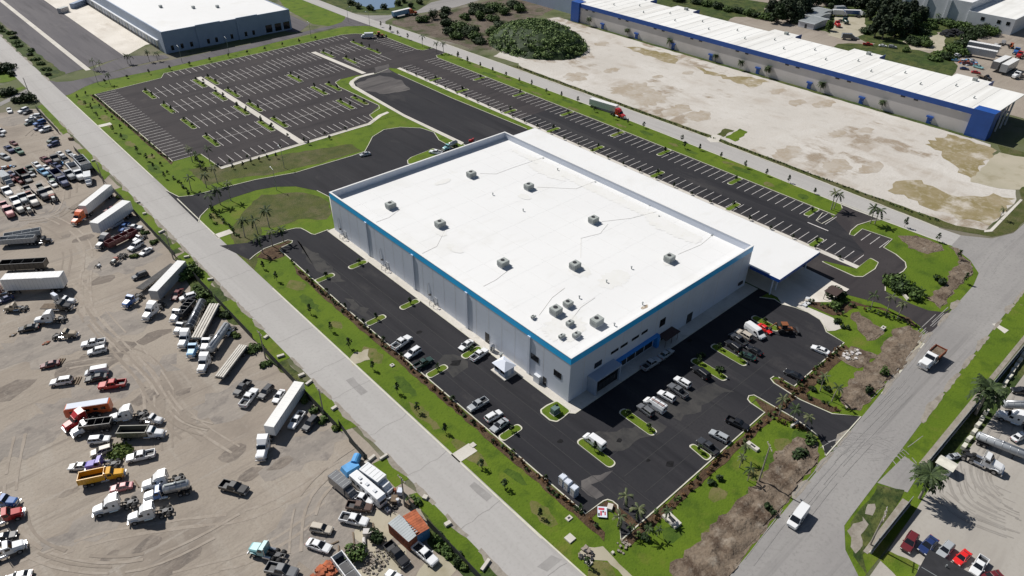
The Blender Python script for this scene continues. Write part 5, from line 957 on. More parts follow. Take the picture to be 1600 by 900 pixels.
def tractor(sleeper=True, tail=None, sides=True):
    """bonneted lorry tractor, front bumper at x = 0"""
    cb = -3.3; end = -5.0 if sleeper else cb; fr = tail or (-8.2 if sleeper else -6.9)
    out = []
    h = MB(); h.loft([ring(-.08,.78,.7,1.4,1.6,.66),ring(-.4,.92,.66,1.55,1.75,.74),ring(-1.95,1.0,.66,1.8,2.0,.82)]); out.append(('hood',fin(h,[PT]),(0,0,0),[]))
    g = MB(); g.box(-.1,-.02,-.5,.5,.75,1.45); out.append(('grille',fin(g,[M['chrome']]),(0,0,0),[]))
    bu = MB(); bu.box(-.02,.16,-1.15,1.15,.45,.8); out.append(('bumper',fin(bu,[M['chrome']]),(0,0,0),[]))
    c = MB(); c.add([(-1.95,-1.1,.9),(cb,-1.1,.9),(cb,1.1,.9),(-1.95,1.1,.9),(-1.95,-1.1,1.95),(-1.95,1.1,1.95),(-2.5,-1.0,2.75),(-2.5,1.0,2.75),(cb,-1.05,2.85),(cb,1.05,2.85)],
        [(0,1,2,3),(0,3,5,4),(4,5,7,6),(6,7,9,8),(1,8,9,2),(0,4,6,8,1),(3,2,9,7,5)]); out.append(('cab',fin(c,[PT]),(0,0,0),[]))
    wd = MB(); wd.add([(-1.98,-.95,2.02),(-1.98,.95,2.02),(-2.43,.88,2.68),(-2.43,-.88,2.68)],[(0,1,2,3)]); wd.box(-2.0,-1.95,-.02,.02,2,2.05)
    for v in range(len(wd.v)): wd.v[v] = (wd.v[v][0]+.05,wd.v[v][1],wd.v[v][2]+.03)
    out.append(('windscreen',fin(wd,[M['glass']]),(0,0,0),[]))
    for s in (-1,1):
        d = MB(); d.box(-3.05,-2.25,s*1.1-.02,s*1.1+.02,1.9,2.5); out.append(('side_window',fin(d,[M['glass']]),(0,0,0),[]))
    if sleeper:
        s_ = MB(); z = 3.75; s_.add([(cb,-1.15,.9),(end,-1.15,.9),(end,1.15,.9),(cb,1.15,.9),(cb+.75,-.85,2.86),(cb+.75,.85,2.86),(cb-.25,-1.1,z-.15),(cb-.25,1.1,z-.15),(end,-1.15,z),(end,1.15,z),(cb,-1.15,2.85),(cb,1.15,2.85)],
            [(0,1,2,3),(4,5,7,6),(6,7,9,8),(1,8,9,2),(0,10,6,8,1),(3,2,9,7,11),(10,4,6),(11,7,5),(10,0,3,11),(4,10,11,5)]); out.append(('sleeper',fin(s_,[PT]),(0,0,0),[]))
        sw = MB()
        for s in (-1,1): sw.box(-4.3,-3.9,s*1.15-.02,s*1.15+.02,2.0,2.5)
        out.append(('sleeper_window',fin(sw,[M['glass']]),(0,0,0),[]))
    f = MB()
    for s in (-1,1): f.box(fr,-.6,s*.42-.06,s*.42+.06,.72,.98)
    for x in (fr+.1,fr+1.2,end-.4): f.box(x-.08,x+.08,-.45,.45,.74,.95)
    out.append(('chassis',fin(f,[M['dark_metal']]),(0,0,0),[]))
    for s in (-1,1):
        t = MB(); t.cyl((-4.6,s*.95,.72),(-3.0,s*.95,.72),.33,n=10); out.append(('fuel_tank',fin(t,[M['chrome']],),(0,0,0),[]))
        e = MB(); e.cyl((end-.15 if sleeper else cb-.18,s*1.0,1),(end-.15 if sleeper else cb-.18,s*1.0,3.6 if sleeper else 3.1),.08,n=7); out.append(('exhaust_stack',fin(e,[M['chrome']]),(0,0,0),[]))
        fe = MB(); fe.loft([[(x,s*.62,z),(x,s*1.2,z),(x,s*1.2,z+.07),(x,s*.62,z+.07)] for x,z in ((-.35,.85),(-.6,1.15),(-1.2,1.25),(-1.8,1.1),(-1.95,.85))]); out.append(('fender',fin(fe,[PT]),(0,0,0),[]))
    if not tail:
        k = MB(); k.cyl((fr+1.3,0,1.0),(fr+1.3,0,1.12),.5,n=12); k.box(fr+.7,fr+1.9,-.4,.4,.96,1.0); out.append(('coupling_plate',fin(k,[M['dark_metal']]),(0,0,0),[]))
        for x in (fr+.75,fr+2.05):
            mf = MB(); 
            out += [('wheel',WH['dual'],(x,s*.93,.52),[]) for s in (-1,1)]
    hl = MB(); hl.box(-.05,.05,-.16,.16,-.12,.12); hm = fin(hl,[M['lamp_clear']])
    out += [('headlight',hm,(-.25,s*.86,1.15),[]) for s in (-1,1)]+[('wheel',WH['truck'],(-1.15,s*.98,.52),[]) for s in (-1,1)]
    return out
def front0(parts, L): return [(n,m,(l[0]+L/2,l[1],l[2]),s) for n,m,l,s in parts]
P['sleeper'] = front0(tractor(True), 8.2); P['daycab'] = front0(tractor(False), 6.9)
def hopper(x0,x1,z0,z1,hw,ribs=7,slope=.0,rear=.0):
    b = MB(); t = .1
    b.box(x0,x1,-hw,hw,z0,z0+.15,1)
    for s in (-1,1):
        b.box(x0,x1,s*hw-t/2,s*hw+t/2,z0,z1)
        b.box(x0-.02,x1+.02,s*hw-.09,s*hw+.09,z1,z1+.1)
        for k in range(ribs+1): x = x0+(x1-x0)*k/ribs; b.box(x-.06,x+.06,s*(hw+.09)-.05,s*(hw+.09)+.05,z0,z1)
    b.box(x0,x0+t,-hw,hw,z0,z1); b.box(x1-t,x1,-hw,hw,z0,z1+.15)
    b.box(x0+t,x1-t,-hw+.06,hw-.06,z0+.15,z0+.2,1)
    return b
def dump(tail=-8.8):
    o = tractor(False, tail); b = hopper(tail-.1,-3.7,1.15,2.7,1.2); o.append(('dump_body',fin(b,[PT,M['dark_metal']]),(0,0,0),[]))
    o += [('wheel',WH['dual'],(x,s*.93,.52),[]) for x in (tail+1.0,tail+2.35) for s in (-1,1)]
    return front0(o,-tail)
P['dump_truck'] = dump()
P['long_dump'] = dump(-10.5)
def tankbody(x0,x1,r,z,rings=5,m=None):
    b = MB(); n = 16; st = [(x0,.2),(x0+.12,.75),(x0+.4,1),(x1-.4,1),(x1-.12,.75),(x1,.2)]
    b.loft([[(x,r*k*math.cos(6.283*i/n),z+r*k*math.sin(6.283*i/n)) for i in range(n)] for x,k in st])
    for k in range(rings): x = x0+.5+(x1-x0-1)*k/max(1,rings-1); b.cyl((x-.05,0,z),(x+.05,0,z),r+.05,n=16,mi=1)
    b.box(x0+.6,x1-.6,-.3,.3,z+r+.02,z+r+.09,1); b.cyl(((x0+x1)/2,0,z+r),((x0+x1)/2,0,z+r+.25),.3,n=10,mi=1)
    return b
def tanktruck(): 
    o = tractor(False,-9.2); o.append(('tank',fin(tankbody(-9.2,-3.8,1.0,2.15),[M['alu'],M['grey_metal']],True),(0,0,0),[]))
    o += [('wheel',WH['dual'],(x,s*.93,.52),[]) for x in (-7.0,-8.3) for s in (-1,1)]
    return front0(o,9.2)
P['tank_truck'] = tanktruck()
def flat_truck(tail=-8.2, m='wood'):
    o = tractor(False,tail); b = MB(); b.box(tail,-3.6,-1.2,1.2,1.05,1.25)
    for k in range(9): y = -1.1+k*.27; b.box(tail,-3.65,y,y+.2,1.25,1.28,1)
    b.box(-3.7,-3.6,-1.2,1.2,1.25,2.3); o.append(('flatbed',fin(b,[M['dark_metal'],M[m]]),(0,0,0),[]))
    o += [('wheel',WH['dual'],(x,s*.93,.52),[]) for x in (tail+1.9,) for s in (-1,1)]
    return front0(o,-tail)
P['flatbed_truck'] = flat_truck(); P['long_flatbed'] = flat_truck(-12.5,'beam_wood')
def stake():
    o = flat_truck(-7.6); b = MB()
    for s in (-1,1):
        for z in (1.4,1.75,2.1): b.box(-3.75,.2,s*1.18-.04,s*1.18+.04,z,z+.24)
        for k in range(5): x = -3.7+k*.95; b.box(x-.05,x+.05,s*1.2-.06,s*1.2+.06,1.2,2.4)
    b.box(-3.8,-3.7,-1.18,1.18,1.3,2.3); b.box(-3.7,.1,-1.1,1.1,1.28,1.95,1)
    return o+[('stake_sides',fin(b,[M['rust'],M['topsoil']]),(0,0,0),[])]
P['stake_truck'] = stake()
def boxtruck(L=7.6, hb=3.3, sides=PT):
    o = []; c = MB(); c.loft([ring(L/2,.85,.5,1.1,1.35,.75),ring(L/2-.5,1.0,.45,1.2,1.5,.85),ring(L/2-1.0,1.05,.45,1.5,2.3,.88),ring(L/2-2.1,1.05,.45,1.6,2.4,.9)]); o.append(('cab',fin(c,[PT]),(0,0,0),[]))
    g = MB(); frustum(g,L/2-1.1,L/2-.52,.86,1.48,L/2-1.2,L/2-.98,.82,2.25); o.append(('windscreen',fin(g,[M['glass']]),(0,0,0),[]))
    b = MB(); b.box(-L/2,L/2-2.2,-1.22,1.22,.95,hb)
    for x in (-L/2,): b.box(x-.04,x,-1.1,1.1,1.0,hb-.1,1)
    for k in range(5): x = -L/2+.4+k*1.1; b.box(x-.04,x+.04,-1.0,1.0,hb,hb+.03,1)
    o.append(('box_body',fin(b,[PT,M['grey_metal']]),(0,0,0),[])); f = MB(); f.box(-L/2,L/2-1,-.5,.5,.6,.9); o.append(('chassis',fin(f,[M['dark_metal']]),(0,0,0),[]))
    return o+wheels('truck',(L/2-1.0,-L/2+1.7),.95,.52)+lights(L,.95,.9)
P['box_truck'] = boxtruck()
def rv(L=10.5):
    b = MB(); b.loft([ring(L/2,1.1,.5,1.3,2.6,1.0),ring(L/2-.5,1.22,.45,1.5,3.2,1.12),ring(-L/2+.3,1.22,.45,1.5,3.2,1.12),ring(-L/2,1.18,.5,1.5,3.1,1.05)])
    w = MB()
    for s in (-1,1):
        for k in range(5): w.box(-L/2+1+k*1.8,-L/2+2+k*1.8,s*1.21-.02,s*1.21+.02,1.7,2.4)
    w.box(L/2-.02,L/2+.03,-.95,.95,1.5,2.4); t = MB()
    for x in (-3,-.5,2.2): t.box(x,x+.8,-.35,.35,3.2,3.45)
    t.box(-1.6,-1.2,-.9,-.5,3.2,3.3,1)
    return [('body',fin(b,[PT]),(0,0,0),[]),('windows',fin(w,[M['glass']]),(0,0,0),[]),('roof_unit',fin(t,[M['pale_wall'],M['dark_metal']]),(0,0,0),[])]+wheels('truck',(L/2-1.8,-L/2+2.6),1.05,.48)
P['motorhome'] = rv()
P['bus'] = rv(10.5)
br = MB(); br.box(-5.0,4.7,-1.1,1.1,3.16,3.3,0,.1,.1); P['bus'] = [q for q in P['bus'] if q[0] != 'roof_unit']+[('roof',fin(br,[M['wall_white']]),(0,0,0),[])]
def trailer_gear(L, n=2): return [('wheel',WH['dual'],(-L/2+1.2+1.3*k,s*.95,.52),[]) for k in range(n) for s in (-1,1)]
def legs(L):
    b = MB(); b.box(-.08,.08,-.08,.08,-1.0,0); b.box(-.18,.18,-.18,.18,-1.06,-1.0); m = fin(b,[M['dark_metal']]); return [('landing_leg',m,(L/2-2.6,s*.75,1.1),[]) for s in (-1,1)]
def box_trailer(L=15.5, hz=4.05, roofm='roof'):
    b = MB(); b.box(-L/2,L/2,-1.28,1.28,1.15,hz)
    for k in range(16):
        x = -L/2+.5+k*(L-1)/15
        for s in (-1,1): b.box(x-.025,x+.025,s*1.28-.015,s*1.28+.015,1.2,hz-.1,1)
    r = MB(); r.box(-L/2+.03,L/2-.03,-1.25,1.25,hz,hz+.03)
    for k in range(12): x = -L/2+.8+k*(L-1.6)/11; r.box(x-.03,x+.03,-1.2,1.2,hz+.03,hz+.04,1)
    d = MB()
    for s in (-1,1): d.box(-L/2-.04,-L/2,s*.63-.58,s*.63+.58,1.25,hz-.12); d.cyl((-L/2-.07,s*.3,1.3),(-L/2-.07,s*.3,hz-.2),.025,n=5,mi=1)
    u = MB(); u.box(-L/2,-L/2+5,-.5,.5,.85,1.15); u.box(L/2-2.2,L/2-.4,-.5,.5,1.0,1.15)
    return [('box_body',fin(b,[PT,M['alu']]),(0,0,0),[]),('roof',fin(r,[M[roofm],M['alu']]),(0,0,0),[]),('rear_door',fin(d,[PT,M['alu']]),(0,0,0),[]),('underframe',fin(u,[M['dark_metal']]),(0,0,0),[])]+trailer_gear(L)+legs(L)
for k_, L_ in (('box_trailer',15.0),('short_trailer',12.2)): P[k_] = box_trailer(L_)
P['dirty_trailer'] = box_trailer(15.5, 3.95, 'roof_weathered')
def flatbed(L=14, m='weathered_wood', strips=False):
    b = MB(); b.box(-L/2,L/2,-1.28,1.28,1.2,1.38)
    for k in range(9): y = -1.22+k*.275; b.box(-L/2,L/2,y,y+.2,1.38,1.42,1)
    for s in (-.45,.45): b.box(-L/2,L/2-1,s-.08,s+.08,.85,1.2)
    for k in range(10): x = -L/2+.3+k*(L-.6)/9; b.box(x-.05,x+.05,-1.3,1.3,1.1,1.2)
    if strips:
        for y in (-.9,-.3,.3,.9): b.box(-L/2+.2,L/2-.2,y-.2,y+.2,1.45,1.9,2)
    return [('deck',fin(b,[M['dark_metal'],M[m],M['beam_pale']]),(0,0,0),[])]+trailer_gear(L)+legs(L)
M['beam_pale'] = flatmat('beam_pale',(.55,.52,.47),.7,var=.15,vs=.5)
M['deck_dark'] = flatmat('deck_dark',(.09,.088,.088),.8,var=.25,vs=.8)
P['flatbed'] = flatbed(); P['dark_flatbed'] = flatbed(14,'deck_dark'); P['beam_trailer'] = flatbed(13,'weathered_wood',True)
def dump_trailer(L=11.5, hz=3.0):
    b = hopper(-L/2,L/2,1.15,hz,1.25,9)
    for x in (-L/4,0,L/4): b.cyl((x,-1.25,hz+.05),(x,1.25,hz+.05),.04,n=5)
    return [('hopper',fin(b,[PT,M['dark_metal']]),(0,0,0),[])]+trailer_gear(L)+legs(L)
P['dump_trailer'] = dump_trailer(); P['small_hopper'] = dump_trailer(7.5,2.9)
def tank_trailer(L=11.5):
    b = tankbody(-L/2,L/2,1.12,2.2,7); u = MB(); u.box(-L/2+.3,-L/2+4,-.5,.5,.85,1.15); u.box(L/2-3,L/2-.8,-.5,.5,.95,1.2)
    for s in (-1,1): u.box(-L/2+.6,-L/2+3.4,s*1.0-.28,s*1.0+.28,1.06,1.12)
    return [('tank',fin(b,[PT,M['alu']],True),(0,0,0),[]),('underframe',fin(u,[M['dark_metal']]),(0,0,0),[])]+trailer_gear(L)+legs(L)
P['tank_trailer'] = tank_trailer()
P['container'] = None
def frame_only():
    b = MB()
    for s in (-1,1): b.box(-3.4,3.4,s*.42-.07,s*.42+.07,.7,.98)
    for x in (-3.2,-1.5,.5,2.4): b.box(x-.08,x+.08,-.42,.42,.74,.94)
    e = MB(); e.box(1.6,2.9,-.4,.4,.9,1.7); e.box(.6,1.4,-.7,.7,1,1.9,1)
    return [('chassis',fin(b,[M['dark_metal']]),(0,0,0),[]),('engine_block',fin(e,[M['grey_metal'],PT]),(0,0,0),[])]+wheels('dual',(-2.7,-1.4),.93,.52)+wheels('truck',(2.5,),.98,.52)
P['truck_frame'] = frame_only()
NAMES = dict(sedan=('parked_car','car'),suv=('parked_suv','car'),pickup=('pickup_truck','pickup'),van=('delivery_van','van'),work_van=('work_van','van'),sleeper=('truck_tractor','lorry'),daycab=('truck_tractor','lorry'),dump_truck=('dump_truck','dump truck'),long_dump=('dump_truck','dump truck'),
    tank_truck=('tank_truck','tanker'),flatbed_truck=('flatbed_truck','lorry'),long_flatbed=('flatbed_truck','lorry'),stake_truck=('stake_truck','lorry'),box_truck=('box_truck','lorry'),motorhome=('motorhome','motorhome'),bus=('old_bus','bus'),box_trailer=('box_trailer','trailer'),short_trailer=('box_trailer','trailer'),dirty_trailer=('box_trailer','trailer'),
    flatbed=('flatbed_trailer','trailer'),dark_flatbed=('flatbed_trailer','trailer'),beam_trailer=('flatbed_trailer','trailer'),dump_trailer=('dump_trailer','trailer'),small_hopper=('dump_trailer','trailer'),tank_trailer=('tank_trailer','trailer'),truck_frame=('truck_chassis','lorry'))
LEN = dict(sedan=4.7,suv=4.8,pickup=5.7,van=5.6,work_van=5.6,sleeper=8.2,daycab=6.9,dump_truck=8.8,long_dump=10.5,tank_truck=9.2,flatbed_truck=8.2,long_flatbed=12.5,stake_truck=7.6,box_truck=7.6,motorhome=10.5,bus=10.5,box_trailer=15,short_trailer=12.2,dirty_trailer=15.5,flatbed=14,dark_flatbed=14,beam_trailer=13,dump_trailer=11.5,small_hopper=7.5,tank_trailer=11.5,truck_frame=6.8)
CARS = ('sedan','suv','pickup','van','work_van')
TINY = ('wheel','body','roof','cabin_glass','cab','hood','sleeper','box_body','flatbed','dump_body','cargo_bed','tank','hopper','deck','windscreen','chassis','stake_sides','engine_block','windows','rear_door')
def V(kind, front, rear, colour, label, group, anchor='mid', sc_=1.0, tiny=False, z=.05, over={}):
    f = Vector(front); r = Vector(rear); d = (f-r).normalized(); p = (f+r)/2; ratio = (f-r).length/LEN[kind]
    if ratio > 1.3 and kind in ('flatbed_truck','dump_truck'): kind = {'flatbed_truck':'long_flatbed','dump_truck':'long_dump'}[kind]; ratio = (f-r).length/LEN[kind]
    nm, cat = NAMES[kind]
    if anchor == 'front': sc_ *= .86
    elif kind in CARS: sc_ *= max(.82, min(.95, ratio*1.07))
    elif cat == 'trailer': sc_ *= max(.76, min(1.15, ratio*1.02))
    else: sc_ *= max(.8, min(1.05, ratio*1.04))
    if anchor == 'front': p = f - d*LEN[kind]/2*sc_
    o = tag(empty(nm,(p.x,p.y,z),math.atan2(d.y,d.x)), label, cat, group); o.scale = (sc_,)*3
    pm = paint(C[colour])
    for n, (me, slots), loc, _ in P[kind]:
        if tiny and n not in TINY: continue
        c = link(n, me, o); c.location = loc
        for i in slots: c.material_slots[i].link = 'OBJECT'; c.material_slots[i].material = paint(C[over[n]]) if n in over else pm
    return o

# ------------------------------------------------------------------ every vehicle where it stands
g = 'cars in the warehouse car park'
for k, f, r, c, lb in (
 ('pickup',(-12.5,38.6),(-17.7,37.7),'white','white pickup with an empty dark bed, first at the long kerb from the far end'),
 ('suv',(-17.2,33.3),(-13.3,33.8),'white','white estate car at the long kerb between the white and the dark pickup'),
 ('pickup',(-13.5,29.2),(-17.5,29.2),'dgreen','dark green pickup at the long kerb next to a planted island'),
 ('sedan',(-6.4,27.6),(-2.6,28.2),'white','white hatchback beside the planted island at the long white wall'),
 ('pickup',(-2.2,23.6),(-6.7,23.1),'white','white pickup with red cargo in its bed by the small white kiosk'),
 ('pickup',(-16.9,11.5),(-12.5,11.4),'silver','silver pickup facing the long kerb, alone above the white van'),
 ('suv',(-12.6,6.8),(-16.3,6.9),'white','white rounded minivan at the long kerb next to the silver saloon'),
 ('sedan',(-17.2,4.0),(-13.2,4.3),'silver','pale silver saloon at the long kerb below the white minivan'),
 ('van',(-4.4,-9.1),(-4.2,-13.6),'white','white cargo van beside the lone planted island in the open asphalt'),
 ('suv',(10.1,-10.6),(9.9,-14.2),'grey','grey hatchback at the end of the row facing the shaded entrance'),
 ('work_van',(12.3,-10.5),(12.5,-15.2),'white','white work van with a ladder rack on its roof'),
 ('suv',(16.3,-10.9),(16.6,-14.5),'white','white hatchback between the ladder van and the grey pickup'),
 ('pickup',(19.7,-11.0),(19.5,-15.4),'grey','grey pickup in the row facing the shaded entrance'),
 ('suv',(22.4,-10.4),(22.5,-14.1),'white','white car at the upper end of the row facing the entrance'),
 ('suv',(28.3,-10.9),(27.7,-15.2),'black','black car half in the building shadow beside a planted island'),
 ('suv',(41.4,-10.6),(40.7,-14.5),'black','black car at the lower left of the upper car row'),
 ('pickup',(44.3,-9.7),(43.5,-14.2),'dgrey','dark grey pickup with a pale cab roof in the upper car row'),
 ('suv',(46.5,-9.8),(46.3,-13.8),'beige','cream estate car next to the white van in the upper row'),
 ('van',(48.7,-15.4),(49.6,-10.5),'white','white passenger van next to the bright red car'),
 ('sedan',(52.0,-15.4),(52.5,-12.2),'bright_red','bright red car beside the white van and the digger'),
 ('sedan',(40.3,-15.0),(40.8,-18.3),'dgreen','dark greenish car with the black one at the planted island'),
 ('sedan',(43.5,-14.8),(43.3,-18.4),'black','black saloon between the dark green car and the upper row'),
 ('pickup',(24.5,-4.1),(19.5,-3.9),'silver','pale pickup parked in the deep shadow at the entrance'),
 ('sedan',(29.3,-4.0),(25.2,-4.1),'silver','pale car in the deep shadow ahead of the pickup at the entrance'),
 ('sedan',(54.6,-24.5),(55.1,-28.3),'white','white coupe with its door open near the curved kerb'),
 ('sedan',(42.5,-24.9),(42.8,-28.8),'black','black car parked alone by the slanted kerb of the lower drive'),
 ('pickup',(21.3,-29.1),(20.5,-24.9),'black','black pickup alone at the kerb corner above the turned soil'),
 ('pickup',(11.5,-24.7),(11.2,-28.7),'dgrey','dark grey pickup beside the small half-round island'),
 ('suv',(15.0,-24.8),(15.5,-28.3),'silver','silver car with a dark window band beside the dark grey pickup'),
 ('sedan',(32.2,130.5),(35.3,130.0),'silver','small silver car alone on the loop drive behind the warehouse'),
): V(k,f,r,c,lb,g)
g = 'vehicles on the roads'
V('stake_truck',(66.0,-44.4),(74.3,-44.8),'white','white lorry with brown stake sides driving up the wide road',g)
V('van',(6.9,-47.1),(11.9,-46.7),'white','white van driving down the wide road past the turned soil',g)
V('sleeper',(126.8,93.7),(127.4,106.3),'red','red truck tractor hauling a white trailer on the far road',g,'front')
V('box_trailer',(128.6,99.5),(126.9,111.5),'white','white box trailer behind the red tractor on the far road',g)
V('sleeper',(155.6,269.1),(145.9,271.3),'orange','orange truck tractor on the branch road by the pond',g,'front')
V('box_trailer',(152.6,271.6),(140.9,270.7),'lblue','light blue box trailer on the branch road by the pond',g)
g = 'work vehicles around the car parks'
V('box_truck',(107.5,248.8),(111.7,246.2),'white','white box truck at the far corner of the striped car park',g)
V('daycab',(67.9,115.8),(69.8,112.7),'red','red truck cab with white rear behind the warehouse roof edge',g,'mid',.7)
V('tank_truck',(55.5,115.5),(63.3,116.1),'teal','teal tank truck half hidden behind the shaded north parapet',g,'mid',.8)
V('pickup',(52.1,117.0),(53.8,114.2),'white','white and green pickup by the north corner of the warehouse',g)
# west yard: lorries along the road fence, top to bottom
g = 'lorries of the truck yard'
V('sleeper',(-55.1,143.3),(-48.9,148.3),'orange','orange truck tractor with a long white trailer near the yard gate',g,'front')
V('box_trailer',(-50.8,147.2),(-41.0,156.0),'white','long white box trailer behind the orange tractor',g)
V('flatbed',(-53.0,152.4),(-43.5,159.0),'grey','long grey flat trailer hidden behind the orange tractor trailer',g)
V('short_trailer',(-51.6,132.8),(-40.6,140.1),'white','white box trailer without a tractor beside the scrap heap',g)
V('sleeper',(-54.0,125.3),(-49.6,128.2),'grey','grey truck tractor with a boxy sleeper by the scrap heap',g,'front')
V('dump_trailer',(-51.5,123.9),(-43.9,126.3),'maroon','dark red dump trailer behind the boxy grey tractor',g)
V('pickup',(-47.3,135.1),(-44.7,136.5),'white','white pickup squeezed between white trailer and blue pickup',g)
V('pickup',(-46.2,131.0),(-43.4,134.1),'blue','blue pickup squeezed behind the dark red dump trailer',g)
V('pickup',(-41.8,129.5),(-43.8,131.2),'white','white pickup at the fence behind the dark red dump trailer',g)
V('daycab',(-45.1,122.8),(-42.1,124.0),'white','white truck cab at the fence below the white pickup',g,'mid',.75)
V('suv',(-47.9,119.0),(-43.8,120.9),'white','white patterned estate car by the dark red dump trailer',g)
V('sedan',(-46.1,114.9),(-43.3,116.1),'white','white hatchback on the yard next to the patterned estate car',g)
V('truck_frame',(-53.8,114.6),(-49.2,118.2),'rusty','stripped lorry chassis with rusty orange engine cover',g,'mid',.9)
V('sedan',(-45.6,145.8),(-42.8,146.3),'maroon','dark red car in the shadow between two white trailers',g)
V('suv',(-51.6,104.6),(-48.4,104.7),'dgrey','dark grey car parked alone above the blue tractor',g)
V('daycab',(-57.6,93.1),(-52.7,96.1),'blue','blue truck tractor pulling the dark flatbed trailer',g,'front')
V('dark_flatbed',(-52.3,97.8),(-41.8,103.2),'grey','dark flatbed trailer behind the blue tractor',g)
V('sleeper',(-55.7,84.8),(-49.9,89.1),'white','white truck tractor with silver trailer near the leafy bush',g,'front')
V('box_trailer',(-50.9,90.7),(-40.7,99.3),'silver','long pale silver box trailer running into the leafy bush',g)
V('sedan',(-47.6,88.7),(-44.6,91.7),'maroon','dark red car in the shade of the silver trailer',g)
V('suv',(-45.7,87.6),(-43.3,87.2),'white','white car at the head of the tanker row',g)
V('daycab',(-51.1,79.7),(-46.6,83.7),'white','white truck cab with a dark tipper, first of the tanker row',g,'front')
V('small_hopper',(-49.1,80.0),(-45.0,83.2),'dgrey','dark open hopper behind the first white cab of the tanker row',g)
V('sleeper',(-53.2,69.1),(-47.7,75.5),'white','white truck tractor of the dark round tanker',g,'front',.95)
V('tank_trailer',(-49.5,73.0),(-43.1,81.1),'dgrey','dark grey round tank trailer in the tanker row',g)
V('daycab',(-52.2,74.7),(-49.0,77.4),'silver','silver truck cab tucked left of the dark tanker tractor',g,'front',.9)
V('daycab',(-53.0,64.5),(-47.9,70.9),'lblue','light blue truck tractor of the beam trailer',g,'front')
V('beam_trailer',(-49.7,68.7),(-41.2,78.6),'white','flat trailer stacked with pale beams behind the light blue tractor',g)
V('daycab',(-50.0,64.4),(-44.5,71.0),'white','white truck tractor between beam trailer and chrome tanker',g,'front')
V('sleeper',(-53.3,58.1),(-48.8,63.4),'white','white truck tractor of the chrome tanker, nearest the open yard',g,'front',.95)
V('tank_trailer',(-49.2,62.6),(-42.4,68.8),'silver','bright chrome tank trailer in the tanker row',g)
V('beam_trailer',(-51.2,53.2),(-42.7,59.8),'white','flat trailer of pale beams standing alone at the end of the row',g)
V('daycab',(-43.0,67.4),(-41.8,68.3),'white','white cab poking out behind the chrome tanker',g,'mid',.7)
V('pickup',(-50.5,46.9),(-46.9,48.9),'dgrey','dark pickup beside the white pickup above the long white trailer',g)
V('pickup',(-46.9,45.5),(-51.0,42.7),'white','white pickup with a black bed above the long white trailer',g)
V('suv',(-47.3,42.5),(-43.9,44.3),'dgrey','dark estate car between the white pickup and a white car',g)
V('sedan',(-45.5,39.6),(-42.7,41.6),'white','white car against the long white trailer',g)
V('sleeper',(-54.8,26.9),(-51.2,31.6),'white','white truck tractor of the long trailer facing the open yard',g,'front')
V('dirty_trailer',(-50.4,31.3),(-40.1,38.7),'white','long white trailer beside the black and white car near the gate',g)
V('pickup',(-46.5,30.8),(-42.9,33.1),'white','white pickup with a black bed in the shadow of the long trailer',g)
V('suv',(-44.9,28.5),(-41.4,30.0),'dgrey','dark car by the weeds at the road fence',g)
# west yard: middle and left rows
V('dump_trailer',(-70.9,146.0),(-63.8,143.6),'silver','pale open dump trailer at the picture edge',g)
V('dump_trailer',(-72.8,144.7),(-65.5,140.1),'silver','pale dump trailer with a black inside nearest the black one',g)
V('daycab',(-62.6,138.2),(-65.6,139.7),'black','black truck cab at the end of the pale dump trailers',g,'mid',.8)
V('dump_trailer',(-75.4,130.2),(-66.7,124.2),'black','black open dump trailer above the bright white trailer',g)
V('daycab',(-79.1,119.7),(-76.5,118.9),'maroon','dark red cab at the picture edge pulling the bright white trailer',g,'mid')
V('short_trailer',(-76.5,119.2),(-65.6,111.3),'white','bright white box trailer at the left edge of the yard',g)
V('daycab',(-79.2,111.0),(-73.4,107.0),'tan','tan truck tractor with a blue hood at the left edge',g,'front',.85)
V('sedan',(-79.1,115.5),(-77.4,115.7),'dblue','dark blue car behind the tan tractor',g)
V('sleeper',(-75.1,100.9),(-69.2,97.5),'white','white truck tractor with rounded sleeper beside a black saloon',g,'front',.95)
V('daycab',(-65.9,103.3),(-69.5,106.4),'white','white cab of a wrecked lorry with its hood raised',g,'mid',.9)
V('flatbed_truck',(-66.7,100.7),(-72.7,106.0),'black','dark flatbed lorry in front of the wrecked white cab',g,'mid',.85)
V('sedan',(-78.7,100.1),(-75.0,98.5),'black','black saloon next to the rounded white tractor',g)
V('daycab',(-69.2,89.4),(-75.3,93.5),'tan','beige lorry cab with a mossy roof, stripped and facing right',g,'front',.9)
V('pickup',(-69.5,84.7),(-65.3,82.7),'white','white pickup on the open yard above the white car',g)
V('suv',(-69.1,80.9),(-66.1,80.0),'white','white car below the lone white pickup',g)
V('sedan',(-78.3,82.9),(-75.1,81.8),'maroon','small dark red car next to scattered planks',g)
V('suv',(-78.2,75.7),(-74.6,73.8),'white','white estate car standing alone on the open yard',g)
V('van',(-71.4,73.8),(-68.3,72.4),'white','white van parked behind the black car and the red pickup',g)
V('sedan',(-72.5,72.0),(-68.6,70.2),'black','black car between the white van and the red pickup',g)
V('pickup',(-71.1,68.0),(-66.3,65.3),'red','red pickup on the open yard',g)
V('bus',(-78.0,63.4),(-71.3,59.9),'orange','old orange-sided bus with a white roof',g)
V('sleeper',(-80.0,59.4),(-76.9,59.8),'red','red truck tractor in front of the old orange bus',g,'front')
V('daycab',(-79.2,56.8),(-76.4,56.9),'white','white lorry cab in front of a black hopper',g,'front')
V('small_hopper',(-77.0,57.0),(-72.8,54.5),'black','black heaped hopper behind the white lorry cab',g)
V('sleeper',(-72.5,56.3),(-66.9,53.6),'white','white truck tractor with a tall sleeper between red and dump lorries',g,'front')
V('long_dump',(-65.9,45.5),(-72.1,50.6),'white','long white-cabbed dump lorry with a dusty olive body',g,over={'dump_body':'khaki'})
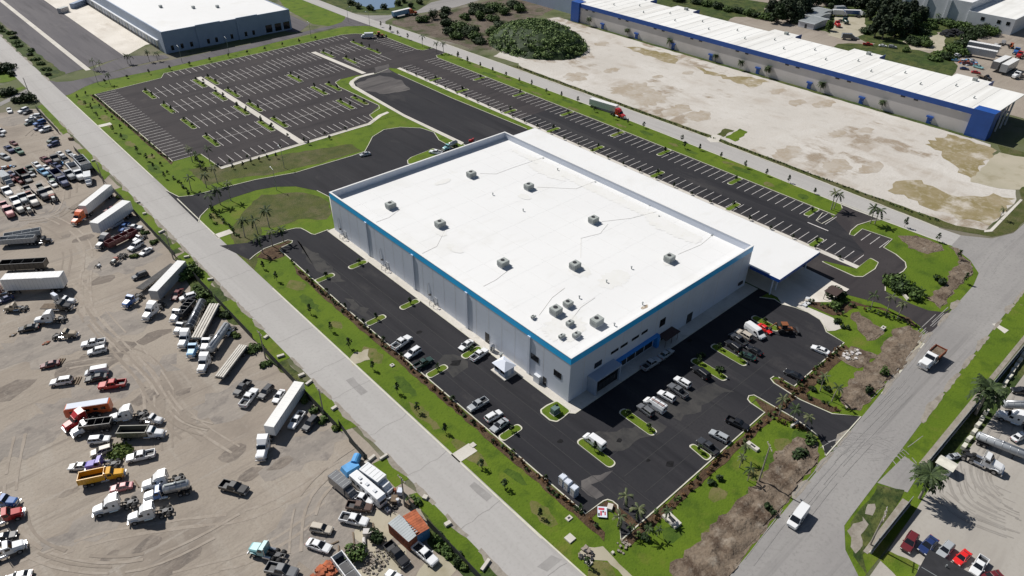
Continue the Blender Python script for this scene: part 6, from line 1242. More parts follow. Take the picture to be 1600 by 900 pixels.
V('daycab',(-65.1,49.5),(-67.5,52.4),'white','white lorry cab behind the dusty dump body',g,'mid',.85)
V('suv',(-74.2,51.3),(-77.1,53.2),'white','white car with a dark roof window between hopper and purple lorry',g)
V('suv',(-77.5,49.3),(-75.0,48.6),'beige','beige car parked just above the purple lorry',g)
V('daycab',(-79.6,46.6),(-74.9,43.7),'purple','purple truck tractor behind the yellow dump lorry',g,'front')
V('dump_truck',(-74.9,40.5),(-81.3,43.4),'yellow','yellow dump lorry with a black empty body',g)
V('sedan',(-80.9,48.1),(-80.1,47.5),'white','white car partly hidden behind the yellow dump lorry',g)
V('pickup',(-73.3,43.7),(-69.0,41.8),'white','white pickup with a black bed beside the yellow weeds',g)
V('sleeper',(-73.5,35.0),(-67.6,32.5),'white','white sleeper tractor behind the small white tanker',g,'front')
V('tank_truck',(-74.0,32.2),(-67.1,29.2),'white','small white tanker lorry with a blue cab',g,over={'cab':'blue'})
V('sleeper',(-81.8,35.0),(-75.3,32.7),'white','white sleeper tractor on the left of the lowest pair',g,'front')
V('sleeper',(-77.8,29.4),(-71.2,26.7),'white','white sleeper tractor on the right of the lowest pair',g,'front')
V('sedan',(-77.3,38.2),(-75.3,37.2),'pink','faded pink car behind the lowest white tractors',g)
V('pickup',(-59.9,21.9),(-62.6,26.3),'black','black pickup with a white cab stripe driving on the open yard',g)
V('daycab',(-91.0,46.0),(-95.4,49.9),'blue','blue truck cab at the left picture edge',g,'front',.9)
V('daycab',(-90.7,43.1),(-96.0,44.3),'red','red truck cab at the left picture edge below the blue one',g,'front')
V('daycab',(-92.1,35.7),(-97.1,36.6),'white','white and dark truck cab at the left picture edge, lowest',g,'front')
V('sedan',(-93.6,39.5),(-95.4,40.2),'dgrey','dark car at the left picture edge between two truck cabs',g)
V('sedan',(-95.2,30.4),(-93.7,29.7),'white','white car cut by the lower picture edge at left',g)
V('daycab',(-64.6,10.3),(-59.9,3.2),'teal','pale teal truck tractor with a bare rear frame',g,'front',1.05)
V('pickup',(-61.2,1.1),(-64.2,5.3),'grey','grey pickup with a white cab roof at the lower picture edge',g)
V('suv',(-52.8,4.6),(-55.0,7.5),'beige','beige boxy estate car above the white saloon',g)
V('sedan',(-54.9,1.6),(-56.9,5.2),'white','white saloon with a black sunroof on the open yard',g)
V('pickup',(-45.2,4.0),(-48.0,7.4),'brown','dark brown pickup above the white double cab pickup',g)
V('pickup',(-47.4,1.9),(-50.1,5.9),'white','white double cab pickup with a black bed',g)
V('box_truck',(-46.2,7.8),(-47.0,13.7),'grey','grey box lorry with a stained roof beside the motorhome',g)
V('motorhome',(-43.3,3.9),(-44.0,10.8),'white','long white motorhome with dark roof hatches',g)
V('box_truck',(-40.8,4.9),(-41.9,11.0),'white','white box lorry on the fence side of the motorhome',g,'mid',1.05)
V('pickup',(-44.8,6.0),(-45.7,7.8),'white','white small pickup nosing out below the grey box lorry',g)
V('pickup',(-47.1,-9.5),(-47.2,-3.7),'black','black pickup with a covered bed beside the grey container',g)
V('pickup',(-43.4,-12.1),(-43.9,-7.3),'white','white pickup at the fence below the containers',g)
V('dump_trailer',(-55.1,-7.8),(-55.0,-3.0),'white','white-sided open trailer with a dark inside at the lower picture edge',g)
V('sedan',(-49.8,-9.2),(-49.3,-10.7),'white','white car cut by the lower picture edge near the open trailer',g)
# upper left: parked and scrapped vehicles
g = 'scrap rows at the upper left of the yard'
for k, f, r, c, lb in (
 ('sedan',(-48.1,249.3),(-47.5,254.6),'white','white car alone below the side lane'),('suv',(-45.6,247.3),(-42.1,249.3),'white','white car at the corner bush, nearer the yard'),('sedan',(-44.5,244.9),(-41.6,246.7),'dgrey','dark car at the corner bush beside the white one'),
 ('suv',(-43.1,240.2),(-40.6,238.7),'white','white car at the top of the fence cluster'),('sedan',(-45.7,236.9),(-42.3,237.5),'white','white car second in the fence cluster'),('sedan',(-46.7,233.1),(-43.6,233.8),'dgreen','dark green car third in the fence cluster'),('suv',(-44.4,230.4),(-40.5,231.8),'blue','blue car in the fence cluster'),('sedan',(-45.1,225.8),(-42.4,226.8),'dblue','dark blue car in the fence cluster'),('suv',(-44.5,222.4),(-40.6,223.3),'white','white car at the lower end of the fence cluster'),
 ('sedan',(-45.1,210.3),(-41.1,212.9),'dgreen','dark green car by the yard gate'),('suv',(-45.7,206.6),(-42.1,207.7),'dblue','dark blue car by the yard gate'),('sedan',(-54.1,230.3),(-55.6,234.1),'white','white car at the picture edge below the lane'),('sedan',(-55.2,227.4),(-56.8,230.1),'silver','silver car at the picture edge below the white one'),
 ('pickup',(-55.9,208.5),(-56.9,215.8),'dblue','dark blue pickup in the small upper group'),('pickup',(-53.9,203.6),(-54.6,213.0),'green','pale green pickup in the small upper group'),('suv',(-58.4,204.0),(-59.7,208.2),'silver','silver car of the small upper group at the picture edge'),('sedan',(-53.7,215.9),(-54.4,218.9),'maroon','dark red car at the top of the small upper group'),
 ('daycab',(-47.1,187.9),(-47.3,196.8),'black','black truck cab at the top of the scrap rows'),('pickup',(-48.9,191.1),(-50.0,198.1),'maroon','dark red pickup left of the black truck cab'),('sedan',(-44.1,195.7),(-44.6,198.9),'white','white car right of the black truck cab'),('suv',(-41.7,193.7),(-42.1,197.2),'silver','silver car at the fence, top of the scrap rows'),
 ('flatbed_truck',(-46.6,172.6),(-47.9,182.7),'silver','pale flatbed lorry in the lower right of the scrap rows'),('dump_truck',(-44.8,170.3),(-44.7,183.3),'white','white topped dump lorry in the lower right of the scrap rows'),('small_hopper',(-41.5,173.9),(-41.5,187.4),'silver','grey hopper trailer along the fence'),('box_truck',(-44.1,166.6),(-42.6,172.4),'white','white van body at the fence end of the scrap rows'),
 ('dump_truck',(-49.6,169.0),(-50.3,181.4),'dblue','dark blue dump lorry in the scrap rows'),('sedan',(-52.1,172.0),(-52.6,177.8),'white','white and blue car in front of the scrap rows'),('pickup',(-52.0,182.1),(-53.1,188.7),'lblue','light blue pickup in the middle of the scrap rows'),('flatbed_truck',(-54.7,162.2),(-56.1,180.8),'beige','long beige flatbed lorry in the middle of the scrap rows'),
 ('pickup',(-52.4,190.6),(-52.8,194.9),'white','white pickup above the light blue one'),('daycab',(-54.9,187.8),(-55.7,192.7),'dgreen','dark green cab at the top of the middle rows'),('daycab',(-56.9,186.3),(-58.0,191.3),'red','red cab at the top of the middle rows'),('dump_truck',(-57.6,178.2),(-58.4,187.5),'black','black dump lorry behind the red cab'),
 ('pickup',(-59.0,180.2),(-60.2,187.5),'maroon','dark red pickup in the left half of the scrap rows'),('flatbed_truck',(-56.5,164.5),(-57.8,177.6),'grey','grey flatbed lorry with a jumbled load'),('flatbed_truck',(-60.0,160.5),(-60.3,176.7),'offwhite','off-white flatbed lorry of the lower row, third from the left'),('flatbed_truck',(-61.9,165.6),(-62.3,178.4),'silver','silver flatbed lorry of the lower row'),('flatbed_truck',(-64.2,160.7),(-65.3,172.1),'offwhite','off-white flatbed lorry of the lower row, second from the left'),('flatbed_truck',(-67.1,158.5),(-67.3,173.1),'pink','rust-pink flatbed lorry of the lower row at the left'),
 ('suv',(-62.2,190.8),(-62.8,193.8),'white','white car at the left edge above the grey van'),('box_truck',(-62.5,181.6),(-63.4,188.7),'silver','grey van at the left edge of the scrap rows'),('flatbed_truck',(-64.2,172.6),(-65.2,182.4),'white','white flatbed lorry at the left edge of the scrap rows'),('sedan',(-60.0,189.7),(-60.8,192.9),'dblue','dark blue car right of the white one at the left edge'),('truck_frame',(-55.1,160.5),(-55.3,169.3),'rusty','rusty stripped chassis at the end of the scrap rows'),
 ('long_flatbed',(-67.2,165.3),(-67.7,175.6),'pink','pinkish flatbed lorry at the lower left corner of the scrap rows'),('long_flatbed',(-64.0,165.3),(-64.6,177.4),'white','white flatbed lorry of the lower row, squeezed between two others'),('flatbed_truck',(-59.9,167.5),(-60.9,174.2),'rusty','rusty flatbed lorry of the lower row beside the off-white ones'),('daycab',(-56.1,171.6),(-56.4,176.4),'dgreen','dark green cab between grey and beige flatbeds'),('pickup',(-61.6,184.7),(-61.3,189.3),'maroon','small dark red pickup above the grey van'),('daycab',(-59.3,172.8),(-59.8,177.8),'black','black cab in the left half of the scrap rows'),('pickup',(-44.6,184.0),(-44.9,188.5),'beige','beige pickup above the pale flatbed lorry'),('sedan',(-50.6,187.5),(-51.1,190.4),'white','white car below the dark red pickup'),('daycab',(-51.8,175.5),(-52.0,180.5),'green','green cab beside the dark blue dump lorry'),('truck_frame',(-62.3,158.3),(-62.8,165.7),'brown','brown stripped chassis at the foot of the scrap rows'),('sedan',(-41.0,190.4),(-41.5,192.6),'white','white car near the fence below the silver one'),
 ('sedan',(-55.4,185.0),(-55.8,188.6),'silver','small silver car between red cab and beige flatbed'),('pickup',(-47.5,186.5),(-48.5,189.9),'dblue','dark pickup in the gap below the black cab'),('pickup',(-44.3,188.0),(-44.7,193.5),'dgrey','dark pickup below the white car at the top right'),
): V(k,f,r,c,lb,g,tiny=True)
# south-east yard
g = 'vehicles south of the boundary fence'
for k, f, r, c, lb in (
 ('suv',(17.0,-62.3),(21.1,-62.0),'maroon','dark red car parked by the dark boundary fence'),('sedan',(18.8,-64.3),(23.0,-64.6),'dblue','dark blue car between the dark red and silver cars'),('suv',(20.7,-66.7),(23.5,-66.9),'silver','silver boxy car by the corner of the black roof'),('sedan',(21.7,-69.1),(23.9,-69.4),'bright_red','bright orange-red car below the palm shadow'),
 ('pickup',(21.1,-71.7),(25.1,-71.7),'white','white pickup with a black bed at the lower right'),('sedan',(22.1,-73.5),(23.3,-74.1),'maroon','dark red car cut by the lower picture edge at right'),('sedan',(61.2,-66.3),(58.4,-65.6),'white','white car at the right picture edge above the grey trailers'),('suv',(74.0,-60.9),(75.2,-62.5),'black','black car at the right picture edge above the white tractor'),
): V(k,f,r,c,lb,g)
V('sleeper',(63.0,-60.7),(64.0,-64.8),'white','white truck tractor with a long hood at the right picture edge',g,'front',1.0)
V('daycab',(47.4,-66.6),(46.7,-60.4),'white','white tow lorry with a bare rear and a blue door',g,'mid',1.1)
V('tank_trailer',(53.9,-67.4),(52.8,-61.7),'silver','long silver trailer behind the white tow lorry',g)
V('tank_trailer',(66.9,-61.7),(70.9,-65.6),'silver','long silver trailer behind the long hooded white tractor',g)
V('sedan',(43.8,-58.9),(45.6,-59.8),'silver','small pale trailer-like car wreck by the dark fence',g,'mid',.8)
# far yards beyond the blue building
g = 'vehicles in the yards behind the blue building'
for k, f, r, c, lb in (
 ('daycab',(311.9,102.1),(318.1,110.1),'red','red lorry by the solitary tree in the rear yard'),('daycab',(322.4,103.2),(326.4,110.0),'dgreen','dark green lorry beside the red one in the rear yard'),('box_truck',(348.8,116.6),(340.7,121.3),'silver','silver lorry in the far row, left'),('box_truck',(338.6,112.2),(333.4,118.2),'white','white lorry in the far row below the silver one'),('short_trailer',(344.5,109.1),(340.4,113.4),'blue','blue trailer in the far row'),('daycab',(347.9,106.3),(339.9,107.6),'white','white lorry cab at the right end of the far row'),
 ('box_truck',(317.7,140.2),(315.7,145.5),'white','white lorry at the pale lot left of the tree line'),('suv',(317.3,148.7),(322.4,150.1),'silver','silver car left of the white lorry at the tree line'),('box_truck',(298.3,87.2),(294.0,92.2),'grey','grey lorry near the roof edge of the blue building'),('sedan',(300.7,86.3),(297.6,88.9),'silver','silver car beside the grey lorry near the roof edge'),
 ('pickup',(294.9,76.8),(293.0,79.8),'red','red pickup behind the roof edge'),('sedan',(298.8,70.8),(296.8,73.8),'white','white car behind the roof edge next to the red pickup'),('suv',(300.1,66.9),(298.7,69.5),'silver','silver car behind the roof edge, last of the three'),
 ('short_trailer',(326.2,29.3),(324.2,42.6),'silver','upper grey trailer before the dark thicket'),('short_trailer',(317.2,27.5),(315.5,40.2),'silver','lower grey trailer before the dark thicket'),('daycab',(341.5,34.2),(337.3,35.7),'white','white cab behind the grey trailers'),('daycab',(351.1,34.4),(346.1,34.4),'white','white cab behind the grey trailers, farther right'),('daycab',(330.5,23.8),(345.1,25.2),'blue','blue lorry cab at the right picture edge'),('daycab',(327.1,21.1),(337.7,21.6),'red','red lorry cab at the right picture edge'),
 ('short_trailer',(296.9,21.7),(314.0,21.2),'grey','dark grey trailer at the right, left of the pair'),('short_trailer',(295.9,17.5),(312.1,17.4),'silver','grey trailer at the right, right of the pair'),('daycab',(294.6,12.1),(302.0,10.7),'white','white cab at the right near the back bay of the blue building'),
 ('pickup',(312.0,40.6),(305.5,42.3),'white','white pickup at the top of the junk heap'),('sedan',(316.8,38.5),(311.2,39.4),'white','white car at the top right of the junk heap'),('sedan',(302.6,37.4),(301.0,40.6),'lblue','pale blue car in the junk heap'),('pickup',(301.1,31.5),(299.2,34.9),'maroon','dark red wreck in the junk heap'),('sedan',(308.4,32.6),(307.5,35.1),'silver','silver wreck at the right of the junk heap'),('sedan',(292.7,30.0),(291.1,33.0),'dblue','dark blue wreck at the foot of the junk heap'),('pickup',(298.7,26.6),(299.3,29.6),'teal','teal wreck at the right of the junk heap'),('sedan',(291.0,24.6),(289.8,27.4),'red','red wreck at the foot of the junk heap'),
 ('flatbed_truck',(283.8,17.9),(285.4,23.0),'black','black flatbed lorry beside the junk heap'),
): V(k,f,r,c,lb,g,tiny=True)

# ------------------------------------------------------------------ fences, walls, poles and everything that lies about
def fence(a, c, label, h=1.8, step=3.2, group='yard fence runs'):
    a = Vector(a); c = Vector(c); d = c-a; n = max(1,int(d.length/step))
    o = tag(empty('fence',(a.x,a.y,.03),math.atan2(d.y,d.x)), label, 'fence', group); Ln = d.length
    MB().box(0,Ln,-.015,.015,.08,h-.05).obj('screen', M['fence_screen'], o)
    MB().cyl((0,0,h),(Ln,0,h),.035,n=6).obj('top_rail', M['dark_metal'], o)
    pm = MB().cyl((0,0,0),(0,0,h+.08),.05,n=6).mesh('post',[M['dark_metal']])
    for k in range(n+1): p = link('post',pm,o); p.location = (Ln*k/n,.06,0)
M['fence_screen'] = flatmat('fence_screen',(.028,.034,.03),.9,var=.3,vs=.5)  # yard fence cloth; also the painted shade on the boundary wall
xs = -39.7
for y0,y1,lb in ((247,217,'dark screened fence run at the top of the truck yard'),(198,167,'dark screened fence run beside the scrap rows'),(158,108,'dark screened fence run behind the orange tractor trailer'),(104,84,'dark screened fence run by the leafy bush'),(82.5,62,'dark screened fence run behind the silver trailer'),(57,25,'dark screened fence run behind the tanker row'),(20.5,14,'short dark fence run by the dark parked car'),(0.5,-1.5,'stub of dark fence beside the motorhome'),(-5,-24,'dark screened fence run behind the containers')):
    fence((xs,y0),(xs,y1),lb)
fence((-38.9,25.6),(-40.0,14.5),'old dark gate frame swung across the yard entrance',1.6)
# masonry wall across the wide road, its shaded side painted in with near-black panels
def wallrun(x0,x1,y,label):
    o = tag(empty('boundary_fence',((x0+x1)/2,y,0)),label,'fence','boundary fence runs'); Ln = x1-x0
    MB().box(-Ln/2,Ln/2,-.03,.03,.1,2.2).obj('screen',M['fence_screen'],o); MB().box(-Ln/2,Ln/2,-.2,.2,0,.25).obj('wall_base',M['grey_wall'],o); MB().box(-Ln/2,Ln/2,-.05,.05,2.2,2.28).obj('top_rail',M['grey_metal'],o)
    for k in range(int(Ln/6)+1): MB().box(-Ln/2+k*6-.06,-Ln/2+k*6+.06,-.06,.06,0,2.35).obj('post',M['grey_metal'],o)
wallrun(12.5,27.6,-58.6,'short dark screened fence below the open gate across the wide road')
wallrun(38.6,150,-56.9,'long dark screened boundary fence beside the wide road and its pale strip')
sheet('wall_path',[(38.5,-56.75),(150,-55.6),(150,-55.0),(38.5,-55.6)],.06,'shoulder'); sheet('wall_path',[(12,-58.4),(28,-58.4),(28,-57.2),(12,-57.6)],.06,'shoulder')
sheet('wall_turf',[(40,-57.1),(150,-57.1),(150,-59.2),(46,-60.6),(40,-60.6)],.05,'wild_grass')
M['offwhite_block'] = flatmat('offwhite_block',(.60,.58,.50),.85,var=.15,vs=1); blkm = MB().box(-.8,.8,-.4,.4,0,.75,0,.04,.04).mesh('concrete_block',[M['offwhite_block']])
for k,p in enumerate(((88.5,-57.7),(85.7,-57.9),(83.0,-58.0),(80.5,-58.1),(78.0,-58.3),(75.3,-58.4),(72.9,-58.6),(70.2,-58.7),(67.8,-58.8),(62.5,-59.0),(59.6,-59.2),(57.4,-59.3),(54.8,-59.5),(52.0,-59.6),(49.2,-59.7))):
    o = link('concrete_block',blkm); o.location = (p[0],p[1],.04); o.rotation_euler = (0,0,rnd(-.1,.1)); tag(o,'%s pale concrete block of the row behind the long dark fence, from the far end' % ORD[k],'block','concrete blocks behind the wall')
# poles
def upole(p, h, label, arms=2, rot=0.0, m='palm_trunk'):
    o = tag(empty('utility_pole',(p[0],p[1],0),rot),label,'pole','utility poles')
    MB().cyl((0,0,0),(0,0,h),.17,.11,8).obj('pole',M[m],o)
    for k in range(arms):
        MB().box(-1.2,1.2,-.07,.07,h-.5-k*1.0,h-.36-k*1.0).obj('crossarm',M['weathered_wood'],o)
        for x in (-1.0,-.4,.4,1.0): MB().cyl((x,0,h-.36-k),(x,0,h-.14-k),.05,n=6).obj('insulator',M['pale_wall'],o)
upole((11.9,-37.7),9.6,'tall pale pole on the turned soil beside the wide road',1,.9); upole((14.2,-57.8),9,'pole with cross arms at the grass by the open gate',2,.3)
for p,lb in (((-40.5,54.1),'pole at the fence by the chrome tanker'),((-39.8,29.9),'pole at the fence beside the long white trailer'),((-37.7,265.3),'pole at the corner of the side lane'),((-40.3,1.0),'pole beside the junk by the motorhome'),((-40.2,165.6),'pole at the second yard gate'),((-40.4,107.8),'pole at the fence near the leafy bush')):
    upole(p,7.5,lb,1,1.57)
def lamp(p,h,label,rot=0):
    o = tag(empty('street_lamp',(p[0],p[1],0),rot),label,'street lamp','street lamps')
    MB().cyl((0,0,0),(0,0,h),.11,.06,8).obj('pole',M['grey_metal'],o); MB().cyl((0,0,h),(1.6,0,h+.3),.05,n=6).obj('arm',M['grey_metal'],o); MB().box(1.4,2.1,-.15,.15,h+.24,h+.36).obj('lamp_head',M['pale_wall'],o)
for k,(p,r) in enumerate((((118.4,280.0),0),((122.2,264.9),2),((-12.8,262.4),0),((24.8,268.3),1.5),((46.6,267.6),1.5),((88.7,266.3),1.5),((-1.1,126.3),1.5),((8.2,139.3),1.5))):
    lamp(p,7,['street lamp at the far junction before the pond','street lamp at the far end of the truck road verge','street lamp at the mouth of the old asphalt lot','street lamp before the slate warehouse corner','street lamp before the slate warehouse middle','street lamp before the slate warehouse windows','lamp post at the lower edge of the loop drive','lamp post on the lawn above the loop drive'][k],r)
# kiosk
k_ = tag(empty('guard_booth',(-3.7,15.8,.05)),'white guard booth with a pyramid roof beside the long white wall','booth')
b = MB(); b.box(-1.9,1.9,-2.3,2.3,0,.25); b.obj('base_slab',M['concrete'],k_)
b = MB(); b.box(-1.35,1.35,-1.7,1.7,.25,2.3); b.obj('wall',M['bluegrey_wall'],k_)
for y in (-.95,.95): MB().box(-1.4,-1.35,y-.6,y+.6,1.05,1.95).obj('window',M['glass'],k_)
MB().box(-.5,.5,-1.75,-1.7,.25,2.1).obj('door',M['pale_wall'],k_)
b = MB(); frustum(b,-1.75,1.75,2.1,2.3,-.15,.15,.5,3.3); b.obj('roof',M['wall_white'],k_)
# toilets
def toilet(p,label):
    o = tag(empty('portable_toilet',(p[0],p[1],.05)),label,'toilet','portable toilets')
    MB().box(-.58,.58,-.58,.58,0,2.1).obj('cabin',M['bluegrey_wall'],o); MB().box(-.64,.64,-.64,.64,2.1,2.3,0,.12,.12).obj('roof',M['wall_white'],o)
    d = MB().box(-.62,-.58,-.42,.42,.1,1.95).obj('door',M['grey_wall'],o); MB().box(-.67,-.62,.25,.33,.95,1.15).obj('handle',M['dark_metal'],d); MB().cyl((.4,.4,2.2),(.4,.4,2.6),.05,n=6).obj('vent_pipe',M['dark_metal'],o)
toilet((-15.9,-14.2),'portable toilet farthest from the car park corner'); toilet((-16.0,-15.6),'middle portable toilet of the row of three'); toilet((-16.1,-17.3),'portable toilet nearest the car park corner')
# transformer on the corner island
o = tag(empty('transformer_box',(*(-4.2,-0.4),.16)),'dark green transformer box on the big grass island at the front corner','transformer')
M['transformer'] = flatmat('transformer',(.10,.16,.15),.5); MB().box(-.9,.9,-.7,.7,0,.12).obj('pad',M['concrete'],o); MB().box(-.8,.8,-.6,.6,.12,1.5,0,.03,.03).obj('cabinet',M['transformer'],o); MB().box(-.84,-.8,-.5,.5,.25,1.35).obj('door',M['transformer'],o)
# concrete boxes, lids and pads on the verges
def cbox(p, sx, sy, h, label, hole=True, rot=0):
    o = tag(empty('concrete_box',(p[0],p[1],.03),rot),label,'concrete box'); MB().box(-sx/2,sx/2,-sy/2,sy/2,0,h,0,.03,.03).obj('box',M['concrete'],o)
    if hole: MB().box(-sx*.2,sx*.2,-sy*.2,sy*.2,h,h+.03).obj('hatch',M['dark_metal'],o)
cbox((-7.3,-32.4),3.2,1.7,.5,'long pale concrete drain box with a dark hatch on the lawn below the kerb',True,1.45); cbox((18.2,-32.3),2.6,1.0,.5,'narrow pale concrete drain box on the lawn near the pale pole',True,1.5)
cbox((-23.2,-23.2),1.5,1.5,.25,'square pale concrete lid on the verge below the lowest car park corner',False); cbox((-20.4,-20.2),1.2,.9,.2,'pale tipped lid on the verge beside its dark hole',True); cbox((-22.2,4.0),1.1,1.1,.15,'small white lid on the verge above the concrete pad',False)
cbox((-20.8,33.6),.9,.9,.25,'small white lid with a dark hatch on the verge lawn',True); cbox((73.9,-32.1),1.4,.9,.6,'small white box on the canopy lawn near the dry soil',True); cbox((-24.2,-28.5),1.0,1.0,.3,'round-looking pale box beside the sandy patch',True); cbox((-19.9,-29.9),.5,.5,.4,'tiny white stub near the sandy patch',False)
lbs = ['pale box on the verge by the first yard gate','pale box on the verge above the fence bend','pale box on the verge opposite the loop drive','pale slab at the verge end near the yard gate','pale box on the verge by the chrome tanker','dark-ended slab at the verge end by the tanker row','pale box in the yard mouth by the tankers','pale box on the verge behind the long white trailer','slab at the verge start below the yard mouth','pale box on the verge near the lower gate','pale grey box on the lowest verge','log-like slab at the corner of the triangular verge','second slab at the tip of the triangular verge','slab at the end of the lowest verge','slab at the verge end by the leafy bush','dark-ended slab of the verge opposite the car park drive']
for k,(p,sx,sy) in enumerate((((-37.5,185.3),1.2,.6),((-36.4,145.9),1,.6),((-37.5,137.5),1,.7),((-37.6,123.8),1.8,.6),((-37.1,60.7),1.2,.7),((-37.7,52.4),1.6,.7),((-37.3,43.7),1.4,.7),((-37.2,30.3),1.3,.7),((-37.3,40.5),1.7,.6),((-36.6,-0.1),.9,.9),((-37.0,-7.2),1.2,.8),((-39.2,13.9),2.6,.6),((-36.9,12.7),1.8,.5),((-37.3,-17.6),2.4,.6),((-37.0,91.8),1.4,.6),((-37.4,106.2),1.4,.6))):
    cbox(p,sx,sy,.5,lbs[k],False,rnd(-.5,.5))
# sign board lying by the corner bed
s_ = tag(empty('sign_board',(*(-15.2,-23.3),.1),.75),'white and red sign board lying by the lowest car park corner','sign')
MB().box(-1.5,1.5,-1.1,1.1,.25,.4).obj('board',M['wall_white'],s_)
M['sign_red'] = flatmat('sign_red',(.45,.03,.06),.5); b = MB(); b.box(-1.1,.2,.1,.5,.4,.42); b.box(.5,1.1,-.5,.9,.4,.42); b.box(-.9,.1,-.8,-.5,.4,.42); b.obj('red_panel',M['sign_red'],s_)
b = MB(); b.box(-1.2,-.4,.6,1.0,.4,.42); b.box(-.2,.3,-.4,0,.4,.42); b.obj('dark_panel',M['dark_metal'],s_)
for x in (-1.2,1.2): MB().box(x-.1,x+.1,-.8,.8,0,.25).obj('foot',M['weathered_wood'],s_)
s_.scale = (.75,.75,.75)
cbox((-13.4,-23.5),1.3,1.0,.6,'white block behind the red and white sign board',False,.5)
# containers in the yard
def container(p0,p1,label,wallm,roofm,w_=2.5,h=2.6):
    a = Vector(p0); c = Vector(p1); d = c-a; L_ = d.length; m_ = (a+c)/2
    o = tag(empty('shipping_container',(m_.x,m_.y,.05),math.atan2(d.y,d.x)),label,'container','containers in the truck yard'); b = MB(); b.box(-L_/2,L_/2,-w_/2,w_/2,.1,h)
    for k in range(int(L_/.4)):
        x = -L_/2+.2+k*.4
        for s in (-1,1): b.box(x-.08,x+.08,s*w_/2-.03,s*w_/2+.03,.2,h-.15)
    b.obj('body',M[wallm],o); r = MB(); r.box(-L_/2,L_/2,-w_/2,w_/2,h,h+.03)
    for k in range(int(L_/.5)): x = -L_/2+.25+k*.5; r.box(x-.1,x+.1,-w_/2+.1,w_/2-.1,h+.03,h+.05)
    r.obj('roof',M[roofm],o); d_ = MB(); d_.box(L_/2,L_/2+.04,-w_/2+.1,-.03,.2,h-.1); d_.obj('door',M[wallm],o); d_ = MB(); d_.box(L_/2,L_/2+.04,.03,w_/2-.1,.2,h-.1); d_.obj('door',M[wallm],o)
M['box_blue'] = flatmat('box_blue',(.06,.18,.36),.6,var=.2,vs=.6); M['roof_grey'] = flatmat('roof_grey',(.36,.39,.40),.6,var=.12,vs=.4)
M['rust_orange'] = flatmat('rust_orange',(.36,.10,.04),.85,var=.45,vs=.7)
container((-41.6,-2.5),(-42.1,-7.2),'container with a rusty orange roof and a blue end beside the fence','box_blue','rust_orange'); container((-44.3,-1.8),(-43.8,-7.1),'container with a pale grey roof and rusty sides beside the orange one','rust','roof_grey')
container((6.8,392.7),(11.5,395.4),'grey skip at the edge of the far loading apron','grey_wall','grey_metal'); container((15.0,399.2),(23.6,406.1),'dark blue-grey container at the slate warehouse docks','slate_wall','slate_wall'); container((-68.5,108.1),(-69.3,107.9),'white cab box among the wrecked lorries at the left','pale_wall','wall_white',2,1.8)
tag(MB().box(-1.6,1.6,-1.2,1.2,0,1.1,0,.25,.25).obj('tarp_heap',M['tarp_blue']),'blue tarpaulin heap beside the white motorhome','tarpaulin').location = (*(-43.1,14.3),.05)
b = MB(); b.cyl((-1,0,.8),(1,0,.8),.8,n=14); o = tag(b.obj('water_drum',M['tarp_blue']),'light blue drum lying above the blue tarpaulin','drum'); o.location = (*(-41.4,15.1),.05); o.rotation_euler = (0,0,.7)
# small clutter between motorhome and containers
rr = random.Random(3)
for k,(p,kd,lb) in enumerate((((-39.4,3.6),'t','white plastic tank on a pallet at the yard fence'),((-39.9,4.6),'b','rusty barrel beside the white plastic tank'),((-42.9,3.7),'w','scrap frame with a white box by the motorhome nose'),((-43.1,2.0),'w','tangled scrap frame before the grey roofed container'),((-41.8,1.8),'r','worn tyre lying by the scrap frame'),((-39.6,0.5),'c','brown crate at the fence above the orange roof'),((-41.5,4.0),'w','dark scrap heap at the nose of the white box lorry'),((-41.1,3.0),'c','grey crate among the scrap at the fence'),((-41.7,4.8),'r','dark tyre among the scrap at the white box lorry'),((-40.8,2.4),'b','upright pale barrel near the weeds'),((-48.4,0.3),'c','pale crate beside the dark round bush'),((-50.2,-1.5),'d','pale drainage pipe lying by the dark round bush'),((-56.4,116.9),'w','low scrap frame beside the stripped chassis'),((-37.9,208.9),'c','brown crate at the second yard gate'))):
    b = MB()
    if kd == 't': b.box(-.6,.6,-.5,.5,0,.15,1); b.box(-.55,.55,-.45,.45,.15,1.15); m = [M['wall_white'],M['wood']]
    elif kd == 'b': b.cyl((0,0,0),(0,0,.9),.3,n=10); b.cyl((0,0,.3),(0,0,.34),.32,n=10); m = [M['rust'] if k == 1 else M['pale_wall']]
    elif kd == 'r': b.loft([[(x*math.cos(a),x*math.sin(a),z) for a in [6.283*i/12 for i in range(12)]] for x,z in ((.25,0),(.5,.05),(.52,.15),(.5,.26),(.25,.3),(.25,0))],0,False,False); m = [M['rubber']]
    elif kd == 'c': b.box(-.7,.7,-.5,.5,0,.8); b.box(-.74,.74,-.54,.54,.8,.88); m = [M['wood'] if k%2 else M['grey_wall']]
    elif kd == 'd': b.cyl((-1.6,0,.3),(1.6,0,.3),.3,n=10); m = [M['grey_wall']]
    else:
        for q in range(9):
            x,y = rr.uniform(-1.2,1.2),rr.uniform(-1,1); b.cyl((x,y,rr.uniform(0,.3)),(rr.uniform(-1.3,1.3),rr.uniform(-1,1),rr.uniform(.3,1.1)),.06,n=5)
        b.box(-.4,.5,-.3,.4,0,.5,1); m = [M['dark_metal'],M['pale_wall']]
    o = b.obj({'t':'plastic_tank','b':'barrel','r':'tyre','c':'crate','d':'drain_pipe','w':'scrap_frame'}[kd],m); o.location = (p[0],p[1],.04); o.rotation_euler = (0,0,rr.uniform(0,3)); tag(o,lb,{'t':'tank','b':'barrel','r':'tyre','c':'crate','d':'pipe','w':'scrap'}[kd])
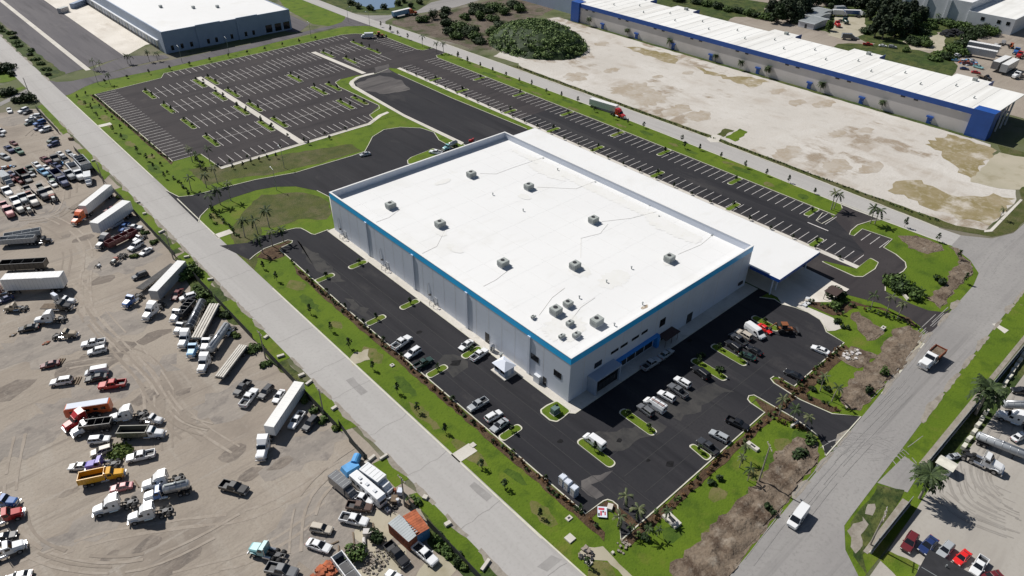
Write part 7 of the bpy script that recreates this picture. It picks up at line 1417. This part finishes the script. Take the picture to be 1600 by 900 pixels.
def heap(p,rx,ry,h,m,label,n,s,name='rubble_heap',cat='rubble'):
    b = MB(); r = random.Random(n)
    for k in range(n):
        a = r.uniform(0,6.28); d = r.random()**.6; x,y = rx*d*math.cos(a), ry*d*math.sin(a); z = h*(1-d)*r.uniform(.4,1); q = s*r.uniform(.5,1.4)
        c_,s__ = math.cos(a*3),math.sin(a*3); pts = [(x+u*q*c_-v*q*s__, y+u*q*s__+v*q*c_, z+w_*q*.6) for w_ in (-.6,.6) for u,v in ((-.5,-.5),(.5,-.4),(.45,.5),(-.4,.45))]
        b.add(pts,[(3,2,1,0),(4,5,6,7),(0,1,5,4),(1,2,6,5),(2,3,7,6),(3,0,4,7)],r.randrange(len(m)))
    o = b.obj(name,[M[x] for x in m]); o.location = (p[0],p[1],.05); return tag(o,label,cat)
heap((-50.4,-5.1),2.6,2.2,.7,['grey_dirt','weathered_wood','shoulder'],'pale rubble heap behind the black pickup',110,.28); heap((-57.4,-1.3),2.8,1.4,1.2,['rust','rust_orange'],'heap of rusty red scrap beside the white-sided open trailer',60,.7); heap((349.1,58.8),9,5,2.2,['dark_metal','rubber'],'long black heap of tyres and scrap before the dark thicket',120,1.2)
heap((303.9,34.3),5,4,1.6,['grey_metal','rust','tarp_blue','wall_white','dark_metal'],'mixed coloured scrap in the middle of the junk heap',90,1.0); heap((-23.1,-27.1),1.6,1.3,.5,['dark_metal','weathered_wood'],'dark pile of debris on the sandy patch at the verge corner',24,.5); heap((59.4,-31.6),2.6,1.6,.3,['shoulder','grey_wall'],'broken pale slabs on the soil beside the slanted kerb',34,.5); heap((69.9,-14.6),2.4,1.2,.5,['concrete','pale_wall'],'pale boulders at the end of the concrete apron',14,.8); heap((-17.8,-30.2),1.8,1.2,.4,['grey_dirt','weathered_wood'],'grey stones on the lawn near the dark palms',20,.35)
heap((-75.1,91.3),.9,.5,.2,['rust','wood'],'small rusty scrap on the dirt above the white cars',8,.4); heap((-80.0,99.5),.8,.5,.2,['wood','dark_metal'],'small dark scrap left of the lone white cars',8,.4); heap((-61.0,197.7),3,1.5,.8,['rust','dark_metal','pale_wall','tarp_blue'],'low scrap heap above the scrap rows at the left',40,.7); heap((-46.5,190.4),2.5,1.6,.8,['dark_metal','tarp_blue','grey_metal'],'low dark scrap among the upper scrap rows',40,.7); heap((-61.5,166.6),2.5,1.5,.6,['rust','dark_metal','wood'],'low brown scrap at the foot of the scrap rows',34,.6); heap((-44.9,129.3),2.2,1.4,1.0,['rust','dark_metal','pale_wall','box_blue'],'coloured scrap piled in the yard between trailers',40,.7)
for k,(p,L_,r,lb) in enumerate((((-74.5,81.9),2.8,.9,'planks on the dirt beside the small dark red car'),((-73.4,73.3),2.4,1.0,'planks on the dirt by the white estate car'),((-50.7,1.1),2.6,1.1,'plank on the dirt right of the beige car'),((-53.9,0.5),2.6,1.1,'plank on the dirt right of the white saloon'),((-47.0,0.7),2.0,1.1,'plank near the dark weeds by the containers'),((-74.0,37.2),2.2,1.6,'beam lying between the white tractors'),((-53.6,2.5),1.6,-.2,'short stick on the dirt near the white saloon'))):
    b = MB(); 
    for q in range(3 if k < 2 else 1): b.box(-L_/2,L_/2,q*.5-.12,q*.5+.12,0,.16)
    o = b.obj('plank',M['wood']); o.location = (p[0],p[1],.05); o.rotation_euler = (0,0,r); tag(o,lb,'planks' if k < 2 else 'plank')
# digger beside the red car, and a second machine in the far corner
def digger(p, rot, label, col):
    o = tag(empty('backhoe_digger',(p[0],p[1],.05),rot),label,'digger','diggers'); pm = paint(col)
    MB().box(-1.4,1.9,-.5,.5,.7,1.35,0,.05,.05).obj('body',pm,o); c_ = MB(); c_.box(-.9,.4,-.65,.65,1.35,2.5,0,.08,.08); c_.obj('cab',M['glass'],o); MB().box(-1.0,.5,-.72,.72,2.5,2.6).obj('cab_roof',pm,o)
    b = MB(); b.cyl((1.8,.55,1.2),(3.0,.55,.5),.1,n=6); b.cyl((1.8,-.55,1.2),(3.0,-.55,.5),.1,n=6); b.obj('loader_arm',pm,o); MB().side([(2.9,.1),(3.7,.1),(3.3,.9),(2.9,.8)],-1.1,1.1).obj('front_bucket',M['dark_metal'],o)
    b = MB(); b.cyl((-1.4,0,1.0),(-2.3,0,2.7),.16,n=6); b.cyl((-2.3,0,2.7),(-3.3,0,1.5),.13,n=6); b.obj('digging_arm',pm,o); MB().side([(-3.2,1.5),(-3.6,.9),(-3.1,.7),(-2.9,1.1)],-.35,.35).obj('rear_bucket',M['dark_metal'],o)
    for x,r_,y in ((1.4,.5,.75),(-.8,.75,.8)):
        for s in (-1,1): MB().cyl((x,s*y-.2,r_),(x,s*y+.2,r_),r_,n=14).obj('wheel',M['rubber'],o)
digger((55.0,-17.1),-.75,'rusty orange digger beside the bright red car',(.24,.085,.03)); digger((115.5,245.5),-.6,'small orange digger at the far corner by the white box truck',(.5,.12,.03)); digger((345.5,29.6),.4,'orange digger in the far right yard',(.5,.12,.03))
# shelter, headwalls, sheds
o = tag(empty('shelter',(*(76.2,-17.9),.06),0),'small shelter with a dark brown roof on the pale concrete apron','shelter'); MB().box(-1.9,1.9,-1.6,1.6,2.4,2.55).obj('roof',M['caramel'],o)
for x in (-1.6,1.6):
    for y in (-1.3,1.3): MB().cyl((x,y,0),(x,y,2.4),.07,n=6).obj('post',M['dark_metal'],o)
o = tag(MB().box(-1.6,1.6,-.2,.2,0,.7).obj('headwall',M['concrete']),'small white drain headwall on the corner lawn by the canopy drive','headwall'); o.location = (*(91.1,-29.7),.02); o.rotation_euler = (0,0,.9)
o = tag(MB().box(-1.2,1.2,-.2,.2,0,.6).obj('headwall',M['concrete']),'small white drain headwall in the mulch by the lower drive','headwall'); o.location = (*(29.7,-34.6),.05); o.rotation_euler = (0,0,-.1)
for k,(p,sx,sy,h,lb) in enumerate((((327.0,123.1),14,9,3.5,'upper pale metal roofed shed beside the dark tree line'),((320.1,120.1),14,8,3.3,'middle pale metal roofed shed beside the dark tree line'),((306.3,114.7),16,9,3.5,'lower pale metal roofed shed closest to the blue building'),((40.6,-59.4),2.2,2.6,2.2,'small white shed with a green roof edge by the big palm'))):
    o = tag(empty('shed',(p[0],p[1],.03),0),lb,'shed'); MB().box(-sx/2,sx/2,-sy/2,sy/2,0,h-.5).obj('wall',M['pale_wall'],o)
    r = MB(); r.side([(-sx/2-.3,h-.55),(0,h),(sx/2+.3,h-.55),(0,h-.1)],-sy/2-.3,sy/2+.3); r.obj('roof',M['offwhite_block' if k == 3 else 'grey_metal'],o); MB().box(-sx/2-.04,-sx/2,-.6,.6,.1,min(2.1,h-.8)).obj('door',M['dark_metal'],o)
# the black-roofed house bottom right
a = (17.7,-65.1); c = (18.2,-71.4); e = (12.4,-65.4)
hs = tag(empty('building',(a[0],a[1],0),math.atan2(c[1]-a[1],c[0]-a[0])),'low building with a black felt roof beside the parked red and white cars','building')
Lx = 26.0; Ly = 11.0; MB().box(.3,Lx-.3,-Ly+.3,-.3,0,3.2).obj('wall',M['pale_wall'],hs)
M['felt'] = flatmat('felt',(.022,.022,.025),.9,var=.3,vs=.6)
r = MB(); r.add([(0,0,3.2),(Lx,0,3.2),(Lx,-Ly/2,4.4),(0,-Ly/2,4.4),(0,-Ly,3.2),(Lx,-Ly,3.2)],[(0,1,2,3),(3,2,5,4),(0,3,4),(1,5,2),(0,4,5,1)]); r.obj('roof',M['felt'],hs)
MB().box(.2,Lx-.2,-Ly/2-.05,-Ly/2+.05,4.4,4.47).obj('ridge_cap',M['grey_metal'],hs)
for x in (3,8,14): MB().cyl((x,-2,3.5),(x,-2,4.2),.12,n=6).obj('vent_pipe',M['grey_metal'],hs)
sheet('lot_edging',[(141.1,-30.8),(143.3,-32.2),(171.8,-31.2),(171.8,-30.5),(144.0,-31.3),(142.3,-30.4)],.07,'concrete')
